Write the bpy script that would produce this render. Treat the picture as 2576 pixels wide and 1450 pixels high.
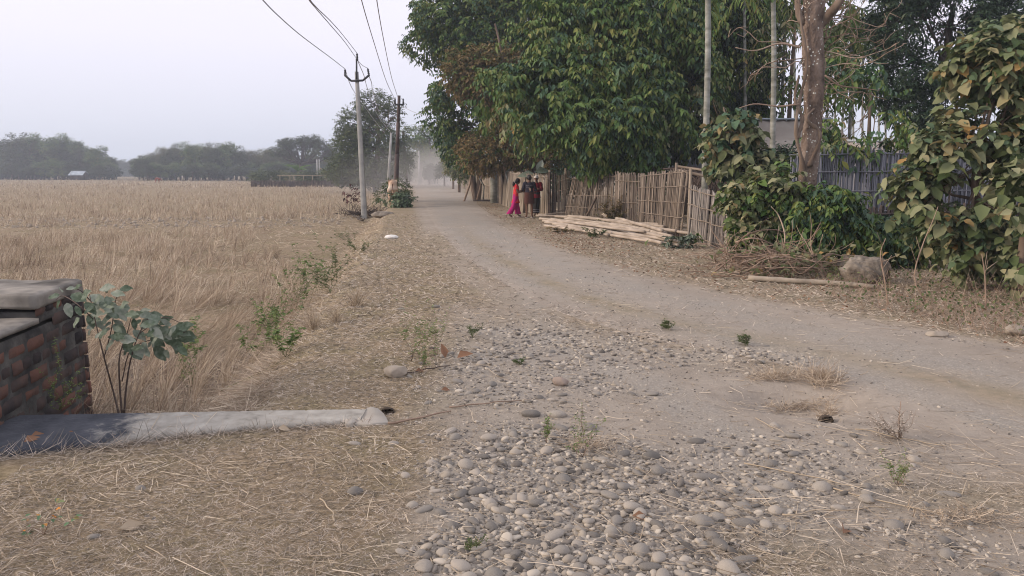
import bpy, math, random
import numpy as np
from math import radians, sin, cos, tan, pi, atan, atan2, sqrt
for o in list(bpy.data.objects):
    bpy.data.objects.remove(o)
SC = bpy.context.scene
COL = SC.collection
# ---------------------------------------------------------------- camera, world, sun, exposure
CAMH, LENS, PITCH = 1.65, 26.0, 8.885
cd = bpy.data.cameras.new('camera'); cam = bpy.data.objects.new('camera', cd); COL.objects.link(cam)
cd.sensor_width = 36; cd.lens = LENS; cd.clip_end = 6000; cd.clip_start = 0.05
cam.location = (0, 0, CAMH); cam.rotation_euler = (radians(90 - PITCH), 0, 0)
SC.camera = cam
SUN_EL, SUN_AZ = 19.0, -98.0      # azimuth measured from +Y, negative = to the left of the view
W = bpy.data.worlds.new("World"); SC.world = W; W.use_nodes = True
nt = W.node_tree; nt.nodes.clear(); N = nt.nodes.new; L = nt.links.new
wo = N('ShaderNodeOutputWorld'); bg = N('ShaderNodeBackground'); sky = N('ShaderNodeTexSky')
sky.sky_type = 'NISHITA'; sky.sun_disc = False; sky.sun_elevation = radians(SUN_EL)
sky.sun_rotation = radians(SUN_AZ); sky.dust_density = 5.0; sky.air_density = 1.3; sky.ozone_density = 1.0
# thin high overcast veils the sky: its own pale colour, a little brighter towards the zenith
tc = N('ShaderNodeTexCoord'); sx = N('ShaderNodeSeparateXYZ'); L(tc.outputs['Generated'], sx.inputs[0])
rp = N('ShaderNodeValToRGB'); L(sx.outputs['Z'], rp.inputs[0])
e = rp.color_ramp.elements
e[0].position = 0.0; e[0].color = (6.6, 7.05, 8.2, 1)
e[1].position = 0.5; e[1].color = (10.0, 9.65, 10.5, 1)
m1 = e.new(0.16); m1.color = (8.6, 8.3, 9.55, 1)
mx = N('ShaderNodeMixRGB'); mx.inputs[0].default_value = 0.86
L(sky.outputs[0], mx.inputs[1]); L(rp.outputs[0], mx.inputs[2])
bg.inputs[1].default_value = 0.10
L(mx.outputs[0], bg.inputs[0]); L(bg.outputs[0], wo.inputs[0])
sd = bpy.data.lights.new('sun', 'SUN'); sun = bpy.data.objects.new('sun', sd); COL.objects.link(sun)
sd.energy = 2.3; sd.angle = radians(14); sd.color = (1.0, 0.83, 0.66)
from mathutils import Vector, Matrix, Euler, noise as mnoise
_sv = Vector((sin(radians(SUN_AZ)) * cos(radians(SUN_EL)), cos(radians(SUN_AZ)) * cos(radians(SUN_EL)), sin(radians(SUN_EL))))
# the sun stands low to the left and a little behind the field
sun.rotation_euler = _sv.to_track_quat('Z', 'Y').to_euler(); sun.location = (-30, 20, 40)
vs = SC.view_settings; vs.view_transform = 'Standard'; vs.look = 'None'; vs.exposure = 0.33; vs.gamma = 1.0
vs.use_curve_mapping = False
cy = SC.cycles
cy.max_bounces = 6; cy.diffuse_bounces = 3; cy.glossy_bounces = 2; cy.transmission_bounces = 3; cy.volume_bounces = 0
cy.transparent_max_bounces = 8; cy.use_denoising = True; cy.pixel_filter_type = 'BLACKMAN_HARRIS'; cy.filter_width = 1.05; cy.denoising_prefilter = 'ACCURATE'; cy.denoising_input_passes = 'RGB_ALBEDO_NORMAL'; cy.volume_step_rate = 4; cy.volume_max_steps = 64
cy.caustics_reflective = False; cy.caustics_refractive = False
try:
    cy.denoiser = 'OPENIMAGEDENOISE'
except Exception:
    pass

# ---------------------------------------------------------------- helpers
RNG = np.random.default_rng(7); random.seed(7)
FPX = 2576 * LENS / 36.0
_th = radians(PITCH)
def ray(px, py):
    """direction through a point of the photograph (2576 wide) from the eye, used to measure where things stand"""
    u = (px - 1288) / FPX; v = (725 - py) / FPX
    return np.array([u, cos(_th) + v * sin(_th), -sin(_th) + v * cos(_th)])
def P(px, py, z=0.0):
    d = ray(px, py); t = (z - CAMH) / d[2]
    return np.array([d[0] * t, d[1] * t, z])
def Q(px, py, Y):
    d = ray(px, py); t = Y / d[1]
    return np.array([d[0] * t, Y, CAMH + d[2] * t])

def srgb(r, g, b):
    f = lambda c: (c / 255 / 12.92) if c <= 10 else ((c / 255 + 0.055) / 1.055) ** 2.4
    return (f(r), f(g), f(b), 1)

class MB:
    def __init__(s): s.V = []; s.F3 = []; s.F4 = []; s.n = 0; s.M = []
    def add(s, V, F, m=0):
        V = np.asarray(V, float).reshape(-1, 3)
        F = np.asarray(F, int)
        if F.size == 0: return s
        if F.shape[1] == 3: s.F3.append((F + s.n, m))
        else: s.F4.append((F + s.n, m))
        s.V.append(V); s.n += len(V); return s
    def build(s, name, mats, parent=None, smooth=False, org=None):
        return mk(name, s, mats, parent, smooth, org)

def wloc(o):
    p = np.zeros(3)
    while o is not None:
        p += np.array(o.location); o = o.parent
    return p

def mk(name, mb, mats, parent=None, smooth=False, org=None):
    V = np.concatenate(mb.V) if mb.V else np.zeros((0, 3))
    if parent is not None: org0 = wloc(parent)
    elif org is not None: org0 = np.asarray(org, float)
    else: org0 = np.zeros(3)
    V = V - org0
    me = bpy.data.meshes.new(name)
    me.vertices.add(len(V)); me.vertices.foreach_set('co', V.astype(np.float32).ravel())
    idx = []; tot = []; mi = []
    for F, m in mb.F3: idx.append(F.ravel()); tot.append(np.full(len(F), 3)); mi.append(np.full(len(F), m))
    for F, m in mb.F4: idx.append(F.ravel()); tot.append(np.full(len(F), 4)); mi.append(np.full(len(F), m))
    idx = np.concatenate(idx); tot = np.concatenate(tot); mi = np.concatenate(mi)
    me.loops.add(len(idx)); me.loops.foreach_set('vertex_index', idx.astype(np.int32))
    me.polygons.add(len(tot)); st = np.concatenate([[0], np.cumsum(tot)[:-1]])
    me.polygons.foreach_set('loop_start', st.astype(np.int32))
    me.polygons.foreach_set('material_index', mi.astype(np.int32))
    if smooth: me.polygons.foreach_set('use_smooth', np.ones(len(tot), bool))
    if not isinstance(mats, (list, tuple)): mats = [mats]
    for m in mats: me.materials.append(m)
    me.update(calc_edges=True); me.validate()
    o = bpy.data.objects.new(name, me); COL.objects.link(o)
    if parent is not None: o.parent = parent
    else: o.location = org0
    return o

def tag(o, label=None, cat=None, group=None, kind=None):
    if label: o['label'] = label
    if cat: o['category'] = cat
    if group: o['group'] = group
    if kind: o['kind'] = kind
    return o
def empty(name, loc, label, cat, group=None):
    o = bpy.data.objects.new(name, None); COL.objects.link(o); o.location = tuple(float(v) for v in loc)
    o.empty_display_size = 0.2
    return tag(o, label, cat, group)
def copy_tree(o, parent=None):
    c = o.copy(); COL.objects.link(c); c.parent = parent
    for ch in [x for x in bpy.data.objects if x.parent == o and x is not c]:
        copy_tree(ch, c)
    return c
def nrm(v):
    v = np.asarray(v, float); l = np.linalg.norm(v, axis=-1, keepdims=True); return v / np.maximum(l, 1e-9)

def tube(pts, rad, n=8, cap=True, twist=0.0, wob=0.0, rng=None):
    pts = np.asarray(pts, float); K = len(pts)
    rad = np.broadcast_to(np.asarray(rad, float), (K,)) if np.ndim(rad) < 2 else np.asarray(rad)
    T = np.zeros_like(pts); T[1:-1] = pts[2:] - pts[:-2]; T[0] = pts[1] - pts[0]; T[-1] = pts[-1] - pts[-2]; T = nrm(T)
    a = np.array([0, 0, 1.0]) if abs(T[0][2]) < 0.9 else np.array([1.0, 0, 0])
    u = nrm(np.cross(T[0], a)); V = []
    an = np.linspace(0, 2 * pi, n, endpoint=False)
    for i in range(K):
        u = nrm(u - T[i] * np.dot(u, T[i])); w = np.cross(T[i], u)
        r = rad[i]
        rr = r * (1 + (rng.uniform(-wob, wob, n) if wob else 0))
        if np.ndim(rad) < 2 or True:
            V.append(pts[i] + (np.cos(an) * rr)[:, None] * u + (np.sin(an) * rr)[:, None] * w)
    V = np.concatenate(V); F = []
    for i in range(K - 1):
        for j in range(n):
            k = (j + 1) % n
            F.append((i * n + j, i * n + k, (i + 1) * n + k, (i + 1) * n + j))
    F = np.array(F)
    if cap:
        V = np.concatenate([V, pts[:1], pts[-1:]]); a0 = K * n; a1 = a0 + 1
        c0 = [(a0, (j + 1) % n, j, j) for j in range(n)]
        c1 = [(a1, (K - 1) * n + j, (K - 1) * n + (j + 1) % n, (K - 1) * n + (j + 1) % n) for j in range(n)]
        T3 = np.array([c[:3] for c in c0] + [c[:3] for c in c1])
        return V, F, T3
    return V, F, None
def addtube(mb, pts, rad, n=8, cap=True, m=0, wob=0.0, rng=None):
    V, F, T3 = tube(pts, rad, n, cap, wob=wob, rng=rng)
    off = mb.n
    mb.V.append(V); mb.F4.append((F + off, m))
    if T3 is not None: mb.F3.append((T3 + off, m))
    mb.n += len(V); return mb

def sticks(P0, P1, r0, r1, n=4):
    """many straight tapered sticks at once, quads"""
    P0 = np.asarray(P0, float); P1 = np.asarray(P1, float); K = len(P0)
    D = nrm(P1 - P0); A = np.where(np.abs(D[:, 2:3]) < 0.9, np.array([[0, 0, 1.0]]), np.array([[1.0, 0, 0]]))
    U = nrm(np.cross(D, A)); Wv = np.cross(D, U)
    an = np.linspace(0, 2 * pi, n, endpoint=False) + 0.4
    c = np.cos(an)[None, :, None]; s = np.sin(an)[None, :, None]
    ring = c * U[:, None] + s * Wv[:, None]
    r0 = np.broadcast_to(np.asarray(r0, float), (K,))[:, None, None]; r1 = np.broadcast_to(np.asarray(r1, float), (K,))[:, None, None]
    V = np.concatenate([P0[:, None] + ring * r0, P1[:, None] + ring * r1], 1)
    F = []
    for j in range(n):
        k = (j + 1) % n; F.append((j, k, n + k, n + j))
    if n == 4: F.append((7, 4, 5, 6)); F.append((0, 3, 2, 1))
    F = np.array(F)[None] + (np.arange(K) * 2 * n)[:, None, None]
    return V.reshape(-1, 3), F.reshape(-1, 4)

def blades(C, D, Lg, Wd, bend, rng, side=None):
    """grass or straw blades: base C, direction D, two-segment ribbons that bend by vector bend"""
    K = len(C); D = nrm(D)
    S = nrm(np.cross(D, rng.normal(size=(K, 3)))) if side is None else side
    Lg = np.broadcast_to(Lg, (K,))[:, None]; Wd = np.broadcast_to(Wd, (K,))[:, None]
    mid = C + D * Lg * 0.55 + bend * 0.35; tip = C + D * Lg + bend
    V = np.stack([C - S * Wd, C + S * Wd, mid - S * Wd * .8, mid + S * Wd * .8, tip - S * Wd * 0.25, tip + S * Wd * 0.25], 1)
    F = np.array([(0, 1, 3, 2), (2, 3, 5, 4)])[None] + (np.arange(K) * 6)[:, None, None]
    return V.reshape(-1, 3), F.reshape(-1, 4)

def leaves(C, D, Nn, Lg, Wd, curl=0.15, fold=0.18):
    """leaf blades folded along the midrib, tip curling down: base C, direction D, up N"""
    K = len(C); D = nrm(D); S = nrm(np.cross(D, Nn)); Nn = np.cross(S, D)
    Lg = np.broadcast_to(Lg, (K,))[:, None]; Wd = np.broadcast_to(Wd, (K,))[:, None]
    b = C; m = C + D * Lg * .5 - Nn * Lg * curl * .25; t = C + D * Lg - Nn * Lg * curl
    lf = C + D * Lg * .42 + S * Wd * .5 + Nn * Wd * fold; rt = C + D * Lg * .42 - S * Wd * .5 + Nn * Wd * fold
    l2 = C + D * Lg * .74 + S * Wd * .33 + Nn * (Wd * fold * .5 - Lg * curl * .5); r2 = C + D * Lg * .74 - S * Wd * .33 + Nn * (Wd * fold * .5 - Lg * curl * .5)
    V = np.stack([b, m, t, lf, rt, l2, r2], 1)
    F3 = np.array([(0, 1, 3), (0, 4, 1), (1, 2, 5), (1, 6, 2), (1, 5, 3), (1, 4, 6)])[None] + (np.arange(K) * 7)[:, None, None]
    return V.reshape(-1, 3), F3.reshape(-1, 3)
def leavesR(C, D, Nn, Lg, Wd, curl=0.15, fold=0.14):
    # broad leaf with a rounded outline and a slightly wavy blade
    K = len(C); D = nrm(D); S = nrm(np.cross(D, Nn)); Nn = np.cross(S, D)
    Lg = np.broadcast_to(Lg, (K,))[:, None]; Wd = np.broadcast_to(Wd, (K,))[:, None]; ph = (np.arange(K) * 2.399)[:, None]
    ts = [.0, .14, .36, .6, .82, 1.0]; ws = [0, .32, .5, .46, .26, 0]; mid = []; lf = []; rt = []
    for t, w in zip(ts, ws):
        m = C + D * Lg * t - Nn * Lg * curl * t * t; mid.append(m); wv = np.sin(ph + t * 9) * .06
        lf.append(m + S * Wd * w + Nn * (Wd * fold * w * 2 + Lg * wv)); rt.append(m - S * Wd * w + Nn * (Wd * fold * w * 2 - Lg * wv))
    V = np.stack(mid + lf[1:5] + rt[1:5], 1); F = []
    for i in range(5):
        for b in (6, 10):
            a0, a1 = (0 if i == 0 else b + i - 1), (5 if i == 4 else b + i)
            q = [i, i + 1, a1, a0] if b == 6 else [i, a0, a1, i + 1]
            if i == 0: T = [q[0], q[1], q[2]] if b == 6 else [q[0], q[2], q[3]]; F += [T]
            elif i == 4: T = [i, 5, a0] if b == 6 else [i, a0, 5]; F += [T]
            else: F += [[q[0], q[1], q[2]], [q[0], q[2], q[3]]]
    F3 = np.array(F)[None] + (np.arange(K) * 14)[:, None, None]
    return V.reshape(-1, 3), F3.reshape(-1, 3)
def leaves4(C, D, Nn, Lg, Wd, curl=0.1):
    K = len(C); D = nrm(D); S = nrm(np.cross(D, Nn)); Nn = np.cross(S, D)
    Lg = np.broadcast_to(Lg, (K,))[:, None]; Wd = np.broadcast_to(Wd, (K,))[:, None]
    V = np.stack([C, C + D * Lg * .5 + S * Wd * .5, C + D * Lg - Nn * Lg * curl, C + D * Lg * .5 - S * Wd * .5], 1)
    F3 = np.array([(0, 3, 1), (1, 3, 2)])[None] + (np.arange(K) * 4)[:, None, None]
    return V.reshape(-1, 3), F3.reshape(-1, 3)

def box(c, s, rz=0.0, jit=0.0, rng=None):
    x, y, z = [v / 2 for v in s]
    V = np.array([(-x, -y, -z), (x, -y, -z), (x, y, -z), (-x, y, -z), (-x, -y, z), (x, -y, z), (x, y, z), (-x, y, z)], float)
    if jit: V += rng.uniform(-jit, jit, V.shape)
    R = np.array([[cos(rz), -sin(rz), 0], [sin(rz), cos(rz), 0], [0, 0, 1]])
    V = V @ R.T + np.asarray(c, float)
    return V, np.array([(0, 3, 2, 1), (4, 5, 6, 7), (0, 1, 5, 4), (1, 2, 6, 5), (2, 3, 7, 6), (3, 0, 4, 7)])

def vnoise(x, y, seed=0):
    """smooth value noise on arrays"""
    x = np.asarray(x, float); y = np.asarray(y, float)
    xi = np.floor(x).astype(np.int64); yi = np.floor(y).astype(np.int64); fx = x - xi; fy = y - yi
    fx = fx * fx * (3 - 2 * fx); fy = fy * fy * (3 - 2 * fy)
    def h(a, b):
        n = (a * 374761393 + b * 668265263 + seed * 1442695041) & 0xFFFFFFFF
        n = ((n ^ (n >> 13)) * 1274126177) & 0xFFFFFFFF
        return ((n ^ (n >> 16)) & 0xFFFF) / 65535.0
    return (h(xi, yi) * (1 - fx) + h(xi + 1, yi) * fx) * (1 - fy) + (h(xi, yi + 1) * (1 - fx) + h(xi + 1, yi + 1) * fx) * fy
def fbm(x, y, seed=0, o=4):
    s = 0; a = 0.5
    for i in range(o):
        s = s + a * vnoise(x * 2 ** i, y * 2 ** i, seed + i * 17); a *= .5
    return s / (1 - 0.5 ** o)
def sstep(a, b, x):
    t = np.clip((x - a) / (b - a), 0, 1); return t * t * (3 - 2 * t)
def ico(sub=1):
    t = (1 + 5 ** .5) / 2
    V = [(-1, t, 0), (1, t, 0), (-1, -t, 0), (1, -t, 0), (0, -1, t), (0, 1, t), (0, -1, -t), (0, 1, -t), (t, 0, -1), (t, 0, 1), (-t, 0, -1), (-t, 0, 1)]
    F = [(0, 11, 5), (0, 5, 1), (0, 1, 7), (0, 7, 10), (0, 10, 11), (1, 5, 9), (5, 11, 4), (11, 10, 2), (10, 7, 6), (7, 1, 8), (3, 9, 4), (3, 4, 2), (3, 2, 6), (3, 6, 8), (3, 8, 9), (4, 9, 5), (2, 4, 11), (6, 2, 10), (8, 6, 7), (9, 8, 1)]
    V = [np.array(v, float) / np.linalg.norm(v) for v in V]
    for _ in range(sub):
        c = {}; G = []
        def mid(a, b):
            k = (min(a, b), max(a, b))
            if k not in c:
                m = V[a] + V[b]; V.append(m / np.linalg.norm(m)); c[k] = len(V) - 1
            return c[k]
        for a, b, d in F:
            x, y, z = mid(a, b), mid(b, d), mid(d, a); G += [(a, x, z), (b, y, x), (d, z, y), (x, y, z)]
        F = G
    return np.array(V), np.array(F)

# ---------------------------------------------------------------- materials
def M(name, cols, rough=0.9, island=0.6, noise=(3.0, 0.4), bump=None, transl=0.0, spec=0.2, metal=0.0, stretch=None, detail=4):
    """procedural material: a colour ramp driven by per-piece random value and noise"""
    m = bpy.data.materials.new(name); m.use_nodes = True; t = m.node_tree; t.nodes.clear()
    n = t.nodes.new; l = t.links.new
    out = n('ShaderNodeOutputMaterial'); bs = n('ShaderNodeBsdfPrincipled')
    bs.inputs['Roughness'].default_value = rough; bs.inputs['Specular IOR Level'].default_value = spec; bs.inputs['Metallic'].default_value = metal
    co = n('ShaderNodeTexCoord'); mp = n('ShaderNodeMapping'); l(co.outputs['Object'], mp.inputs[0])
    if stretch: mp.inputs['Scale'].default_value = stretch
    nz = n('ShaderNodeTexNoise'); nz.inputs['Scale'].default_value = noise[0]; nz.inputs['Detail'].default_value = detail
    l(mp.outputs[0], nz.inputs['Vector'])
    sub = n('ShaderNodeMath'); sub.operation = 'MULTIPLY_ADD'; l(nz.outputs['Fac'], sub.inputs[0])
    sub.inputs[1].default_value = noise[1] * 2.2; sub.inputs[2].default_value = 0.5 - noise[1] * 1.1 - island * .5
    fac = sub.outputs[0]
    if island:
        ge = n('ShaderNodeNewGeometry'); ml = n('ShaderNodeMath'); ml.operation = 'MULTIPLY_ADD'
        l(ge.outputs['Random Per Island'], ml.inputs[0]); ml.inputs[1].default_value = island; l(fac, ml.inputs[2]); fac = ml.outputs[0]
    r = n('ShaderNodeValToRGB'); l(fac, r.inputs[0]); el = r.color_ramp.elements
    K = len(cols)
    if K == 1: cols = [cols[0], cols[0]]; K = 2
    el[0].color = cols[0]; el[0].position = 0.08; el[1].color = cols[-1]; el[1].position = 0.92
    for i in range(1, K - 1):
        x = el.new(0.08 + 0.84 * i / (K - 1)); x.color = cols[i]
    l(r.outputs[0], bs.inputs['Base Color'])
    if bump:
        nb = n('ShaderNodeTexNoise'); nb.inputs['Scale'].default_value = bump[0]; nb.inputs['Detail'].default_value = 5
        l(mp.outputs[0], nb.inputs['Vector']); bu = n('ShaderNodeBump'); bu.inputs['Strength'].default_value = bump[1]
        bu.inputs['Distance'].default_value = bump[2] if len(bump) > 2 else 0.02
        l(nb.outputs['Fac'], bu.inputs['Height']); l(bu.outputs[0], bs.inputs['Normal'])
    if transl:
        tr = n('ShaderNodeBsdfTranslucent'); l(r.outputs[0], tr.inputs[0]); mxs = n('ShaderNodeMixShader'); mxs.inputs[0].default_value = transl
        l(bs.outputs[0], mxs.inputs[1]); l(tr.outputs[0], mxs.inputs[2]); l(mxs.outputs[0], out.inputs[0])
    else: l(bs.outputs[0], out.inputs[0])
    return m
def c(r, g, b): return (r, g, b, 1)
MT = {}
HAZE, DUST = 0.00110, True
MT['leaf_green'] = M('broadleaf_green', [c(.026, .058, .018), c(.056, .118, .026), c(.10, .165, .036), c(.155, .185, .045), c(.22, .20, .055)], .55, .62, (.35, .28), transl=.15, spec=.35)
MT['leaf_teal'] = M('broadleaf_blue_green', [c(.018, .045, .024), c(.034, .08, .04), c(.06, .12, .056), c(.10, .155, .07)], .5, .6, (.35, .35), transl=.14, spec=.4)
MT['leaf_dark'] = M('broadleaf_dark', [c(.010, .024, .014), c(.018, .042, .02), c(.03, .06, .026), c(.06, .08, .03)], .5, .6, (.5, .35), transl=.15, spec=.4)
MT['leaf_brown'] = M('broadleaf_turning', [c(.06, .075, .025), c(.12, .11, .04), c(.20, .145, .06), c(.23, .16, .075), c(.19, .13, .07)], .7, .7, (.6, .3), transl=.2)
MT['leaf_olive'] = M('large_leaf_dusty', [c(.05, .08, .03), c(.10, .13, .05), c(.16, .185, .09), c(.22, .235, .13), c(.28, .275, .16), c(.36, .22, .08)], .7, .75, (.8, .3), transl=.22)
MT['leaf_mid'] = M('leaf_roadside', [c(.05, .08, .03), c(.09, .12, .045), c(.15, .165, .07)], .7, .7, (.3, .35), transl=.2)
MT['leaf_far'] = M('leaf_distant', [c(.035, .055, .028), c(.06, .08, .035), c(.10, .11, .05)], .8, .6, (.06, .5), transl=.15)
MT['leaf_bamboo'] = M('leaf_bamboo', [c(.07, .085, .035), c(.11, .115, .05), c(.16, .15, .07)], .8, .6, (.05, .5), transl=.2)
MT['leaf_grey'] = M('dusty_grey_green_leaf', [c(.06, .085, .052), c(.115, .15, .105), c(.19, .225, .175), c(.28, .30, .25)], .8, .7, (38, .55), transl=.15)
MT['leaf_fresh'] = M('fresh_green_leaf', [c(.08, .13, .045), c(.15, .22, .07), c(.27, .30, .11)], .6, .8, (3, .3), transl=.25)
MT['leaf_banana'] = M('banana_leaf', [c(.10, .18, .06), c(.18, .28, .10)], .5, .5, (2, .3), transl=.3)
MT['leaf_dead'] = M('dead_brown_leaf', [c(.09, .05, .035), c(.17, .09, .055), c(.28, .16, .10), c(.33, .24, .17)], .9, .9, (3, .2), transl=.1)
MT['bark'] = M('grey_brown_bark', [c(.07, .05, .038), c(.15, .11, .085), c(.24, .19, .15)], .95, 0, (4, .8), bump=(9, .9, .03), stretch=(1, 1, .35))
MT['bark_pale'] = M('pale_palm_bark', [c(.13, .13, .11), c(.24, .24, .21), c(.36, .36, .33)], .9, 0, (3, .8), bump=(12, .5, .01), stretch=(1, 1, 2.5))
MT['bark_dark'] = M('dark_bark', [c(.03, .024, .02), c(.07, .055, .045), c(.11, .09, .07)], .95, 0, (4, .8), bump=(9, .8, .03), stretch=(1, 1, .35))
MT['twig'] = M('dry_twig', [c(.16, .11, .08), c(.28, .20, .15), c(.40, .31, .24)], .9, .8, (5, .3))
MT['twig_dark'] = M('dark_twig', [c(.06, .045, .04), c(.12, .09, .075)], .9, .8, (5, .3))
MT['stem_green'] = M('green_stem', [c(.09, .11, .04), c(.16, .16, .07)], .8, .6, (5, .3))
MT['straw'] = M('rice_straw', [c(.20, .15, .105), c(.33, .26, .185), c(.47, .385, .285), c(.62, .52, .40)], .85, .9, (.6, .35), transl=.1)
MT['stubble'] = M('rice_stubble_stalks', [c(.205, .155, .115), c(.35, .275, .205), c(.50, .41, .315), c(.70, .60, .48)], .85, .7, (.5, .4), transl=.12)
MT['drygrass'] = M('short_dry_grass', [c(.12, .108, .085), c(.275, .23, .182), c(.44, .37, .305), c(.66, .575, .49)], .9, 1.0, (1.2, .3))
MT['pebble'] = M('river_pebble', [c(.10, .09, .08), c(.19, .168, .147), c(.265, .235, .20), c(.33, .285, .23), c(.45, .40, .335)], .85, 1.0, (25, .18), bump=(60, .15, .004))
MT['bamboo'] = M('pale_cut_bamboo', [c(.15, .12, .095), c(.28, .23, .185), c(.39, .325, .265), c(.50, .425, .355)], .75, .6, (2.2, .55))
MT['bamboo_old'] = M('old_grey_bamboo', [c(.16, .135, .11), c(.27, .23, .185), c(.38, .32, .25)], .8, 0, (6, .7), bump=(30, .4, .004))
MT['slat'] = M('weathered_bamboo_slat', [c(.095, .075, .06), c(.20, .16, .127), c(.32, .262, .21)], .9, .85, (2.0, .35))
MT['slat_grey'] = M('grey_bamboo_slat', [c(.13, .115, .105), c(.25, .22, .20), c(.40, .36, .32)], .9, .9, (2.0, .35))
MT['slat_tan'] = M('split_bamboo_mat', [c(.20, .165, .13), c(.29, .24, .185), c(.38, .31, .245)], .9, .8, (2.0, .4))
MT['slat_blue'] = M('old_blue_grey_bamboo', [c(.085, .09, .105), c(.16, .165, .19), c(.25, .25, .28)], .9, .9, (2.0, .4))
MT['post_dark'] = M('dark_old_bamboo', [c(.03, .024, .022), c(.07, .055, .048), c(.12, .09, .075)], .9, .8, (3, .4))
MT['concrete'] = M('weathered_concrete', [c(.22, .22, .215), c(.32, .32, .31), c(.42, .41, .39)], .9, 0, (2.5, .7), bump=(30, .4, .006))
MT['steel_dark'] = M('rusty_dark_steel', [c(.045, .035, .035), c(.09, .065, .06), c(.15, .10, .085)], .8, 0, (4, .7), bump=(25, .3, .004))
MT['iron'] = M('dark_iron', [c(.03, .03, .035), c(.06, .06, .065)], .7, 0, (8, .5))
MT['wire'] = M('aluminium_wire', [c(.30, .30, .32), c(.40, .40, .42)], .6, 0, (8, .5))
MT['tin'] = M('old_tin_roof', [c(.23, .20, .175), c(.30, .265, .235), c(.36, .33, .30)], .7, 0, (1.5, .6), metal=.0)
MT['tin_grey'] = M('grey_tin', [c(.22, .26, .30), c(.36, .41, .46), c(.50, .55, .60)], .6, 0, (1.5, .6))
MT['brick'] = M('old_red_brick', [c(.022, .021, .023), c(.045, .038, .038), c(.085, .062, .055), c(.13, .068, .052), c(.19, .092, .07)], .95, .45, (3.2, .6), bump=(25, .8, .008))
MT['mortar'] = M('stained_mortar', [c(.03, .03, .032), c(.07, .068, .065), c(.13, .125, .115)], .95, 0, (6, .8), bump=(30, .9, .01))
MT['plaster'] = M('worn_cement_cap', [c(.06, .055, .05), c(.20, .185, .165), c(.34, .31, .27)], .95, 0, (3.5, .8), bump=(25, .6, .008))
MT['clod'] = M('earth_and_rubble', [c(.12, .10, .082), c(.22, .188, .155), c(.33, .29, .245)], .95, 0, (5, .9), bump=(14, 1.0, .04))
MT['tan_stone'] = M('tan_rubble', [c(.22, .185, .15), c(.32, .275, .225), c(.42, .365, .30)], .9, 0, (12, .6), bump=(30, .5, .006))
MT['brown_stone'] = M('brown_ridged_stone', [c(.19, .15, .13), c(.28, .225, .19), c(.34, .29, .25)], .9, 0, (12, .6), bump=(30, .5, .006))
MT['hole'] = M('hole_shade', [c(.05, .04, .032), c(.10, .08, .065)], 1.0, 0, (20, .6), bump=(30, .8, .01))  # dark colour stands in for the shade inside the ground holes
MT['white_bag'] = M('white_plastic', [c(.6, .58, .55), c(.75, .73, .70)], .6, 0, (10, .5))
MT['skin'] = M('brown_skin', [c(.13, .068, .045), c(.18, .095, .062)], .6, 0, (8, .4))
MT['hair'] = M('black_hair', [c(.008, .007, .008), c(.018, .015, .016)], .5, 0, (30, .6))
# ---------------------------------------------------------------- terrain
def field_edge(y):
    y = np.asarray(y, float)
    return np.where(y > 5, -2.05 - 0.135 * y, -2.05 - 0.135 * 5) + 0.35 * (fbm(y * .35, y * 0 + 3.3, 5) - .5)
PIT = P(2010, 1000); HOLE = P(2078, 1046)
def height(x, y):
    x = np.asarray(x, float); y = np.asarray(y, float)
    fe = field_edge(y)
    bank = sstep(1.25, 0.0, x - fe) * sstep(4.85, 5.25, y)
    z = -0.55 * bank
    far = sstep(95, 150, y); z = z * (1 - far) + np.minimum(z, -0.55) * far
    z += 0.045 * (fbm(x * .5, y * .5, 1) - .5) * sstep(2, 6, y)
    z += 0.02 * (fbm(x * 2.2, y * 2.2, 2) - .5) * sstep(60, 20, y)
    z += 0.010 * (fbm(x * 9, y * 9, 3) - .5) * sstep(20, 8, y)
    # right verge humps up a little under the shrubs, then falls behind
    z += 0.10 * sstep(0, 1.2, x - (7.2 - 0.0 * y)) * sstep(14, 9, y) * sstep(4, 7, y)
    # culvert pit and its hole
    z -= 0.15 * np.exp(-(((x - PIT[0]) / .40) ** 2 + ((y - PIT[1]) / .30) ** 2) ** 1.4)
    z -= 0.12 * np.exp(-(((x - HOLE[0]) / .07) ** 2 + ((y - HOLE[1]) / .08) ** 2) ** 2)
    hb = P(974, 1031); z -= 0.10 * np.exp(-(((x - hb[0]) / .05) ** 2 + ((y - hb[1]) / .07) ** 2))
    # ground sinks a little at the lower left, beside the culvert slab
    lx = P(120, 1130); z -= 0.03 * np.exp(-(((x - lx[0]) / .8) ** 2 + ((y - lx[1] - .1) / .55) ** 2))
    return z
def gz(x, y): return float(height(np.array([x]), np.array([y]))[0])
def GP(px, py):
    """ground point seen at a pixel (a few steps of refinement on the height)"""
    z = 0.0
    for _ in range(6):
        p = P(px, py, z); z = gz(p[0], p[1])
    return np.array([p[0], p[1], z])

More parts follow.
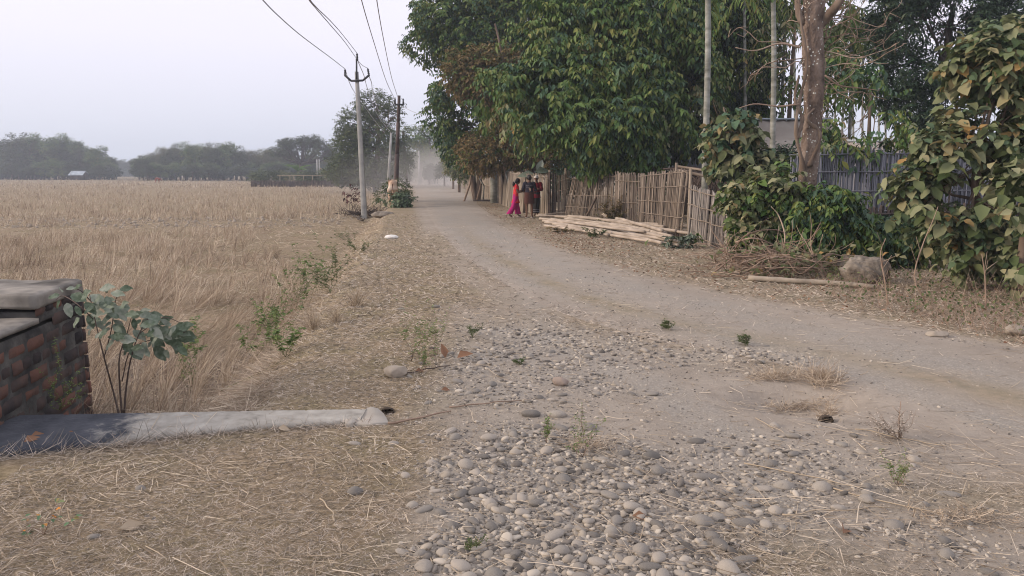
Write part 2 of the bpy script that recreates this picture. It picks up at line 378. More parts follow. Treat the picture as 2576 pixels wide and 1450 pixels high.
# road edges measured on the photograph, then extended out of frame
LE = [P(*q)[:2] for q in [(1052, 463), (1050, 472), (1058, 500), (1075, 540), (1105, 590), (1165, 650), (1270, 720), (1400, 790), (1600, 848), (1980, 925), (2260, 1015), (2576, 1120)]] + [np.array([4.6, 2.6]), np.array([8, 1.0])]
RE = [P(*q)[:2] for q in [(1135, 463), (1150, 472), (1180, 500), (1225, 540), (1310, 590), (1430, 640), (1600, 690), (1800, 735), (2050, 786), (2300, 832), (2576, 882)]] + [np.array([6.5, 5.2]), np.array([9, 4.3]), np.array([14, 3.2])]
LE = np.array([np.array([-13.5, 160.0])] + LE); RE = np.array([np.array([-9.5, 160.0])] + RE)
def catmull(pts, n):
    pts = np.asarray(pts, float); m = len(pts); Pd = np.vstack([2 * pts[0] - pts[1], pts, 2 * pts[-1] - pts[-2]])
    t = np.linspace(0, m - 1 - 1e-6, n); i = t.astype(int); f = (t - i)[:, None]
    p0, p1, p2, p3 = Pd[i], Pd[i + 1], Pd[i + 2], Pd[i + 3]
    return .5 * ((2 * p1) + (-p0 + p2) * f + (2 * p0 - 5 * p1 + 4 * p2 - p3) * f * f + (-p0 + 3 * p1 - 3 * p2 + p3) * f ** 3)

def attr(o, name, data):
    a = o.data.attributes.new(name, 'FLOAT_COLOR', 'POINT')
    d = np.ones((len(data), 4), np.float32); d[:, :data.shape[1]] = data; a.data.foreach_set('color', d.ravel())

def blob(x, y, px, py, rx, ry, p=2):
    q = P(px, py); return np.exp(-((np.abs(x - q[0]) / rx) ** p + (np.abs(y - q[1]) / ry) ** p))
TRACK = catmull([P(*q)[:2] for q in [(1330, 700), (1370, 790), (1450, 880), (1620, 960), (1780, 1060), (1900, 1200), (2010, 1400), (2100, 1700)]], 60)
def track_d(x, y):
    d = np.full(np.shape(x), 9.0)
    for q in TRACK: d = np.minimum(d, np.hypot(x - q[0], y - q[1]))
    return d
def stone_density(x, y):
    d = (1.0 * blob(x, y, 1420, 1330, .62, .62, 3) + 1.0 * blob(x, y, 1300, 1130, .8, .5, 3) + .9 * blob(x, y, 1330, 960, .9, .65) +
         .8 * blob(x, y, 1420, 850, .9, .8) + .55 * blob(x, y, 1180, 870, .7, 1.2) + .42 * blob(x, y, 1760, 1230, .6, .45) +
         .95 * blob(x, y, 1560, 1420, .6, .42, 3) + .4 * blob(x, y, 2330, 1340, .5, .4) + .55 * blob(x, y, 1880, 900, .9, .6) + .5 * blob(x, y, 1500, 720, .7, 2.0) +
         .45 * blob(x, y, 2000, 1130, .6, .4) + .3 * blob(x, y, 1150, 760, .8, 2.0) + .35 * blob(x, y, 2150, 1180, .6, .5))
    d = d * (0.15 + 1.5 * fbm(x * 2.6, y * 2.6, 21))
    return np.clip(d, 0, 1.2)
SLAB_A, SLAB_B = P(985, 1027, .03), P(-60, 1044, .03); SLAB_X1 = SLAB_A[0] - .17
def slab_front(x): return np.interp(x, [SLAB_B[0], SLAB_A[0]], [SLAB_B[1], SLAB_A[1]]) - np.interp(x, [-3.3, -2.25, -1.72, -1.05], [.74, .43, .31, .23])
def straw_mat(x, y):
    """where short dried grass covers the ground"""
    a = sstep(-.25, -.7, x + .12 * y * 0 + .25 * (fbm(x * 2, y * 2, 31) - .5)) * sstep(5.2, 4.4, y)
    b = blob(x, y, 850, 950, .8, 1.6, 3) + blob(x, y, 950, 800, .9, 3, 3) + .8 * blob(x, y, 1000, 650, 1.2, 6, 3) + blob(x, y, 700, 980, .9, .8, 3)
    cc = .55 * blob(x, y, 1480, 790, .35, .9) + .5 * blob(x, y, 1700, 850, .45, .5) + .5 * blob(x, y, 1950, 915, .5, .3) + .5 * blob(x, y, 2450, 1250, .5, .3) + .8 * blob(x, y, 1900, 1430, .55, .3) + .7 * blob(x, y, 1250, 620, .5, 8) + .5 * blob(x, y, 1700, 800, 1.5, 1.0)
    v = sstep(-.2, .5, x - (np.interp(y, RE[::-1, 1], RE[::-1, 0]))) * sstep(5.6, 6.3, y) * .75
    v += sstep(.1, .8, np.interp(y, LE[::-1, 1], LE[::-1, 0]) - x) * sstep(8, 10, y) * .9
    return np.clip(np.maximum.reduce([a, b, cc, v]) * sstep(1.3, .7, stone_density(x, y) * 1.3), 0, 1)

def build_ground():
    ys = [-4.0]
    while ys[-1] < 1500:
        y = ys[-1]; ys.append(y + (0.25 if y < 1.8 else max(.014, (.0048 * y if y < 7 else .0068 * y) if y < 60 else .02 * y)))
    ys = np.array(ys); ts = np.linspace(-1.25, 1.25, 760)
    Y, T = np.meshgrid(ys, ts, indexing='ij'); X = T * (np.abs(Y) + 2.5)
    Z = height(X, Y)
    V = np.stack([X, Y, Z], -1).reshape(-1, 3); ny, nx = X.shape
    i = np.arange(ny - 1)[:, None] * nx + np.arange(nx - 1)[None]
    F = np.stack([i, i + 1, i + nx + 1, i + nx], -1).reshape(-1, 4)
    mb = MB().add(V, F); x, y = V[:, 0], V[:, 1]
    fe = field_edge(y)
    R = sstep(.5, -.1, x - fe) * sstep(4.9, 5.3, y)
    G = np.clip(np.maximum(sstep(.42, .12, track_d(x, y)) * .8, stone_density(x, y) * .9), 0, 1)
    Bm = straw_mat(x, y)
    o = mk('ground', mb, MT['ground'], smooth=True)
    attr(o, 'zone', np.stack([R, G, Bm], -1)); tag(o, kind='structure')
    # carriageway, a sheet lying on the ground
    n = 1500; A = catmull(LE, n); Bp = catmull(RE, n); w = np.linspace(0, 1, 60)
    RX = A[:, None, 0] * (1 - w) + Bp[:, None, 0] * w; RY = A[:, None, 1] * (1 - w) + Bp[:, None, 1] * w
    edge = (fbm(RX * 1.5, RY * 1.5, 44) - .5)
    RZ = height(RX, RY) + .012 - .02 * (np.abs(w - .5) * 2) ** 8
    V = np.stack([RX, RY, RZ], -1).reshape(-1, 3); i = np.arange(n - 1)[:, None] * 60 + np.arange(59)[None]
    F = np.stack([i, i + 60, i + 61, i + 1], -1).reshape(-1, 4)
    ro = mk('gravel_road', MB().add(V, F), MT['road'], smooth=True)
    ew = sstep(.02, .42, np.minimum(w, 1 - w)[None] + edge * .45) * (.45 + .75 * fbm(RX * .9, RY * .5, 71))
    _c = catmull([P(*q)[:2] for q in [(1090, 480), (1120, 510), (1150, 545), (1195, 590), (1330, 665), (1590, 752), (1950, 845), (2300, 945), (2576, 1030)]] + [(5.5, 3.2)], 90); dd = np.full(RX.shape, 9.0)
    for q in _c: dd = np.minimum(dd, np.hypot(RX - q[0], RY - q[1]))
    dd = dd + .35 * (fbm(RX * 1.2, RY * 1.2, 37) - .5); ew = np.maximum(sstep(1.1, .5, dd), .3 * ew) * sstep(.0, .1, np.minimum(w, 1 - w)[None]) * np.clip(.3 + 1.1 * fbm(RX * 1.3, RY * .7, 72), 0, 1) * (1 - .6 * np.exp(-(dd / .24) ** 2))
    strip = np.exp(-((w[None] - .33 - .1 * (fbm(RX * 0 + RY * .2, RY * 0, 9) - .5)) / .10) ** 2) * sstep(26, 12, RY)   # grassy crown between the wheel tracks
    attr(ro, 'zone', np.stack([ew, strip * fbm(RX * 2, RY * 2, 6), RX * 0], -1).reshape(-1, 3)); tag(ro, kind='structure')
    return o

def ground_material(name, road=False):
    m = bpy.data.materials.new(name); m.use_nodes = True; t = m.node_tree; t.nodes.clear(); n = t.nodes.new; l = t.links.new
    out = n('ShaderNodeOutputMaterial'); bs = n('ShaderNodeBsdfPrincipled'); bs.inputs['Roughness'].default_value = 1.0; bs.inputs['Specular IOR Level'].default_value = .1
    l(bs.outputs[0], out.inputs[0])
    co = n('ShaderNodeTexCoord')
    def noise(s, d=5, r=.6):
        z = n('ShaderNodeTexNoise'); z.inputs['Scale'].default_value = s; z.inputs['Detail'].default_value = d; z.inputs['Roughness'].default_value = r
        l(co.outputs['Object'], z.inputs['Vector']); return z.outputs['Fac']
    def ramp(f, stops):
        r = n('ShaderNodeValToRGB'); l(f, r.inputs[0]); e = r.color_ramp.elements
        e[0].position, e[0].color = stops[0]; e[1].position, e[1].color = stops[-1]
        for p_, c_ in stops[1:-1]:
            q = e.new(p_); q.color = c_
        return r.outputs[0]
    def mix(f, a, b):
        x = n('ShaderNodeMixRGB'); 
        if isinstance(f, float): x.inputs[0].default_value = f
        else: l(f, x.inputs[0])
        l(a, x.inputs[1]); l(b, x.inputs[2]); return x.outputs[0]
    at = n('ShaderNodeAttribute'); at.attribute_name = 'zone'; sp = n('ShaderNodeSeparateColor'); l(at.outputs['Color'], sp.inputs[0])
    tan_ = ramp(noise(3.2, 8, .7), [(.25, c(.20, .170, .140)), (.5, c(.32, .275, .23)), (.75, c(.43, .378, .32))])
    tan2 = ramp(noise(.6, 4), [(.3, c(.26, .222, .183)), (.7, c(.38, .33, .277))]); dirt = mix(.5, tan_, tan2)
    grey = mix(.5, ramp(noise(24, 9, .8), [(.3, c(.19, .172, .15)), (.52, c(.325, .295, .258)), (.74, c(.50, .46, .405))]), ramp(noise(2.0, 5), [(.3, c(.36, .31, .255)), (.7, c(.31, .29, .262))]))
    speck = n('ShaderNodeTexVoronoi'); speck.inputs['Scale'].default_value = 46; l(co.outputs['Object'], speck.inputs['Vector'])
    sr = ramp(speck.outputs['Distance'], [(.0, c(1.35, 1.35, 1.35)), (.25, c(1.12, 1.12, 1.12)), (.55, c(.8, .8, .8))])
    mu = n('ShaderNodeMixRGB'); mu.blend_type = 'MULTIPLY'; mu.inputs[0].default_value = .55; l(grey, mu.inputs[1]); l(sr, mu.inputs[2]); grey = mu.outputs[0]
    if road:
        col = mix(sp.outputs[0], dirt, grey)
        grn = ramp(noise(9, 6), [(.35, c(.20, .17, .105)), (.7, c(.36, .28, .19))]); col = mix(sp.outputs[1], col, grn)
    else:
        soil = ramp(noise(5, 7, .7), [(.3, c(.09, .07, .055)), (.55, c(.18, .14, .11)), (.75, c(.30, .24, .19))])
        col = mix(sp.outputs[0], dirt, soil); col = mix(sp.outputs[1], col, grey)
        th = ramp(noise(22, 7, .75), [(.3, c(.13, .10, .065)), (.5, c(.27, .21, .14)), (.7, c(.42, .335, .24))]); 
        gn = ramp(noise(1.3, 4), [(.45, c(1, 1, 1)), (.72, c(.82, .88, .76))]); mu = n('ShaderNodeMixRGB'); mu.blend_type = 'MULTIPLY'; mu.inputs[0].default_value = 1.0; l(th, mu.inputs[1]); l(gn, mu.inputs[2])
        col = mix(sp.outputs[2], col, mu.outputs[0])
    l(col, bs.inputs['Base Color'])
    b1 = n('ShaderNodeBump'); b1.inputs['Strength'].default_value = .8; b1.inputs['Distance'].default_value = .02; l(noise(38, 6, .7), b1.inputs['Height'])
    b2 = n('ShaderNodeBump'); b2.inputs['Strength'].default_value = .5; b2.inputs['Distance'].default_value = .004; l(noise(180, 3), b2.inputs['Height']); l(b1.outputs[0], b2.inputs['Normal'])
    l(b2.outputs[0], bs.inputs['Normal'])
    return m
MT['ground'] = ground_material('dusty_ground'); MT['road'] = ground_material('gravel_surface', True)
ground = build_ground()

# ---------------------------------------------------------------- loose stones
def make_stones():
    r = np.random.default_rng(11)
    base, F = ico(2); b1, F1 = ico(1); b0, F0 = ico(0)
    protos = []
    for k in range(9):
        V = base.copy(); ph = r.uniform(0, 9, 3)
        V = V * (1 + .10 * np.sin(V[:, [1]] * 2.3 + ph[0]) + .09 * np.sin(V[:, [0]] * 2.9 + ph[1]) + .06 * np.cos(V[:, [2]] * 4 + ph[2]))
        if k in (3, 7):      # a broken face
            nn = nrm(r.normal(size=3)); d = V @ nn; V = V - np.outer(np.maximum(d - .62, 0), nn)
        V = V * np.array([1, r.uniform(.62, .85), r.uniform(.42, .6)])
        m = bpy.data.meshes.new('river_stone'); m.from_pydata(V.tolist(), [], F.tolist()); m.materials.append(MT['pebble_big']); m.shade_smooth(); protos.append(m)
    placed = []
    key = [  # px, py, width px, proto, label
        (1776, 1203, 56, 0, 'large smooth flat grey stone alone on the packed dusty track'),
        (1057, 1395, 34, 1, 'grey egg shaped stone alone on the straw at the edge of the gravel'),
        (1009, 778, 20, 2, 'small rounded grey stone lying left of the upright stone on the grassy verge'),
        (1097, 774, 24, 4, 'upright rounded grey stone standing on the grassy verge'),
        (1335, 1047, 44, 3, 'broken angular pale stone in the middle of the gravel'),
        (1400, 1046, 54, 5, 'long flat pale stone right beside the broken angular stone'),
        (236, 1352, 28, 6, 'pale rounded stone half sunk in straw by a curled dry leaf'),
        (354, 1230, 26, 7, 'pale pointed stone lying alone on the short dry grass'),
        (893, 1117, 30, 2, 'flat grey stone on dry grass below the broken slab'),
        (2386, 1246, 46, 0, 'smooth oval grey stone at the right side of the track'),
        (1230, 1106, 44, 5, 'large oval grey stone in the upper gravel patch'),
        (1318, 1425, 42, 8, 'round grey stone with brown banding near the bottom of the gravel'),
        (1085, 1165, 28, 1, 'darker upright stone leaning in a cluster at the left gravel edge'),
        
    ]
    objs = []
    def put(x, y, s, k, lab, rz, tilt=0.15, fixed=None):
        o = bpy.data.objects.new('river_stone', protos[k]); COL.objects.link(o)
        o.location = (x, y, gz(x, y) + s * r.uniform(-.02, .2)); o.scale = (s, s, s)
        o.rotation_euler = (r.uniform(-tilt, tilt), r.uniform(-tilt, tilt), rz)
        tag(o, lab, 'stone', 'loose river stones'); placed.append((x, y, s))
    for px, py, w, k, lab in key:
        p = GP(px, py); d = np.hypot(p[1], CAMH); put(p[0], p[1], w / 2 / FPX * d, k, lab, r.uniform(-.4, .4))
    SIZ = [(.042, .056, 'palm sized smooth grey river stone lying in the loose gravel', 60), (.030, .042, 'rounded grey river stone about an egg in size lying in the gravel', 120), (.021, .030, 'small rounded grey river stone lying in the gravel', 106)]
    for lo, hi, lab, cnt in SIZ:
        got = 0; tries = 0
        while got < cnt and tries < 60000:
            tries += 1
            y = 2.75 * (7.2 / 2.75) ** (r.random() ** 1.6); x = r.uniform(-.9, 3.2) if r.random() < .9 else r.uniform(-2, 4)
            if abs(x) > .72 * (y + .3): continue
            d = float(stone_density(np.array([x]), np.array([y]))[0]); d = max(d - .15, .012)
            if r.random() > d: continue
            s = r.uniform(lo, hi)
            if any(abs(x - a) < s + b_ and (x - a) ** 2 + (y - b) ** 2 < ((s + b_) * .86) ** 2 for a, b, b_ in placed): continue
            put(x, y, s, int(r.integers(9)), lab, r.uniform(0, pi)); got += 1
    # gravel: too many to count
    K = 170000; y = 2.5 * (26 / 2.5) ** (r.random(K) ** 1.15); x = (r.random(K) * 1.6 - .8) * (y + .4)
    d = stone_density(x, y) * 1.1 + .06 + .55 * blob(x, y, 2010, 1000, .35, .22) + .10 * sstep(.5, .1, track_d(x, y)) + .36 * sstep(0, .3, x - np.interp(y, LE[::-1, 1], LE[::-1, 0])) * sstep(0, .3, np.interp(y, RE[::-1, 1], RE[::-1, 0]) - x)
    d *= (1 - .8 * straw_mat(x, y))
    acc = r.random(K) < d; x = x[acc]; y = y[acc]
    s = np.exp(r.normal(-4.85, .50, len(x))) * np.where(y > 6, 1.35, 1.0) * np.where(y > 12, 1.3, 1.0)
    s = np.clip(s, .0035, .026); s *= np.clip(.55 + stone_density(x, y), .5, 1.2)
    z = height(x, y) + s * r.uniform(-.3, .18, len(x)) + .008 * sstep(0, .2, x - np.interp(y, LE[::-1, 1], LE[::-1, 0])) * sstep(0, .2, np.interp(y, RE[::-1, 1], RE[::-1, 0]) - x)
    mb = MB()
    for BV, BF, sel in ((b1, F1, (s > .009) & (y < 9)), (b0, F0, ~((s > .009) & (y < 9)))):
        n = sel.sum(); 
        sc = np.stack([s[sel] * r.uniform(.85, 1.3, n), s[sel] * r.uniform(.6, .95, n), s[sel] * r.uniform(.35, .65, n)], -1)
        a = r.uniform(0, pi, n); ca, sa = np.cos(a), np.sin(a); tl = r.normal(0, .25, (n, 2))
        U = BV[None] * (1 + .12 * np.sin(BV[None] * 3 + r.uniform(0, 6, (n, 1, 3)))) * sc[:, None]
        X = U[..., 0] * ca[:, None] - U[..., 1] * sa[:, None]; Y = U[..., 0] * sa[:, None] + U[..., 1] * ca[:, None]
        Z = U[..., 2] + X * tl[:, :1] + Y * tl[:, 1:]
        V = np.stack([X + x[sel][:, None], Y + y[sel][:, None], Z + z[sel][:, None]], -1)
        Fk = BF[None] + (np.arange(n) * len(BV))[:, None, None]
        mb.add(V.reshape(-1, 3), Fk.reshape(-1, 3))
    g = mb.build('gravel', MT['pebble'], smooth=True); tag(g, 'small river gravel spread over the junction and the track', 'gravel', kind='stuff')
MT['pebble_big'] = M('river_stone', [c(.14, .128, .115), c(.205, .187, .166), c(.26, .235, .205), c(.34, .30, .255)], .8, 0, (14, .35), bump=(40, .12, .004))
_t = MT['pebble_big'].node_tree; _oi = _t.nodes.new('ShaderNodeObjectInfo')
_rp = [n_ for n_ in _t.nodes if n_.type == 'VALTORGB'][0]; _ma = _t.nodes.new('ShaderNodeMath'); _ma.operation = 'MULTIPLY_ADD'
_lk = _rp.inputs[0].links[0].from_socket; _t.links.new(_oi.outputs['Random'], _ma.inputs[0]); _ma.inputs[1].default_value = .9
_sb = _t.nodes.new('ShaderNodeMath'); _sb.operation = 'SUBTRACT'; _t.links.new(_lk, _sb.inputs[0]); _sb.inputs[1].default_value = .45
_t.links.new(_sb.outputs[0], _ma.inputs[2]); _t.links.new(_ma.outputs[0], _rp.inputs[0])
make_stones()

# ---------------------------------------------------------------- grass, straw, stubble
def make_ground_cover():
    r = np.random.default_rng(5)
    # short dried grass matted on the ground
    K = 330000; y = 2.45 * (30 / 2.45) ** (r.random(K) ** 1.5); x = (r.random(K) * 1.56 - .78) * (y + .3)
    acc = (r.random(K) < straw_mat(x, y) * .95 + .02) & (x > field_edge(y) - .1) ; x = x[acc]; y = y[acc]
    on_slab = (y > slab_front(x) - .01) & (y < 5.0) & (x < SLAB_X1); x = x[~on_slab]; y = y[~on_slab]; n = len(x)
    C = np.stack([x, y, height(x, y) + .002], -1); a = r.uniform(0, 2 * pi, n); up = np.abs(r.normal(0, .32, n))
    D = np.stack([np.cos(a), np.sin(a), up], -1); Lg = r.uniform(.015, .05, n) * np.clip(y / 4.5, 1, 2.2); Wd = .00095 * np.clip(y / 3.2, .9, 4.5)
    bend = np.stack([r.normal(0, .008, n), r.normal(0, .008, n), r.uniform(-.012, .006, n)], -1)
    g = MB().add(*blades(C, D, Lg, Wd, bend, r)).build('dry_grass', MT['drygrass']); tag(g, 'short dried grass matted over the road shoulders', 'dry grass', kind='stuff')
    # long straws scattered
    K = 30000; y = 2.5 * (24 / 2.5) ** (r.random(K) ** 1.2); x = (r.random(K) * 1.56 - .78) * (y + .3)
    w = .05 + .5 * fbm(x * 1.4, y * 1.4, 77) ** 3 * 2 + 2.2 * (blob(x, y, 60, 1170, .5, .16) + blob(x, y, 420, 1100, .35, .06)) + .6 * (blob(x, y, 1900, 1350, .6, .25) + blob(x, y, 2450, 1200, .5, .5) + blob(x, y, 2000, 1000, .4, .3) + blob(x, y, 1500, 1120, .35, .25) + blob(x, y, 350, 1190, .8, .3) + blob(x, y, 100, 1230, .5, .35)+ blob(x, y, 500, 1020, .8, .4))
    w += 1.2 * np.exp(-((x - np.interp(y, (LE[::-1, 1] + RE[::-1, 1]) / 2, (LE[::-1, 0] * .62 + RE[::-1, 0] * .38))) / .3) ** 2) * sstep(5, 7, y); w += .9 * (blob(x, y, 2050, 960, .35, .25) + blob(x, y, 1930, 1000, .3, .2)); w += .8 * (blob(x, y, 1480, 790, .3, 1.0) + blob(x, y, 1700, 850, .5, .4) + blob(x, y, 1930, 920, .5, .3) + blob(x, y, 2150, 800, 1.2, .5)); w *= 1 - .5 * sstep(0, .5, x - np.interp(y, LE[::-1, 1], LE[::-1, 0])) * sstep(0, .5, np.interp(y, RE[::-1, 1], RE[::-1, 0]) - x)
    acc = (r.random(K) < w) & (x > field_edge(y)); x = x[acc]; y = y[acc]; n = len(x)
    C = np.stack([x, y, height(x, y) + r.uniform(.004, .022, n)], -1); a = r.normal(-.45, .75, n) + pi * (r.random(n) < .5); D = np.stack([np.cos(a), np.sin(a), r.normal(.02, .07, n)], -1)
    Lg = np.exp(r.normal(-2.15, .55, n)).clip(.04, .42); bend = np.stack([r.normal(0, .03, n), r.normal(0, .03, n), r.uniform(-.02, .01, n)], -1) * (Lg / .12)[:, None]
    S = np.stack([-np.sin(a), np.cos(a), r.normal(0, .3, n)], -1)
    ok_ = ~((y > slab_front(x) + .06) & (y < 5.0) & (x < SLAB_X1 - .9)); C[~ok_, 2] += .035
    g = MB().add(*blades(C, D, Lg, r.uniform(.0012, .0026, n) * np.clip(y / 5, 1, 2.5), bend, r, side=nrm(S))).build('straw_litter', MT['straw']); tag(g, 'loose rice straws strewn over gravel and shoulders', 'straw', kind='stuff')
    # rice stubble of the field
    V = MB()
    def hills(n, y0, y1, pw, per, wd, hh, lean=0.0):
        y = y0 * (y1 / y0) ** (r.random(n) ** pw); left = -(.74 * y + 1.5); fe = np.where(y < 31, np.interp(y, [5, 9, 15, 20, 25, 30], [-2.75, -2.95, -4.3, -6.5, -8.8, -9.4]) + .9 * (fbm(y * .6, y * 0, 19) - .5), field_edge(y))
        x = left + (fe - left) * r.random(n)
        ca_, sa_ = cos(.35), sin(.35); u_ = x * ca_ + y * sa_; v_ = -x * sa_ + y * ca_; sp_ = .27 if y1 < 40 else 0
        if sp_: u_ = np.round(u_ / sp_) * sp_ + r.normal(0, .03, n); v_ = np.round(v_ / .2) * .2 + r.normal(0, .03, n); x = u_ * ca_ - v_ * sa_; y = u_ * sa_ + v_ * ca_
        bare = np.exp(-((y - (33.5 + .5 * np.maximum(x + 7, -14))) / 3.0) ** 6) * .985
        bare += .5 * sstep(.52, .3, fbm(x * .22, y * .22, 88))
        keep = (r.random(n) > bare) & (fbm(x * .9, y * .9, 91) + .15 * r.random(n) > .5); x = x[keep]; y = y[keep]
        m = len(x); x = np.repeat(x, per) + r.normal(0, .035 * wd * 100 * .3 + .02, m * per); y = np.repeat(y, per) + r.normal(0, .04, m * per); m *= per
        C = np.stack([x, y, height(x, y) - .01], -1)
        q = r.random(m) < .34
        ln = lean * (fbm(x * .6, y * .6, 13) * 1.6) + 1.5 * sstep(.55, .7, fbm(x * .45 + 9, y * .45, 29)) * (wd < .005)
        D = np.stack([r.normal(0, .22, m) + ln, r.normal(0, .2, m) - .3 * ln, np.ones(m)], -1)
        D[q] = np.stack([r.normal(.3, .9, q.sum()), r.normal(0, .7, q.sum()), r.uniform(.05, .6, q.sum())], -1)
        hgt = hh * r.uniform(.55, 1.15, m) * (.2 + 1.55 * fbm(x * .7, y * .7, 61)) * .95
        bend = np.stack([r.normal(.02, .06, m), r.normal(0, .05, m), -r.uniform(0, .06, m)], -1)
        w = wd * r.uniform(.6, 1.3, m)
        S = nrm(np.stack([np.ones(m), r.normal(0, .6, m), np.zeros(m)], -1))
        V.add(*blades(C, D, hgt, w, bend, r, side=S))
    hills(1900, 5.2, 13, .8, 12, .0032, .58, .7)
    hills(4300, 12, 33, .85, 8, .0056, .42, .3)
    hills(7500, 34, 110, .9, 6, .010, .40, .05)
    hills(7000, 100, 420, .8, 4, .04, .42)
    g = V.build('rice_stubble', MT['stubble']); tag(g, 'cut rice stubble standing over the dry field', 'stubble', kind='stuff')
    # straw lying flat between the stubble and below the culvert
    K = 19000; y = 5.1 * (40 / 5.1) ** (r.random(K) ** 1.7); fe = field_edge(y); x = fe + .9 - r.random(K) ** 1.3 * (.6 * y)
    n = K; C = np.stack([x, y, height(x, y) + r.uniform(.0, .05, n)], -1); a = r.uniform(0, 2 * pi, n)
    D = np.stack([np.cos(a), np.sin(a), r.normal(.12, .2, n)], -1); Lg = r.uniform(.1, .4, n); bend = r.normal(0, .04, (n, 3))
    g = MB().add(*blades(C, D, Lg, .0019 * np.clip(y / 7, 1, 4), bend, r)).build('fallen_straw', MT['stubble']); tag(g, 'fallen straw lying flat along the edge of the field', 'straw', kind='stuff')
    # dead brown leaves on the right verge
    K = 30000; y = 5.8 * (45 / 5.8) ** r.random(K); x = np.interp(y, RE[::-1, 1], RE[::-1, 0]) + .1 + r.random(K) * 5
    w = .16 + .7 * blob(x, y, 1950, 690, 1.2, 1.4) + .8 * blob(x, y, 1450, 600, .9, 3.5) + .7 * blob(x, y, 1230, 525, 1.2, 5) 
    w *= fbm(x * 1.5, y * 1.5, 15) * 1.5
    acc = r.random(K) < w; x = x[acc]; y = y[acc]; n = len(x)
    C = np.stack([x, y, height(x, y) + r.uniform(.005, .03, n)], -1); D = r.normal(size=(n, 3)) * np.array([1, 1, .35]); Nn = r.normal(size=(n, 3)) * .5 + np.array([0, 0, 1])
    g = MB().add(*leaves4(C, D, Nn, r.uniform(.03, .075, n), r.uniform(.018, .035, n), .25)).build('leaf_litter', MT['leaf_dead']); tag(g, 'dead brown leaves scattered over the verge before the fence', 'dead leaves', kind='stuff')
make_ground_cover()
# ---------------------------------------------------------------- culvert slab, brick parapet
def rough_solid(mb, x0, x1, y0, y1, z0, z1, nx, ny, nz, amp, rng, seed=3, m=0):
    """box with gridded, slightly eroded faces, closed"""
    def face(f, a, b, na, nb, flip):
        A, B_ = np.meshgrid(np.linspace(0, 1, na), np.linspace(0, 1, nb), indexing='ij'); Pp = f(A, B_)
        i = np.arange(na - 1)[:, None] * nb + np.arange(nb - 1)[None]
        F = np.stack([i, i + nb, i + nb + 1, i + 1] if not flip else [i, i + 1, i + nb + 1, i + nb], -1).reshape(-1, 4)
        return np.stack(Pp, -1).reshape(-1, 3), F
    L3 = lambda a, b, t: a + (b - a) * t
    faces = [(lambda A, B_: (L3(x0, x1, A), L3(y0, y1, B_), np.full_like(A, z1)), nx, ny, False), (lambda A, B_: (L3(x0, x1, A), L3(y0, y1, B_), np.full_like(A, z0)), nx, ny, True),
             (lambda A, B_: (L3(x0, x1, A), np.full_like(A, y0), L3(z0, z1, B_)), nx, nz, False), (lambda A, B_: (L3(x0, x1, A), np.full_like(A, y1), L3(z0, z1, B_)), nx, nz, True),
             (lambda A, B_: (np.full_like(A, x0), L3(y0, y1, A), L3(z0, z1, B_)), ny, nz, True), (lambda A, B_: (np.full_like(A, x1), L3(y0, y1, A), L3(z0, z1, B_)), ny, nz, False)]
    cx = np.array([(x0 + x1) / 2, (y0 + y1) / 2, (z0 + z1) / 2]); hs = np.array([(x1 - x0) / 2, (y1 - y0) / 2, (z1 - z0) / 2])
    for f, na, nb, fl in faces:
        V, F = face(f, 0, 0, na, nb, fl)
        q = (V - cx) / hs; near = np.sum(np.abs(q) > .9, 1)
        d = fbm(V[:, 0] * 4 + V[:, 2] * 3, V[:, 1] * 4 - V[:, 2] * 2.3, seed) - .5
        d2 = fbm(V[:, 0] * 13 + V[:, 2] * 11, V[:, 1] * 12 - V[:, 2] * 9, seed + 5) - .5
        edge = np.sum(np.maximum(np.abs(q) * hs - (hs - .02), 0) / .02, 1) >= 1.9
        V = V - np.sign(q) * (np.abs(q) > .985) * ((amp * (d + .35 * d2 + .3))[:, None]) - np.sign(q) * (edge * .010)[:, None]
        mb.add(V, F, m)

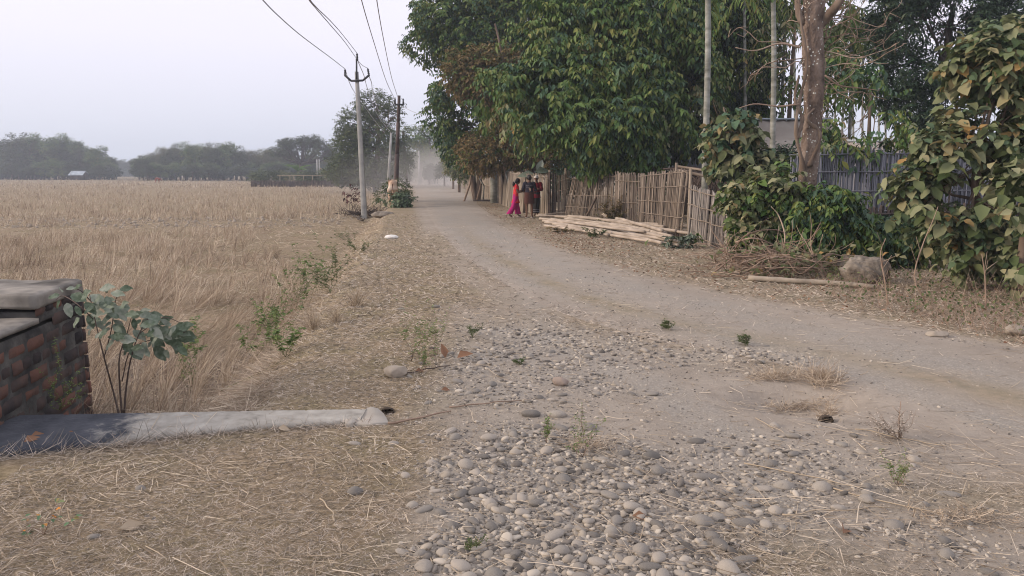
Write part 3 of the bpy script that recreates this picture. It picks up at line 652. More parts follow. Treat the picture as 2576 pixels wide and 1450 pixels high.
def slab_material():
    m = M('cast_culvert_slab', [c(.17, .158, .14), c(.30, .282, .25), c(.36, .34, .305), c(.44, .42, .38)], .95, 0, (11, .62), bump=(38, .9, .008))
    t = m.node_tree; n = t.nodes.new; l = t.links.new
    bs = [q for q in t.nodes if q.type == 'BSDF_PRINCIPLED'][0]; src = bs.inputs['Base Color'].links[0].from_socket
    co = n('ShaderNodeTexCoord'); sx = n('ShaderNodeSeparateXYZ'); l(co.outputs['Object'], sx.inputs[0])
    nz = n('ShaderNodeTexNoise'); nz.inputs['Scale'].default_value = 4.5; nz.inputs['Detail'].default_value = 9; nz.inputs['Roughness'].default_value = .68; l(co.outputs['Object'], nz.inputs[0])
    a = n('ShaderNodeMath'); a.operation = 'MULTIPLY_ADD'; l(nz.outputs['Fac'], a.inputs[0]); a.inputs[1].default_value = 1.1; l(sx.outputs['X'], a.inputs[2])
    r = n('ShaderNodeMapRange'); l(a.outputs[0], r.inputs[0]); r.inputs[1].default_value = .30; r.inputs[2].default_value = .12; r.inputs[3].default_value = 0; r.inputs[4].default_value = 1
    # old black mould stain that covers the slab's outer end
    st = n('ShaderNodeValToRGB'); l(nz.outputs['Fac'], st.inputs[0]); st.color_ramp.elements[0].color = c(.032, .036, .046); st.color_ramp.elements[0].position = .3; st.color_ramp.elements[1].color = c(.095, .10, .118); st.color_ramp.elements[1].position = .7
    mx = n('ShaderNodeMixRGB'); l(r.outputs[0], mx.inputs[0]); l(src, mx.inputs[1]); l(st.outputs[0], mx.inputs[2])
    vo = n('ShaderNodeTexVoronoi'); vo.feature = 'DISTANCE_TO_EDGE'; vo.inputs['Scale'].default_value = 2.1; wn = n('ShaderNodeMixRGB'); wn.blend_type = 'ADD'; wn.inputs[0].default_value = .25; l(co.outputs['Object'], wn.inputs[1]); l(nz.outputs['Color'], wn.inputs[2]); l(wn.outputs[0], vo.inputs['Vector']); cr = n('ShaderNodeMapRange'); l(vo.outputs['Distance'], cr.inputs[0]); cr.inputs[1].default_value = .004; cr.inputs[2].default_value = .014; cr.inputs[3].default_value = .0; cr.inputs[4].default_value = 0
    m2 = n('ShaderNodeMixRGB'); l(cr.outputs[0], m2.inputs[0]); l(mx.outputs[0], m2.inputs[1]); m2.inputs[2].default_value = c(.05, .045, .04); l(m2.outputs[0], bs.inputs['Base Color'])
    return m
MT['slab'] = slab_material()
r_ = np.random.default_rng(21)
def culvert_slab():
    a = P(985, 1027, .03); b = P(-60, 1044, .03)
    t = empty('culvert_slab', (P(480, 1060)[0], 4.6, 0), 'long low concrete culvert slab, pale at the road end and stained black at the other', 'slab')
    mb = MB(); n = 240
    X = np.linspace(-4.0, a[0] - .17, n); yb = np.interp(X, [b[0], a[0]], [b[1], a[1]]); wd = np.interp(X, [-3.3, -2.25, -1.72, -1.05], [.74, .43, .31, .23])
    prof = [(0, -.25), (0, .0), (0, .022), (-.03, .030), (-.15, .031), (-.3, .03), (-.45, .032), (-.6, .031), (-.75, .03), (-.9, .028), (-.97, .022), (-1, .008), (-1.005, -.04), (-1.01, -.10), (-1.02, -.35)]
    V = []
    for i in range(n):
        for k, (dy, z) in enumerate(prof):
            x = X[i]; q = fbm(np.array([x * 7]), np.array([dy * 4 + 2]), 4)[0] - .5; q2 = fbm(np.array([x * 26]), np.array([dy * 9 + 2]), 6)[0] - .5; ch = max(0, q2 * 2 - .32) * .05 * (abs(dy) > .9 or abs(dy) < .04)
            V.append((x, yb[i] + dy * wd[i] + .016 * q * (k > 8) + (ch if dy < -.5 else -ch), z + .004 * q + .003 * q2 - ch * .7))
    V = np.array(V); m_ = len(prof); i = np.arange(n - 1)[:, None] * m_ + np.arange(m_ - 1)[None]
    F = np.stack([i, i + 1, i + m_ + 1, i + m_], -1).reshape(-1, 4); mb.add(V, F)
    e_ = (n - 1) * m_; mb.F4.append((np.array([[e_, e_ + 2, e_ + 4, e_ + 14], [e_ + 4, e_ + 8, e_ + 11, e_ + 14]]), 0)); mb.F4.append((np.array([[0, 14, 4, 2], [4, 14, 11, 8]]), 0))
    o = mk('beam', mb, MT['slab'], t, smooth=True)
    return t
slab_t = culvert_slab()
def broken_piece(outline, name, label, th=.05, lift=.03, tilt=(0, 0)):
    pts = np.array([P(*q) for q in outline]); ctr = pts.mean(0); ctr[2] = pts[:, 2].min()
    mb = MB(); k = len(pts); top = pts.copy(); top[:, 2] = ctr[2] + lift + (pts[:, 0] - ctr[0]) * tilt[0] + (pts[:, 1] - ctr[1]) * tilt[1]
    inn = ctr + (top - ctr) * .93; inn[:, 2] = top[:, 2] + .006; mid = np.array([[ctr[0], ctr[1], top[:, 2].mean() + .007]])
    bot = top.copy(); bot[:, 2] -= th
    V = np.concatenate([bot, top, inn, mid]); F4 = []; F3 = []
    for i in range(k):
        j = (i + 1) % k; F4 += [(i, j, k + j, k + i), (k + i, k + j, 2 * k + j, 2 * k + i)]; F3.append((2 * k + i, 2 * k + j, 3 * k))
    mb.V.append(V); mb.n = len(V); mb.F4.append((np.array(F4), 0)); mb.F3.append((np.array(F3), 0))
    o = mk(name, mb, MT['tan_slab'], org=ctr); tag(o, label, 'slab piece'); return o
MT['tan_slab'] = M('broken_slab_face', [c(.27, .24, .205), c(.34, .31, .27), c(.40, .37, .33)], .95, 0, (5, .5), bump=(50, .3, .004))
broken_piece([(896, 1048), (932, 1032), (952, 1036), (966, 1048), (975, 1062), (978, 1070), (890, 1074), (906, 1058)], 'slab_fragment', 'pointed broken concrete piece lying at the end of the culvert slab', .05, .018, (0, .03))
broken_piece([(868, 1050), (905, 1046), (905, 1058), (888, 1075), (868, 1074)], 'slab_fragment', 'small cracked block between the pointed concrete piece and the slab', .05, .022)

def brick_parapet():
    x1 = -3.50; y0, y1 = 4.0, 5.95; x0 = -5.3; ys = 5.22       # step in the top
    t = empty('brick_parapet', (x1, 5.0, -.5), 'old stained brick parapet with worn stepped cement caps', 'brick wall')
    sk = -.14          # the face runs slightly skew
    core = MB(); b = MB(); cap = MB(); r = np.random.default_rng(9)
    def put(mb, V): 
        V = V.copy(); V[:, 0] += (V[:, 1] - y1) * sk; return V
    tmp = MB(); rough_solid(tmp, x0, x1 - .012, y0, y1 - .012, -.8, .56, 6, 60, 40, .012, r, 3)
    for V in [np.concatenate(tmp.V)]:
        core.V.append(put(core, V)); core.n += len(V); core.F4 += tmp.F4
    tmp = MB(); rough_solid(tmp, x0, x1 - .012, ys + .01, y1 - .012, .56, .665, 6, 20, 6, .008, r, 3)
    off = core.n; V = np.concatenate(tmp.V); core.V.append(put(core, V)); core.n += len(V); core.F4 += [(F + off, m) for F, m in tmp.F4]
    # bricks: side face (x1) and the far end and near faces
    h = .112; z = -.72; row = 0; slots = []
    while z < .64:
        hh = .094
        off0 = (row % 2) * .12; y = y0 - off0
        if not (z > .50):
            pass
        while y < y1:
            L = .26 if row % 3 else .135
            a = max(y, y0); e = min(y + L - .014, y1)
            lim = ys if z + hh > .57 else y0
            if e - a > .03 and a >= lim - .02:
                slots.append((a, e, z, hh))
            y += L
        z += h; row += 1
    base, F6 = box((0, 0, 0), (2, 2, 2))
    for a, e, z, hh in slots:
        if r.random() < .05: continue
        dep = r.uniform(-.014, .008)
        # subdivided, worn brick face
        nn = 7; A, B_ = np.meshgrid(np.linspace(0, 1, nn), np.linspace(0, 1, 5), indexing='ij')
        rim = np.minimum.reduce([A, 1 - A, B_ * .6, (1 - B_) * .6]); rnd = sstep(0, .13, rim)
        yy = a + (e - a) * A + r.uniform(-.003, .003, A.shape); zz = z + hh * B_ + r.uniform(-.003, .003, A.shape)
        xx = x1 + dep - .020 * (1 - rnd) + r.normal(0, .0022, A.shape)
        V = np.stack([xx, yy, zz], -1).reshape(-1, 3); i = np.arange(nn - 1)[:, None] * 5 + np.arange(4)[None]
        F = np.stack([i, i + 5, i + 6, i + 1], -1).reshape(-1, 4); b.add(put(b, V), F)
        if e > y1 - .03:   # end face bricks
            xs = x1
            while xs > x0:
                V2, F2 = box((xs - .11, y1 - .01 + r.uniform(-.006, .006), z + hh / 2), (.215, .03, hh), 0, .003, r); b.add(put(b, V2), F2); xs -= .235
    mk('brickwork', core, MT['mortar'], t); mk('bricks', b, MT['brick'], t, smooth=True)
    tmp = MB(); rough_solid(tmp, x0, x1 + .012, ys - .03, y1 + .012, .668, .80, 50, 30, 8, .030, r, 8)
    V = np.concatenate(tmp.V); cap.V.append(put(cap, V)); cap.n = len(V); cap.F4 += tmp.F4; mk('upper_cap', cap, MT['plaster'], t, smooth=True)
    cap = MB(); tmp = MB(); rough_solid(tmp, x0, x1 + .006, y0, ys + .02, .562, .625, 40, 40, 5, .026, r, 12)
    V = np.concatenate(tmp.V); cap.V.append(put(cap, V)); cap.n = len(V); cap.F4 += tmp.F4; mk('lower_cap', cap, MT['plaster'], t, smooth=True)
    return t
parapet = brick_parapet()

# ---------------------------------------------------------------- fences
def fence(name, label, a, b, h0, h1, n, w, mat, lean=(0, 0), rails=(.2, .55, .9), post=None, jit=.03, skew=0.0, rail_mat=None, rng=None, back=.0, gaps=0.0):
    """split bamboo panel from a to b; lean moves the tops; skew fans the slats along the run"""
    r = rng or np.random.default_rng(abs(hash(label)) % 9999 if False else sum(map(ord, label)))
    a = np.array(a, float); b = np.array(b, float); t = empty(name, ((a[0] + b[0]) / 2, (a[1] + b[1]) / 2, min(a[2], b[2])), label, 'fence', 'bamboo fence panels along the verge')
    d = b - a; run = nrm(d); nrmv = nrm(np.cross(run, [0, 0, 1.0]))
    if nrmv[1] > 0: nrmv = -nrmv           # towards the road
    n = int(n * 1.3); s = (np.arange(n) + .5) / n; keep = r.random(n) > gaps; s = s[keep]; K = len(s)
    hgt = (h0 + (h1 - h0) * s) * (1 + r.uniform(-jit, jit, K))
    sk = skew if np.ndim(skew) == 0 else np.interp(s, np.linspace(0, 1, len(skew)), skew)
    off = np.where(np.arange(K) % 2, .008, -.008)
    p0 = a + d * s[:, None] + nrmv * off[:, None] + np.stack([r.normal(0, .012, K), r.normal(0, .006, K), r.uniform(-.02, .0, K)], -1)
    p1 = p0 + np.array([lean[0], lean[1], 0]) + run * (np.asarray(sk) + r.normal(0, .018, K))[:, None] + np.array([0, 0, 1.0]) * hgt[:, None]
    L_ = np.linalg.norm(d) / n
    pm = (p0 + p1) / 2 + nrmv * r.normal(0, .012, K)[:, None] + run * r.normal(0, .008, K)[:, None]
    V1, F1 = sticks(p0, pm, w * r.uniform(.8, 1.2, K), w * r.uniform(.75, 1.1, K)); V2, F2 = sticks(pm, p1, w * r.uniform(.75, 1.1, K), w * r.uniform(.6, 1.0, K))
    # weld the two halves so each slat is one piece of colour
    V = np.concatenate([V1.reshape(K, 8, 3), V2.reshape(K, 8, 3)[:, 4:]], 1); V[:, 4:8] = (V1.reshape(K, 8, 3)[:, 4:])
    Fk = []
    for j in range(4):
        k = (j + 1) % 4; Fk += [(j, k, 4 + k, 4 + j), (4 + j, 4 + k, 8 + k, 8 + j)]
    Fk += [(11, 8, 9, 10)]
    F = np.array(Fk)[None] + (np.arange(K) * 12)[:, None, None]
    mk('slats', MB().add(V.reshape(-1, 3), F.reshape(-1, 4)), MT[mat], t)
    ks = np.asarray(sk)
    for f in rails:
        mb = MB(); q = np.linspace(-.01, 1.01, 12); hq = h0 + (h1 - h0) * q; kk = np.interp(q, s, np.broadcast_to(ks, (K,)))
        pts = a + d * q[:, None] + (np.array([lean[0], lean[1], 0]) * f) + run * (kk * f)[:, None] + np.array([0, 0, 1.0]) * (hq * f)[:, None] + nrmv * (w + .012) + r.normal(0, .008, (12, 3))
        addtube(mb, pts, .007 + w * .32, 5); mk('rail', mb, MT[rail_mat or mat], t)
    for q in (post or []):
        mb = MB(); px_ = a + d * q[0] - nrmv * .07; addtube(mb, [px_ + [0, 0, -.1], px_ + [lean[0] * .5, lean[1] * .5, q[1]]], [q[2], q[2] * .85], 8, wob=.05, rng=r); mk('post', mb, MT[q[3] if len(q) > 3 else mat], t)
    return t
def gp(px, py, dz=0): p = GP(px, py); p[2] += dz; return p
# far to near
fence('bamboo_fence', 'pale grey woven fence at the far end of the road beyond the forked tree', gp(1152, 470), gp(1196, 484), 1.55, 1.6, 60, .03, 'slat_tan', post=[(.3, 1.9, .05), (.9, 1.9, .05)])
fence('bamboo_fence', 'low pale mat fence right behind the forked tree trunk', gp(1196, 484), gp(1236, 502), 1.55, 1.45, 60, .025, 'slat_tan', post=[(.8, 1.8, .05)])
fence('bamboo_fence', 'short split bamboo fence with a dark post between the forked tree and the three people', gp(1238, 503), gp(1262, 516), 1.75, 1.75, 44, .02, 'slat', post=[(1.0, 1.85, .09, 'post_dark')])
fence('bamboo_fence', 'smooth tan mat fence just left of the girl in red', gp(1264, 517), gp(1316, 536), 1.7, 1.62, 70, .020, 'slat_tan', lean=(.12, .1), rails=(.02, .97), post=[(.98, 1.8, .045, 'bark')])
fence('bamboo_fence', 'tan mat fence directly behind the three people', gp(1308, 533), gp(1380, 543), 1.62, 1.55, 64, .016, 'slat_tan', rails=(.03, .94), post=[(.97, 1.75, .05)])
GA, GB = gp(1378, 545), gp(1398, 545)
fence('bamboo_gate', 'narrow dark upright bamboo gate right of the man in the white cap', GA, GB, 1.68, 1.6, 16, .017, 'post_dark', rails=(.3, .8))
bpy.data.objects['bamboo_gate']['category'] = 'gate'
fence('bamboo_fence', 'gappy strip of knotted thin bamboo just right of the dark gate', gp(1402, 545), gp(1432, 546), 1.5, 1.7, 14, .013, 'slat', rails=(.15, .4, .62, .85), post=[(.6, 1.8, .05)], gaps=.15)
fence('bamboo_fence', 'thin slatted fence panel leaning to the right with a prop stick against it', gp(1418, 548), gp(1575, 566), 1.48, 1.6, 76, .014, 'slat', lean=(.0, .12), rails=(.28, .56, .95), skew=(.62, .42, .15, 0.0))
fence('bamboo_fence', 'weathered slatted fence panel with rusty brown patches in the middle of the fence', gp(1548, 566), gp(1612, 574), 1.64, 1.62, 34, .016, 'slat', lean=(0, .1), rails=(.45, .85), skew=.0)
fence('bamboo_fence', 'tall pale slatted fence panel behind the right end of the bamboo heap', gp(1604, 574), gp(1712, 600), 1.60, 1.74, 66, .016, 'slat', lean=(.05, .05), rails=(.3, .52, .75, .96), skew=(0, .0, .12, .26), post=[(.80, 1.9, .04, 'slat')])
fence('bamboo_fence', 'sagging grey slatted fence panel in front, right of the bamboo heap', gp(1728, 604), gp(1835, 632), 1.36, 1.12, 40, .022, 'slat_grey', rails=(.08, .42, .66, .93), skew=(.12, .1, .16, .1), post=[(-.04, 1.75, .045, 'slat_tan')], rail_mat='slat')
fence('bamboo_fence', 'grey slatted fence half hidden behind the leafy bush', gp(1835, 632), gp(2000, 668), 1.22, 1.1, 46, .022, 'slat_grey', rails=(.1, .5, .9), rail_mat='slat')
A = np.array([8.2, 15.4, 0]); B = np.array([11.0, 16.8, 0])
fence('bamboo_fence', 'dark old board fence under the blue grey woven wall', (6.9, 14.4, 0), (11.2, 15.6, 0), 1.0, 1.05, 60, .034, 'post_dark', rails=(.3, .85))
fence('bamboo_fence', 'brown fence seen behind the stems of the large leaved shrub', (8.3, 12.4, 0), (12.5, 12.2, 0), .75, .8, 90, .02, 'slat_grey', rails=(.05, .8))

# sticks leaning on or laid over the fence
def stick(name, label, pts, r0, r1, mat, cat='pole', group=None, n=8, nodes=0, org=None):
    mb = MB(); pts = np.asarray(pts, float)
    if len(pts) == 2: pts = pts[0] + (pts[1] - pts[0]) * np.linspace(0, 1, 6)[:, None] + np.vstack([[0, 0, 0], r_.normal(0, .006, (4, 3)), [0, 0, 0]])
    if nodes:      # bamboo joints: short swollen rings
        L_ = np.linalg.norm(pts[-1] - pts[0]); k = max(3, int(L_ / nodes)); t = np.linspace(0, 1, k * 4 + 1)
        idx = t * (len(pts) - 1); i = np.minimum(idx.astype(int), len(pts) - 2); f = (idx - i)[:, None]; Q_ = pts[i] * (1 - f) + pts[i + 1] * f
        rr = (r0 + (r1 - r0) * t) * np.where(np.arange(len(t)) % 4 == 0, 1.10, .97); 
        addtube(mb, Q_, rr, n, cap=True)
    else: addtube(mb, pts, np.linspace(r0, r1, len(pts)), n, wob=.06, rng=r_)
    o = mk(name, mb, MT[mat], org=(pts[0] if org is None else org), smooth=True); tag(o, label, cat, group); return o
stick('prop_stick', 'straight brown stick propping the leaning fence panel', [gp(1466, 560), Q(1515, 470, gp(1466, 560)[1] + .6)], .04, .035, 'bark', 'stick')
stick('hanging_log', 'thick short dark log hanging on the fence above the dry bush', [Q(1585, 512, 24.2), Q(1598, 485, 24.3), Q(1612, 455, 24.4)], .075, .04, 'bark', 'log')
# brush roof over the fence
def brush_roof():
    t = empty('brush_rack', Q(1780, 440, 21) * [1, 1, 0], 'heap of poles and dead branches laid over the fence top', 'brush heap')
    r = np.random.default_rng(33); mb = MB()
    for i in range(46):
        a = Q(r.uniform(1660, 1790), r.uniform(424, 446), r.uniform(23.2, 24.5)); b = a + np.array([r.uniform(.5, 1.4), r.uniform(-.7, .5), r.uniform(-.25, .08)])
        mid = (a + b) / 2 + r.normal(0, .06, 3); addtube(mb, [a, mid, b], [r.uniform(.012, .03)] * 3, 5)
    for i in range(160):
        px_ = r.uniform(1720, 1900); a = Q(px_, r.uniform(430, 462), np.interp(px_, [1720, 1900], [22.5, 19]) + r.uniform(-.4, 1.2)); b = a + np.array([r.uniform(-.4, .6), r.uniform(-.8, .3), -r.uniform(.2, .9)])
        addtube(mb, [a, (a + b) / 2 + r.normal(0, .08, 3), b], [r.uniform(.006, .014)] * 3, 4)
    mk('dead_branches', mb, MT['twig_dark'], t)
    mb = MB()
    for q in [((1700, 418), (1830, 438), 22.5, 20.0), ((1700, 428), (1868, 462), 19.5, 17.8), ((1720, 430), (1872, 470), 19.3, 17.6)]:
        addtube(mb, [Q(*q[0], q[2]), Q(*q[1], q[3])], [.035, .03], 7)
    mk('poles', mb, MT['slat'], t)
brush_roof()

# ---------------------------------------------------------------- pile of cut bamboo
def bamboo_pile():
    r = np.random.default_rng(17)
    S = [((1355, 549), (1700, 577), .045, .10, 'thin pole along the back of the heap next to the fence'), ((1384, 541), (1675, 569), .032, .32, 'slender orange tinted pole lying on the very back of the heap'),
         ((1358, 556), (1640, 578), .05, .05, ''), ((1366, 562), (1600, 585), .05, .05, ''), ((1372, 566), (1545, 594), .05, .05, ''), ((1392, 571), (1620, 612), .06, .06, ''),
         ((1370, 550), (1565, 545), .035, .18, 'short thin pole lying crosswise over the left end of the heap'),
         ((1430, 556), (1700, 600), .06, .17, ''), ((1455, 560), (1670, 590), .055, .20, ''), ((1490, 562), (1735, 596), .055, .12, ''), ((1500, 570), (1690, 618), .06, .12, 'thick, ending in an open joint at the heap front'),
         ((1535, 566), (1665, 606), .065, .24, 'thickest pole on top of the heap ending in a cut face'), ((1538, 575), (1690, 612), .055, .14, ''), ((1550, 560), (1742, 583), .05, .16, ''),
         ((1510, 586), (1664, 622), .055, .05, ''), ((1400, 576), (1530, 600), .05, .05, 'front left pole sticking out lowest on the verge'), ((1570, 580), (1750, 592), .05, .25, ''), ((1600, 588), (1752, 606), .055, .15, ''), ((1580, 598), (1740, 622), .05, .07, ''), ((1350, 551), (1470, 553), .04, .12, '')] + [((r.uniform(1360, 1480), r.uniform(554, 574)), (r.uniform(1560, 1735), 0), .045, r.uniform(.04, .22), '') for _ in range(10)]
    S = [(a, (b[0], b[1] or 572 + (b[0] - 1560) * .22 + (a[1] - 554) * 1.1), c_, d, e) for a, b, c_, d, e in S]
    dd = 'pale cut bamboo pole lying inside the heap before the fence'
    for a, b, rad, z, lab in S:
        p = GP(*a); q = GP(*b); p[2] += rad + z * .6; q[2] += rad + z * .75
        m = (p + q) / 2 + [r.normal(0, .03), r.normal(0, .05), r.uniform(-.01, .04)]
        rad *= .85; pts = catmull(np.array([p, p * .5 + m * .5 + r.normal(0, .012, 3), m, m * .5 + q * .5 + r.normal(0, .012, 3), q]), 9)
        stick('bamboo_pole', ('pale bamboo, ' + lab) if lab else dd, pts, rad, rad * .82, 'bamboo', 'bamboo pole', 'cut bamboo poles heaped on the verge', 9, nodes=.38)
bamboo_pile()
stick('split_pole_end', 'pale split bamboo end sticking up behind the heap', [Q(1516, 537, 23.5), Q(1545, 558, 23.0)], .06, .03, 'bamboo', 'bamboo piece')
stick('fallen_bamboo', 'single long bamboo pole lying on the dry verge near the boulder', catmull(np.array([gp(1882, 708, .05), gp(1990, 715, .05), gp(2110, 722, .05), gp(2205, 731, .05)]), 9), .044, .032, 'bamboo_old', 'bamboo pole', None, 10, nodes=.42)

# ---------------------------------------------------------------- houses
def corrugated(mb, a, b, c_, d, n=60, amp=.02):
    """roof sheet with corners a,b (ridge) and d,c_ (eave)"""
    a, b, c_, d = map(lambda v: np.array(v, float), (a, b, c_, d)); nn = nrm(np.cross(b - a, d - a)); nn = nn if nn[2] > 0 else -nn
    V = []
    for i in range(n + 1):
        s = i / n; o = nn * amp * (1 if i % 2 else -1); V += [a + (b - a) * s + o, d + (c_ - d) * s + o]
    V = np.array(V); V2 = V - nn * .02; k = len(V); F = []
    for i in range(n): F += [(2 * i, 2 * i + 1, 2 * i + 3, 2 * i + 2), (k + 2 * i, k + 2 * i + 2, k + 2 * i + 3, k + 2 * i + 1)]
    F.append((0, k, k + 1, 1)); mb.add(np.concatenate([V, V2]), np.array(F))
def house(name, label, x0, x1, y0, y1, wall_h, ridge_h, roofmat='tin', wallmat='slat_grey', over=.5, z=0, windows=1):
    t = empty(name, ((x0 + x1) / 2, (y0 + y1) / 2, z), label, 'house')
    ym = (y0 + y1) / 2; mb = MB()
    for (xa, ya, xb, yb) in ((x0, y0, x1, y0), (x1, y0, x1, y1), (x1, y1, x0, y1), (x0, y1, x0, y0)):
        L_ = math.hypot(xb - xa, yb - ya); n = int(L_ / .12); s = (np.arange(n) + .5) / n
        p0 = np.stack([xa + (xb - xa) * s, ya + (yb - ya) * s, np.full(n, z)], -1); p1 = p0.copy(); p1[:, 2] += wall_h + (np.where(xa == xb, (1 - np.abs(p0[:, 1] - ym) / ((y1 - y0) / 2)) * (ridge_h - wall_h), 0))
        mb.add(*sticks(p0, p1, .085, .085))
    mk('wall', mb, MT[wallmat], t)
    if windows:
        mb = MB(); V, F = box(((x0 * .6 + x1 * .4), y0 - .1, z + wall_h * .55), (1.0, .06, .9)); mb.add(V, F); w = mk('window', mb, MT['post_dark'], t)
        mb = MB(); V, F = box(((x0 * .3 + x1 * .7), y0 - .1, z + wall_h * .45), (.9, .06, wall_h * .88)); mb.add(V, F); mk('door', mb, MT['post_dark'], t)
    dz = (ridge_h - wall_h) / ((y1 - y0) / 2) * over; mb = MB()
    corrugated(mb, (x0 - over, ym, z + ridge_h), (x1 + over, ym, z + ridge_h), (x1 + over, y0 - over, z + wall_h - dz), (x0 - over, y0 - over, z + wall_h - dz), int((x1 - x0) / .12))
    corrugated(mb, (x0 - over, ym, z + ridge_h), (x1 + over, ym, z + ridge_h), (x1 + over, y1 + over, z + wall_h - dz), (x0 - over, y1 + over, z + wall_h - dz), int((x1 - x0) / .12))
    rf = mk('roof', mb, MT[roofmat], t)
    mb = MB(); V, F = box(((x0 + x1) / 2, ym, z + ridge_h + .03), (x1 - x0 + 2 * over, .34, .05)); mb.add(V, F); mk('ridge_cap', mb, MT['tin_grey'], rf)
    return t
# brown tin roof behind the big trunk: eave at about y=360 px, ridge 318 px
e0 = Q(1888, 362, 24); e1 = Q(2140, 362, 24)
house('tin_house', 'low house with a brown ribbed tin roof behind the big lichened trunk', e0[0] + .4, e1[0] - .2, 24.5, 28.1, 2.55, 3.45)
e0 = Q(2205, 372, 18); e1 = Q(2600, 345, 18)
hs2 = house('woven_house', 'shed with a rusted grey roof edge and blue grey woven bamboo wall', 9.0, 14.5, 17.6, 21.0, 2.15, 2.42, 'tin', 'slat_blue', windows=0)
# lattice above the woven wall and its diagonal braces
mb = MB(); r = np.random.default_rng(4)
xs = np.arange(8.9, 14.4, .11); n = len(xs); p0 = np.stack([xs, np.full(n, 17.35), np.full(n, 1.72)], -1); mb.add(*sticks(p0, p0 + [0, 0, .55], .008, .008))
for z in np.arange(1.78, 2.3, .1): mb.add(*sticks([[8.9, 17.33, z]], [[14.4, 17.33, z + .02]], .008, .008))
mk('lattice', mb, MT['slat_grey'], hs2)
mb = MB(); addtube(mb, [(9.9, 17.3, 2.0), (11.9, 17.25, 1.5)], [.03, .03], 6); addtube(mb, [(9.9, 17.28, 1.7), (11.8, 17.22, 1.2)], [.02, .02], 6); mk('brace', mb, MT['slat_grey'], hs2)
# woven screen wall nearer, blue grey
fence('woven_wall', 'blue grey woven bamboo wall behind the green bush', (5.9, 15.9, 0), (10.9, 16.3, 0), 2.05, 2.15, 170, .02, 'slat_blue', rails=(.2, .4, .6, .8, .98), jit=.06)
bpy.data.objects['woven_wall']['category'] = 'wall'; del bpy.data.objects['woven_wall']['group']
x0 = Q(1735, 385, 27)[0]
house('tin_shed', 'small shed with a pale blue grey tin roof seen behind the palm trunk', x0 + .3, x0 + 6.2, 29.3, 32.5, 1.75, 2.5, 'tin_grey', 'slat_grey')
# far shed in the field on the left
q0 = Q(187, 440, 215)
house('field_shed', 'tiny open shed with a pale tin roof under the far left trees', q0[0], q0[0] + 3.2, 213, 216, 1.7, 2.6, 'tin_grey', 'post_dark', over=.5, z=-.55)
# rail frame and low fences at the hedge in the middle distance
def rail_frame():
    a = P(703, 457, -.55); a = Q(703, 459, 118); t = empty('rail_frame', (a[0], 118, -.55), 'pale rail frame on thin posts before the distant hedge', 'frame'); mb = MB()
    top = Q(703, 443, 118)[2]
    for px in (703, 728, 738, 762, 785): 
        x = Q(px, 450, 118)[0]; mb2 = MB(); addtube(mb2, [(x, 118, -.6), (x + .1, 118, top)], [.05, .05], 6); mk('post', mb2, MT['slat_tan'], t)
    addtube(mb, [(a[0] - .3, 118, top + .02), (Q(800, 443, 118)[0], 118, top + .05), (Q(840, 443, 118)[0], 118, top)], [.05] * 3, 6); mk('rail', mb, MT['slat_tan'], t)
rail_frame()
x0 = Q(630, 455, 116)[0]; x1 = Q(905, 455, 116)[0]
fence('stick_fence', 'dark low stick fence along the distant hedge at the field edge', (x0, 116, -.6), (x1, 113, -.6), .95, 1.0, 190, .045, 'post_dark', rails=(.4, .85), jit=.15)
del bpy.data.objects['stick_fence']['group']

# ---------------------------------------------------------------- electric poles
def insulator(t, base, h, r=.035, lean=(0, 0)):
    mb = MB(); K = 10; zs = np.linspace(0, h, K); rr = np.array([.4] + [1.0 if i % 2 else .5 for i in range(1, K - 1)] + [.35]) * r
    addtube(mb, np.stack([base[0] + zs * lean[0], base[1] + zs * lean[1], base[2] + zs], -1), rr, 8); return mk('insulator', mb, MT['iron'], t)
def conc_pole(foot, top, w0=.135, w1=.08):
    t = empty('concrete_pole', foot, 'tall pale concrete electric pole with a V shaped steel cross arm', 'electric pole', 'electric poles beside the road')
    mb = MB(); foot = np.array(foot); top = np.array(top); K = 9
    for i in range(K - 1):
        pass
    ws = np.linspace(w0, w1, K); V = []; dlt = (top - foot)
    for i in range(K):
        p = foot + dlt * i / (K - 1)
        if i == 0: p = p - [0, 0, .1]
        w = ws[i]; ch = w * .25
        for sx, sy in ((-w, -w * .9 + ch), (-w + ch, -w * .9), (w - ch, -w * .9), (w, -w * .9 + ch), (w, w * .9 - ch), (w - ch, w * .9), (-w + ch, w * .9), (-w, w * .9 - ch)): V.append(p + [sx, sy, 0])
    V = np.array(V); F = [(i * 8 + j, i * 8 + (j + 1) % 8, (i + 1) * 8 + (j + 1) % 8, (i + 1) * 8 + j) for i in range(K - 1) for j in range(8)]
    F += [(64, 65, 66, 67), (64, 67, 68, 71), (68, 69, 70, 71)]
    mb.add(V, np.array(F)); mk('shaft', mb, MT['concrete'], t)
    return t
D1 = 36.0; pf = Q(917, 546, D1); pf[2] = gz(pf[0], D1); ptop = Q(897, 181, D1)
pole1 = conc_pole(pf, ptop)
mb = MB(); arm = [Q(869, 191, D1 - .15), Q(883, 204, D1 - .15), Q(913, 203, D1 - .15), Q(928, 190, D1 - .15)]
for a, b in zip(arm[:-1], arm[1:]): addtube(mb, [a, b], [.05, .05], 4)
mk('cross_arm', mb, MT['iron'], pole1)
mb = MB(); addtube(mb, [Q(897, 200, D1 - .14), Q(897, 152, D1 - .14)], [.045, .04], 4); addtube(mb, [Q(895, 151, D1 - .14), Q(901, 151, D1 - .14)], [.05, .05], 4); mk('top_bracket', mb, MT['iron'], pole1)
INS1 = [(Q(868, 193, D1), Q(868, 174, D1)), (Q(899, 151, D1), Q(898, 134, D1)), (Q(928.5, 192, D1), Q(925, 172, D1))]
for a, b in INS1: insulator(pole1, a, b[2] - a[2], .06, ((b[0] - a[0]) / (b[2] - a[2]), 0))
D2 = 44.0
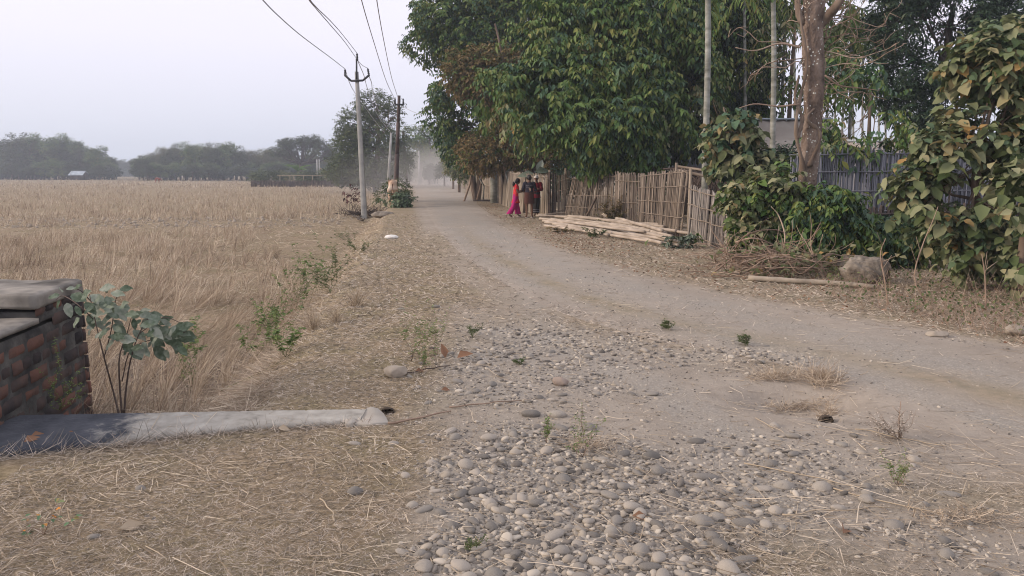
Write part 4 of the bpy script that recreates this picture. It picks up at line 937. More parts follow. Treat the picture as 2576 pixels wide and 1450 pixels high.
f2 = Q(995, 500, D2); f2[2] = gz(f2[0], D2); t2 = Q(1004, 242, D2)
pole2 = empty('steel_pole', f2, 'dark rusty steel electric pole rising from the roadside bush', 'electric pole', 'electric poles beside the road')
mb = MB(); dv = t2 - f2; 
for s0, s1, rr in ((0, .45, .135), (.45, .75, .11), (.75, 1.0, .085)): addtube(mb, [f2 + dv * s0, f2 + dv * (s1 + .004)], [rr, rr], 12)
mk('shaft', mb, MT['steel_dark'], pole2, smooth=False)
mb = MB(); addtube(mb, [Q(993, 263, D2 - .2), Q(1016, 264, D2 - .2)], [.045, .045], 4); mk('cross_arm', mb, MT['iron'], pole2)
for a in ((994, 262), (1014.5, 263)): insulator(pole2, Q(a[0], a[1], D2 - .2), .33, .06)
# leaning and farther poles
def plain_pole(label, foot_px, top_px, D, w0, w1, mat='concrete', arm=True):
    f = Q(foot_px[0], foot_px[1], D); z = gz(f[0], D); f[2] = z; t_ = Q(top_px[0], top_px[1], D)
    t = empty('concrete_pole' if mat == 'concrete' else 'wooden_pole', f, label, 'electric pole', 'electric poles beside the road'); mb = MB(); addtube(mb, [f, f * .5 + t_ * .5, t_], [w0, (w0 + w1) / 2, w1], 8); mk('shaft', mb, MT[mat], t)
    if arm:
        mb = MB(); q = t_ - [0, 0, .35]; addtube(mb, [q + [-.75, 0, .15], q + [-.4, 0, 0], q + [.4, 0, 0], q + [.75, 0, .15]], [.05] * 4, 5); mk('cross_arm', mb, MT['iron'], t)
        for s in (-.75, .75, 0): insulator(t, q + [s, 0, .15 if s else .35], .25, .06)
    return t
plain_pole('short pale concrete pole leaning right just before the rusty steel pole', (974, 470), (984, 335), 70, .14, .09, arm=False)
plain_pole('grey weathered pole leaning left behind the rusty steel pole', (1024, 450), (1014, 330), 85, .16, .10, 'bark', arm=False)
plain_pole('distant white banded concrete pole with a small cross arm in the dust', (1055, 462), (1053, 380), 112, .19, .14)
plain_pole('left one of two thin pale poles far behind the hedge', (798, 440), (797, 401), 175, .16, .16, arm=False)
plain_pole('right one of two thin pale poles far behind the hedge', (804, 440), (803, 400), 176, .16, .16, arm=False)
def wire(label, pts, rad=.012, sag=0):
    pts = np.asarray(pts, float)
    if len(pts) == 2:
        s = np.linspace(0, 1, 24); q = pts[0] + (pts[1] - pts[0]) * s[:, None]; q[:, 2] -= sag * 4 * s * (1 - s)
    else: q = catmull(pts, 40)
    mb = MB(); addtube(mb, q, [rad] * len(q), 5); o = mk('power_line', mb, MT['wire'], org=q[0]); tag(o, label, 'wire', 'overhead wires')
# the line comes from a pole behind and to the left of the eye: span of about 45 m, hung in real sag
wire('lowest wire, running from the left arm of the tall pole to the top left', [INS1[0][1], Q(835, 148, 31), Q(760, 92, 24), Q(700, 40, 19), Q(655, -6, 16), Q(560, -110, 12)], .014)
wire('left one of the close pair of wires rising to the pole top', [INS1[1][0], Q(868, 107, 31), Q(828, 60, 24.5), Q(795, 22, 20.5), Q(772, -8, 18), Q(720, -110, 13)], .014)
wire('right one of the close pair of wires ending on the top insulator', [INS1[1][1], Q(862, 88, 30.5), Q(832, 54, 24.5), Q(797, 20, 20.3), Q(775, -8, 18), Q(723, -110, 13)], .014)
wire('jumper wire dropping from the top bracket to the right insulator', [Q(900, 153, D1), Q(912, 165, D1), INS1[2][1]], .014)
wire('left long wire leading to the arm of the rusty steel pole', [Q(994, 252, D2 - .2), Q(972, 205, 34), Q(940, 105, 24), Q(908, -5, 17), Q(890, -100, 13)], .013)
wire('right long wire leading to the head of the rusty steel pole', [Q(1000, 243, D2 - .2), Q(985, 195, 34), Q(965, 100, 24), Q(947, -5, 17), Q(938, -100, 13)], .013)
wire('service wire running from the steel pole into the trees', [Q(1015, 270, D2 - .2), Q(1045, 284, 41), Q(1080, 295, 38)], .012)
far_top = Q(984, 335, 70)
wire('wire passing down from the left arm behind the concrete shaft', [INS1[0][1], Q(880, 210, 42), Q(897, 240, 50), Q(940, 300, 60), far_top + [-.6, 0, 0]], .018)
wire('wire falling from the bracket into the round tree', [Q(901, 156, D1), Q(916, 192, 42), Q(925, 225, 50), Q(950, 290, 60), far_top], .018)
wire('wire falling from the right arm into the round tree', [INS1[2][0], Q(935, 210, 42), Q(938, 228, 50), Q(958, 290, 60), far_top + [.6, 0, 0]], .018)
# ---------------------------------------------------------------- trees and plants
def limb_path(a, b, r, sag=.0, k=5):
    a = np.array(a, float); b = np.array(b, float); L_ = np.linalg.norm(b - a); t = np.linspace(0, 1, k)[:, None]
    p = a + (b - a) * t; w = r.normal(0, .06 * L_, (k, 3)); w[0] = w[-1] = 0; w[:, 2] *= .6
    p = p + w; p[:, 2] += sag * 4 * (t * (1 - t))[:, 0] * L_; return p
def foliage(clumps, nspr, r, L=.13, Wd=.055, per=8, spr=.35, droop=.6, fill=.55, curl=.25, mat=0, simple=False, updir=.25, fan=1.0, gap=.42, rnd=False):
    """leaves gathered on drooping sprigs spread through the clumps' outer volume"""
    cl = np.asarray(clumps, float); vol = (cl[:, 3] * cl[:, 4] * cl[:, 5]) ** (2 / 3); vol = vol / vol.sum()
    K = int(nspr); ci = r.choice(len(cl), K, p=vol); q = nrm(r.normal(size=(K, 3)))
    # uneven surface with gaps
    bump = .72 + .55 * fbm(q[:, 0] * 2.2 + ci * 3.1 + q[:, 2] * 1.7, q[:, 1] * 2.2 - q[:, 2] * 1.9 + ci, 55)
    rad = (fill + (1 - fill) * r.random(K) ** .6) * bump
    c0 = cl[ci, :3] + q * cl[ci, 3:6] * rad[:, None]
    gs = .55 / max(spr, .1) ** .8
    nz_ = fbm(c0[:, 0] * gs + c0[:, 2] * gs * .7, c0[:, 1] * gs * .8 + c0[:, 2] * gs * 1.1, 66, 3); kp = nz_ > gap - .08 * r.random(K); c0 = c0[kp]; q = q[kp]; ci = ci[kp]; K = len(c0)
    ax = nrm(q + r.normal(0, .45, (K, 3)) + np.array([0, 0, updir - droop * .5]))
    n = K * per; t = np.tile(np.linspace(.1, 1, per), K); C0 = np.repeat(c0, per, 0); A = np.repeat(ax, per, 0)
    C = C0 + A * (t * spr)[:, None] - np.array([0, 0, 1.0]) * (droop * .35 * spr * t ** 2)[:, None]
    side = nrm(np.cross(A, np.array([0, 0, 1.0]) + r.normal(0, .2, (n, 3)))) * np.where(np.arange(n) % 2, 1, -1)[:, None]
    D = nrm(A * .55 + side * fan + r.normal(0, .25, (n, 3)) + np.array([0, 0, -1.0]) * droop)
    Nn = nrm(np.array([0, 0, 1.0]) + A * .3 + r.normal(0, .35, (n, 3)))
    Lg = L * r.uniform(.6, 1.2, n) * np.repeat(r.uniform(.6, 1.15, K), per); W_ = Wd * Lg / L * r.uniform(.85, 1.15, n)
    return (leaves4 if simple else leavesR if rnd else leaves)(C, D, Nn, Lg, W_, curl) + (c0, ax)
def tree(name, label, cat, base, trunk, rad, clumps, fol, mats, r, bark='bark', limbs=True, group=None, twigs=0, limb_r=.35, extra=None):
    t = empty(name, base, label, cat, group)
    mb = MB(); trunk = np.asarray(trunk, float); tp = catmull(trunk, 10 if len(trunk) > 2 else 6); rr = np.interp(np.linspace(0, 1, len(tp)), np.linspace(0, 1, len(rad)), rad)
    addtube(mb, tp, rr, 9, wob=.07, rng=r)
    if limbs:
        for cc in np.asarray(clumps, float):
            s = r.uniform(.45, .98) if len(clumps) > 2 else .95; i = int(s * (len(tp) - 1)); a = tp[i]; tgt = cc[:3] - [0, 0, .2 * cc[5]]
            p = limb_path(a, tgt, r, .03); r0 = rr[i] * limb_r * r.uniform(.7, 1.2); addtube(mb, p, np.linspace(r0, r0 * .35, len(p)), 6)
            for _ in range(2 + twigs):
                q = nrm(r.normal(size=3)) * cc[3:6] * .8; j = r.integers(2, len(p)); addtube(mb, limb_path(p[j], cc[:3] + q, r, .0, 4), np.linspace(r0 * .35, r0 * .08, 4), 4)
    tk = mk('trunk', mb, MT[bark], t, smooth=True)
    cw = MB()
    for kw, m in fol:
        kw = dict(kw); cl = kw.pop('cl', clumps); V, F, _, _ = foliage(cl, kw.pop('n'), r, **kw); cw.add(V, F, m)
    if fol: mk('crown', cw, [MT[m] for m in mats], t)
    if extra: extra(t, r)
    return t
def C_(px, py, D, rx, ry=None, rz=None):
    """a crown clump centred where the photograph shows it, with a size in pixels turned into metres at that distance"""
    p = Q(px, py, D); s = D / FPX; return (p[0], p[1], p[2], rx * s, (ry or rx) * s, (rz or rx * .8) * s)
R1 = np.random.default_rng(101)
# --- the big mass of broadleaved trees over the fence
def big_trees():
    r = R1
    # A, nearest: drooping bright green tree above the middle of the fence
    D = 25.5; cl = [C_(1400, 230, D, 120, 110, 80), C_(1560, 190, D + .5, 150, 130, 95), C_(1500, 300, D - .5, 140, 110, 60), C_(1650, 275, D - .3, 110, 100, 70), C_(1330, 300, D, 80, 90, 50), C_(1700, 190, D + 1, 110, 120, 100),
        C_(1770, 285, D, 70, 80, 60), C_(1450, 100, D + 1, 150, 140, 90), C_(1620, 60, D + 1.5, 160, 150, 90), C_(1290, 240, D + 1, 90, 100, 60), C_(1500, -90, D + 2, 190, 160, 120), C_(1605, 362, D - .6, 40, 45, 46), C_(1487, 365, D - .5, 34, 50, 34)]
    b = Q(1640, 500, 26.5); b[2] = 0
    tree('broadleaf_tree', 'big bright green tree with drooping leaves over the middle of the fence', 'tree', b, [b - [0, 0, .2], Q(1640, 400, 26.5), Q(1600, 250, 26.3), Q(1560, 60, 27)], [.26, .2, .17, .08], cl,
         [(dict(n=9000, L=.26, Wd=.11, per=9, spr=.55, droop=1.0, fill=.62, gap=.48), 0), (dict(n=2600, L=.24, Wd=.10, per=9, spr=.55, droop=1.0, fill=.6, gap=.48), 1), (dict(cl=cl[3:7], n=300, L=.24, Wd=.11, per=6, spr=.4, droop=1.1), 2)], ['leaf_green', 'leaf_teal', 'leaf_olive'], r, 'bark_dark')
    # hanging bough in front of the fence
    D = 23.0
    # B, left front: mixed green and turning leaves
    D = 41; cl = [C_(1180, 60, D, 120, 120, 90), C_(1130, 20, D, 80, 90, 60), C_(1100, 110, D, 70, 80, 45), C_(1250, 150, D, 120, 120, 90), C_(1180, 210, D, 90, 100, 60), C_(1150, 290, D, 75, 80, 50), C_(1230, 310, D, 90, 90, 60), C_(1200, 370, D, 75, 80, 45),
        C_(1300, 30, D + 1, 140, 130, 90), C_(1130, 240, D, 50, 60, 28), C_(1160, 350, D, 60, 60, 40), C_(1270, -90, D + 1, 160, 150, 100), C_(1110, 60, D - .5, 60, 60, 40)]
    b = Q(1250, 500, 43); b[2] = 0
    tree('broadleaf_tree', 'tall dark green tree at the left end of the wood leaning over the road', 'tree', b, [b - [0, 0, .2], Q(1247, 410, 43), Q(1230, 260, 42), Q(1220, 60, 42)], [.28, .22, .18, .08], cl,
         [(dict(n=7600, L=.25, Wd=.125, per=8, spr=.5, droop=.7, fill=.55, gap=.47), 0), (dict(n=3200, L=.25, Wd=.125, per=8, spr=.5, droop=.7, fill=.6, gap=.48), 1)], ['leaf_green', 'leaf_teal'], r)
    D = 37; cl = [C_(1250, 190, D, 95, 80, 75), C_(1180, 180, D, 60, 60, 55), C_(1300, 260, D, 70, 80, 55), C_(1230, 380, D, 75, 80, 45), C_(1320, 380, D, 75, 80, 45), C_(1400, 395, D, 70, 80, 32), C_(1280, 330, D, 60, 60, 50), C_(1430, 360, D + 1, 60, 60, 40)]
    b = Q(1330, 500, 38); b[2] = 0
    tree('turning_tree', 'tree with dense brown and orange turning leaves between the two green trees', 'tree', b, [b - [0, 0, .2], Q(1325, 400, 38), Q(1290, 250, 37.5), Q(1245, 60, 37)], [.15, .12, .09, .04], cl,
         [(dict(n=5600, L=.19, Wd=.10, per=8, spr=.4, droop=.55, fill=.5), 0), (dict(n=1100, L=.17, Wd=.09, per=8, spr=.4, droop=.55, fill=.5), 1)], ['leaf_brown', 'leaf_green'], r)
    # C, further right mass
    D = 29; cl = [C_(1760, 90, D, 130, 130, 90), C_(1850, 180, D, 110, 110, 80), C_(1720, 10, D, 150, 140, 90), C_(1850, 60, D, 80, 110, 80), C_(1800, 250, D, 100, 100, 70), C_(1870, 290, D, 60, 80, 50), C_(1700, 340, D, 90, 90, 45), C_(1850, -60, D, 150, 140, 100)]
    b = Q(1700, 500, 30); b[2] = 0
    tree('broadleaf_tree', 'dark dense tree behind the pale palm trunk right of the bright green tree', 'tree', b, [b - [0, 0, .2], Q(1702, 400, 30), Q(1740, 250, 30), Q(1770, 60, 30)], [.25, .2, .16, .08], cl,
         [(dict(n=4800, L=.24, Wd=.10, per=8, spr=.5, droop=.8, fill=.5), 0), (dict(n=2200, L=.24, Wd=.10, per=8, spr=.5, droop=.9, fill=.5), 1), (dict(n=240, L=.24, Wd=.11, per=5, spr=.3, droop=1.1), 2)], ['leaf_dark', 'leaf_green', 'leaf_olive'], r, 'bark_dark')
    # D: behind everything, dark backing trees
    for (px, D, w, h, lab) in ((1400, 42, 200, 150, 'dark background tree behind the drooping tree, left of its trunk'), (1620, 44, 210, 160, 'dark background tree behind the middle of the wood'), (1290, 48, 130, 110, 'shadowy background tree deep behind the turning leaves')):
        cl = [C_(px + r.uniform(-w, w) * .7, 200 + r.uniform(-h, h), D, w * .5, w * .5, h * .45) for _ in range(9)] + [C_(px, -40, D, w * .7, w * .7, h * .6)]
        b = Q(px, 480, D); b[2] = 0
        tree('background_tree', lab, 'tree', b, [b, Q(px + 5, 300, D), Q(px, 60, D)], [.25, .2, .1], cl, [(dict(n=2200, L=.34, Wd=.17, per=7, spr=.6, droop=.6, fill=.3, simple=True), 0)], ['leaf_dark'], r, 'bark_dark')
big_trees()
# forked tree before the far fence
def forked():
    r = np.random.default_rng(8); D = 39; b = GP(1200, 503); D = b[1]
    cl = [C_(1190, 405, D, 34, 34, 22), C_(1215, 395, D, 30, 34, 22), C_(1170, 420, D, 22, 24, 14), C_(1205, 420, D, 30, 30, 14)]
    t = empty('forked_tree', b, 'roadside tree with a brown forked trunk before the pale far fence', 'tree'); mb = MB()
    for a, m_, c2 in (((1199, 506), (1190, 460), (1180, 375)), ((1200, 506), (1206, 455), (1207, 395))): addtube(mb, catmull(np.array([Q(*a, D), Q(*m_, D), Q(*c2, D + .1)]), 7), np.linspace(.23, .12, 7), 8, wob=.08, rng=r)
    addtube(mb, [Q(1181, 380, D), Q(1186, 358, D)], [.09, .05], 6)
    for k in range(14): addtube(mb, limb_path(Q(1205, 425 + r.uniform(-10, 10), D), Q(r.uniform(1165, 1240), r.uniform(385, 425), D), r), [.03, .025, .02, .015, .008], 4)
    mk('trunk', mb, MT['bark'], t, smooth=True)
    V, F, _, _ = foliage(cl, 420, r, L=.16, Wd=.08, per=7, spr=.3, droop=.5, fill=.2); mk('crown', MB().add(V, F), MT['leaf_mid'], t)
forked()
# undergrowth trunks behind the fence (thin stems)
def thin_stems():
    r = np.random.default_rng(81)
    for k in range(13):
        px = r.uniform(1165, 1420); D = r.uniform(41, 48); 
        if 1270 < px < 1370: D = r.uniform(36, 39)
        b = Q(px, 500, D); b[2] = 0; top = Q(px + r.uniform(-14, 14), r.uniform(330, 380), D)
        mb = MB(); addtube(mb, limb_path(b, top, r), [.06, .055, .05, .04, .03], 6); o = mk('tree_stem', mb, MT['bark_pale' if r.random() < .5 else 'twig'], org=b, smooth=True)
        tag(o, 'thin bare stem standing in the shade behind the fence left of the gate', 'tree stem', 'thin stems behind the fence')
    b = Q(1243, 500, 40.5); b[2] = 0; mb = MB(); addtube(mb, [b, Q(1243, 455, 40.5), Q(1238, 395, 40.5)], [.22, .20, .18], 9, wob=.05, rng=r); o = mk('tree_stump_stem', mb, MT['bark_pale'], org=b, smooth=True); o.name = 'pole_trunk'
    tag(o, 'thick smooth grey trunk rising behind the dark fence post', 'tree trunk')
thin_stems()

# dark thicket closing the view behind the fence
def thicket():
    r = np.random.default_rng(91)
    for k, px in enumerate([1430, 1480, 1530, 1580, 1640, 1690, 1740, 1790, 1850, 1910, 1970, 2060, 2130, 2200]):
        D = r.uniform(31, 36) if px < 1860 else r.uniform(23, 24); b = Q(px, 480, D); b[2] = 0; py = r.uniform(398, 415) if px < 1860 else r.uniform(392, 402)
        cl = [C_(px + r.uniform(-22, 22), py + r.uniform(-8, 45), D, 26, 26, 24) for _ in range(6)]
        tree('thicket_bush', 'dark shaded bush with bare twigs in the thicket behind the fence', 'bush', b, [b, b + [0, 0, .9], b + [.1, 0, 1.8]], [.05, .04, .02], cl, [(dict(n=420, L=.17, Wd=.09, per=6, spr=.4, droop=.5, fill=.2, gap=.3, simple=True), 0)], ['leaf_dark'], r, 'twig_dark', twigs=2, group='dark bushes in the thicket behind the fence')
thicket()
# areca palms
def palm(label, px, D, py_top, w, lean=0, fronds=0, py_base=470, group='slender palms behind the fence', r=None, dead=False):
    r = r or np.random.default_rng(int(px)); b = Q(px, py_base, D); b[2] = 0; top = Q(px + lean, py_top, D); L_ = np.linalg.norm(top - b)
    t = empty('palm_tree', b, label, 'palm', group); mb = MB(); k = int(L_ / .22); s = np.linspace(0, 1, k * 2)
    pts = b + (top - b) * s[:, None] + np.stack([.04 * np.sin(s * 5 + px), s * 0, s * 0], -1) * L_ * .12
    addtube(mb, pts, w * (1.08 - .25 * s) * np.where(np.arange(len(s)) % 2, 1.0, 1.05), 9); mk('trunk', mb, MT['bark_pale'], t, smooth=True)
    if fronds:
        cw = MB(); rb = MB()
        for i in range(fronds):
            a = 2 * pi * i / fronds + r.uniform(-.3, .3); el = r.uniform(-.1, 1.1); dr = np.array([cos(a), sin(a), 0]); q = np.linspace(0, 1, 9); FL = r.uniform(1.3, 1.9)
            sp = pts[-1] + dr * (q * FL * cos(el * .7))[:, None] + np.array([0, 0, 1.0]) * (FL * (sin(el) * q - 1.0 * q ** 2.2))[:, None]; addtube(rb, sp, np.linspace(.022, .006, 9), 4)
            m = 44; qq = np.linspace(.12, 1, m); idx = qq * 8; ii = np.minimum(idx.astype(int), 7); f = (idx - ii)[:, None]; Cc = sp[ii] * (1 - f) + sp[ii + 1] * f; T = nrm(sp[ii + 1] - sp[ii])
            sd = nrm(np.cross(T, [0, 0, 1.0])) * np.where(np.arange(m) % 2, 1, -1)[:, None]; Dd = nrm(T * .5 + sd + np.array([0, 0, -.45]) + r.normal(0, .1, (m, 3)))
            cw.add(*leaves(Cc, Dd, np.tile([0, 0, 1.0], (m, 1)), .5 * np.sin(qq * 2.6 + .35).clip(.3, 1), .045, .3))
        mk('fronds', cw, MT['leaf_green'], t); mk('frond_ribs', rb, MT['stem_green'], t)
    return t
palm('nearest slender palm with a pale ringed trunk crossing the whole wood', 1776, 20.5, -60, .085, 3, fronds=9, py_base=560)
palm('slender palm with a grey trunk standing before the brown tin roof', 1946, 22.5, -60, .08, -2, fronds=9, py_base=520)
palm('thin palm right behind the pale palm trunk', 1872, 27, -40, .06, 4, fronds=8)
for k, (px, D, pt, ln) in enumerate([(1998, 33, 60, 4), (2022, 36, 40, 3), (2078, 34, 90, 6), (2103, 37, 70, -4), (2120, 33, 130, 5), (2150, 38, 60, -3), (2168, 35, 120, 6), (2215, 36, -30, 2), (2232, 39, 40, -4), (1925, 36, 20, 3), (1895, 39, 10, -3)]):
    palm('one of the thin background palms against the sky beside the lichened trunk', px, D, pt, .05, ln, fronds=9 if k % 2 == 0 else 7)
palm('palm with a low drooping crown between the lichened trunk and the dark tree', 2135, 27, 75, .065, 8, fronds=13)
palm('palm crown hanging low just left of the lichened trunk', 1968, 28, 30, .065, 8, fronds=11)

def wrinkled_trunk():
    D = 14.0; r = np.random.default_rng(77); b = Q(2022, 640, D); b[2] = 0
    t = empty('lichened_tree', b, 'thick pinkish grey trunk speckled with lichen and wrapped by vine stems', 'tree')
    pts = catmull(np.array([b - [0, 0, .1], Q(2025, 540, D), Q(2032, 440, D), Q(2043, 330, D), Q(2047, 210, D), Q(2044, 90, D), Q(2050, -20, D), Q(2062, -160, D)]), 40)
    s = np.linspace(0, 1, 40); rr = np.interp(s, [0, .1, .3, .5, .8, 1], [.22, .185, .165, .175, .195, .15]) * (1 + .05 * np.sin(s * 23)); mb = MB(); addtube(mb, pts, rr, 18, wob=.035, rng=r)
    mk('trunk', mb, MT['lichen'], t, smooth=True)
    mb = MB()
    for pp in ([(2010, 520), (2020, 430), (2002, 330), (2012, 250), (2030, 160), (2015, 60), (2010, -20)], [(2035, 420), (2062, 340), (2030, 300), (2052, 270)], [(2005, 350), (2018, 300), (2000, 250), (2010, 190)]):
        q = catmull(np.array([Q(x, y, D - .19 + .05 * (i % 2)) for i, (x, y) in enumerate(pp)]), 26); addtube(mb, q, np.linspace(.042, .018, 26) * (1 + .25 * np.sin(np.arange(26) * 1.7)), 7, wob=.15, rng=r)
    mk('vine_stem', mb, MT['bark'], t, smooth=True)
    mb = MB(); addtube(mb, catmull(np.array([Q(2062, 60, D), Q(2080, 42, D - .1), Q(2105, 15, D - .3), Q(2150, -60, D - .5)]), 8), np.linspace(.10, .06, 8), 9, wob=.08, rng=r)
    addtube(mb, catmull(np.array([Q(2020, 60, D), Q(2008, 30, D), Q(2006, -30, D)]), 6), np.linspace(.07, .05, 6), 8); mk('bough', mb, MT['bark'], t, smooth=True)
    # crooked bare twigs
    mb = MB()
    for k in range(30):
        sd = 1 if k % 5 else -1; y0 = r.uniform(0, 250); p = Q(2050 + sd * 22, y0, D); d = np.array([sd * r.uniform(.5, 1), r.uniform(-.5, .3), r.uniform(-.5, .7)]); path = [p]
        for j in range(r.integers(4, 8)):
            d = nrm(d + r.normal(0, .42, 3)); path.append(path[-1] + d * r.uniform(.14, .28))
        path = np.array(path); addtube(mb, catmull(path, len(path) * 3), np.linspace(.010, .004, len(path) * 3), 4)
        for j in range(2, len(path)):
            q = path[j]; d2 = nrm(r.normal(size=3) + [0, 0, .2]); addtube(mb, [q, q + d2 * .12, q + d2 * .2 + r.normal(0, .05, 3)], [.006, .005, .003], 4)
    for pp in ([(2010, 262), (1960, 268), (1900, 262), (1860, 272)], [(2012, 120), (1960, 110), (1900, 128), (1850, 120)], [(2075, 190), (2110, 215), (2160, 222), (2210, 228)]):
        addtube(mb, catmull(np.array([Q(*q, D - .2) for q in pp]), 14), np.linspace(.018, .007, 14), 5)
    mk('bare_twigs', mb, MT['twig'], t)
def lichen_mat():
    m = M('lichened_bark', [c(.07, .052, .042), c(.17, .125, .10), c(.26, .205, .17)], .95, 0, (5, .9), bump=(20, 1.0, .05), stretch=(1, 1, .6)); t = m.node_tree; n = t.nodes.new; l = t.links.new
    bs = [q for q in t.nodes if q.type == 'BSDF_PRINCIPLED'][0]; src = bs.inputs['Base Color'].links[0].from_socket; co = n('ShaderNodeTexCoord')
    v = n('ShaderNodeTexVoronoi'); v.inputs['Scale'].default_value = 15; l(co.outputs['Object'], v.inputs[0]); a = n('ShaderNodeMath'); a.operation = 'LESS_THAN'; l(v.outputs['Distance'], a.inputs[0]); a.inputs[1].default_value = .22
    nz = n('ShaderNodeTexNoise'); nz.inputs['Scale'].default_value = 2.2; l(co.outputs['Object'], nz.inputs[0]); g = n('ShaderNodeMath'); g.operation = 'GREATER_THAN'; l(nz.outputs['Fac'], g.inputs[0]); g.inputs[1].default_value = .47
    mu = n('ShaderNodeMath'); mu.operation = 'MULTIPLY'; l(a.outputs[0], mu.inputs[0]); l(g.outputs[0], mu.inputs[1]); mx = n('ShaderNodeMixRGB'); l(mu.outputs[0], mx.inputs[0]); l(src, mx.inputs[1]); mx.inputs[2].default_value = c(.5, .5, .45); l(mx.outputs[0], bs.inputs['Base Color']); return m
MT['lichen'] = lichen_mat(); wrinkled_trunk()

def right_side():
    r = np.random.default_rng(202)
    # dark evergreen with sky gaps
    D = 23; cl = [C_(2290, 60, D, 90, 90, 60), C_(2390, 30, D, 100, 100, 60), C_(2480, 80, D, 90, 90, 60), C_(2280, 180, D, 75, 80, 45), C_(2360, 160, D, 80, 80, 50), C_(2440, 200, D, 70, 80, 50), C_(2300, 270, D, 70, 70, 40), C_(2380, 290, D, 70, 70, 40), C_(2540, 40, D, 90, 90, 50), C_(2260, 240, D, 45, 45, 30), C_(2350, -60, D, 140, 120, 70), C_(2250, 20, D, 50, 50, 40)]
    b = Q(2350, 500, D + .5); b[2] = 0
    tree('evergreen_tree', 'tall dark evergreen with small leaves and gaps of sky above the woven shed', 'tree', b, [b, Q(2340, 330, D + .4), Q(2370, 180, D + .4), Q(2400, 10, D + .4)], [.2, .17, .12, .06], cl,
         [(dict(n=6800, L=.17, Wd=.055, per=9, spr=.42, droop=.35, fill=.35, fan=.7, gap=.49), 0), (dict(n=450, L=.17, Wd=.05, per=9, spr=.42, droop=.35, fill=.5), 1)], ['leaf_dark', 'leaf_teal'], r, 'bark_dark', twigs=2)
    # yellow green tree hung with drooping leaves, between trunk and dark tree
    D = 16.5; cl = [C_(2150, 330, D, 70, 70, 40), C_(2200, 280, D, 60, 60, 45), C_(2110, 370, D, 60, 60, 28), C_(2185, 370, D, 50, 60, 28), C_(2230, 330, D, 45, 50, 40), C_(2090, 350, D, 45, 50, 25), C_(2230, 400, D, 30, 40, 30), C_(2170, 200, D, 35, 40, 30), C_(2100, 180, D + 2, 40, 50, 40)]
    b = Q(2190, 600, D); b[2] = 0
    tree('drooping_tree', 'yellow green tree with hanging leaf bunches just right of the lichened trunk', 'tree', b, [b, Q(2190, 480, D), Q(2185, 380, D), Q(2190, 230, D)], [.07, .06, .05, .02], cl,
         [(dict(n=760, L=.19, Wd=.075, per=8, spr=.35, droop=1.0, fill=.35), 0), (dict(n=330, L=.19, Wd=.075, per=8, spr=.35, droop=1.0, fill=.35), 1), (dict(n=160, L=.20, Wd=.08, per=6, spr=.35, droop=1.0, fill=.35), 2)], ['leaf_green', 'leaf_teal', 'leaf_olive'], r)
    # trees left of the trunk, hanging leaves with sky between
    D = 27; cl = [C_(1960, 60, D, 60, 60, 60), C_(1985, 180, D, 50, 50, 40), C_(1930, 140, D, 55, 60, 60), C_(2100, 130, D, 60, 60, 45), C_(2120, 240, D, 45, 50, 25), C_(1960, 240, D, 45, 50, 22), C_(2080, 30, D, 70, 70, 50), C_(1940, -40, D, 80, 80, 60)]
    b = Q(1985, 480, D); b[2] = 0
    tree('broadleaf_tree', 'loose hanging tree with sky showing through, behind the lichened trunk', 'tree', b, [b, Q(1985, 300, D), Q(2000, 60, D)], [.1, .08, .04], cl,
         [(dict(n=800, L=.24, Wd=.09, per=8, spr=.5, droop=1.0, fill=.35, gap=.52), 0), (dict(n=230, L=.24, Wd=.09, per=7, spr=.5, droop=1.0, fill=.35), 1)], ['leaf_green', 'leaf_olive'], r)
    # large leaved yellow green shrub left of the trunk, in front of roof
    D = 17.5; cl = [C_(1815, 285, D, 42, 50, 36), C_(1845, 335, D, 42, 50, 30), C_(1815, 350, D, 30, 40, 25), C_(1880, 395, D, 38, 45, 20), C_(1840, 400, D, 35, 40, 20), C_(1795, 255, D, 30, 40, 22), C_(1925, 425, D, 38, 45, 20)]
    b = Q(1850, 600, D); b[2] = 0
    tree('teak_sapling', 'large leaved yellow green sapling partly hiding the brown tin roof', 'shrub', b, [b, Q(1850, 480, D), Q(1845, 380, D), Q(1820, 270, D)], [.06, .05, .035, .015], cl,
         [(dict(rnd=True, n=430, L=.25, Wd=.17, per=6, spr=.38, droop=.6, fill=.35, curl=.35), 0), (dict(rnd=True, n=200, L=.24, Wd=.16, per=6, spr=.38, droop=.6, fill=.35), 1)], ['leaf_olive', 'leaf_teal'], r)
    # bush below the trunk: olive broad leaves on the left, glossy green on the right
    D = 13.6; cl = [C_(1900, 500, D, 70, 60, 45), C_(1950, 470, D, 70, 60, 40), C_(1930, 560, D, 75, 60, 45), C_(1880, 560, D, 45, 45, 35), C_(1990, 450, D, 55, 50, 35), C_(2010, 530, D, 60, 50, 45), C_(1990, 610, D, 55, 50, 35)]
    b = Q(1950, 655, D); b[2] = 0
    tree('broadleaf_bush', 'olive bush of broad dusty leaves covering the foot of the lichened trunk', 'bush', b, [b, Q(1950, 590, D), Q(1945, 480, D)], [.05, .04, .02], cl,
         [(dict(n=1150, L=.16, Wd=.105, per=6, spr=.3, droop=.55, fill=.3, curl=.35, rnd=True, gap=.5), 0), (dict(n=230, L=.18, Wd=.12, per=6, spr=.3, droop=.6, fill=.4), 1)], ['leaf_olive', 'leaf_green'], r)
    D = 13.0; cl = [C_(2050, 510, D, 70, 60, 40), C_(2100, 515, D, 60, 60, 32), C_(2080, 570, D, 85, 60, 45), C_(2150, 580, D, 70, 60, 40), C_(2040, 600, D, 60, 50, 35), C_(2200, 590, D, 60, 50, 38), C_(2260, 600, D, 60, 50, 40), C_(2310, 570, D, 50, 50, 30), C_(2270, 560, D, 55, 50, 28), C_(2330, 610, D, 45, 45, 30)]
    b = Q(2110, 665, D); b[2] = 0
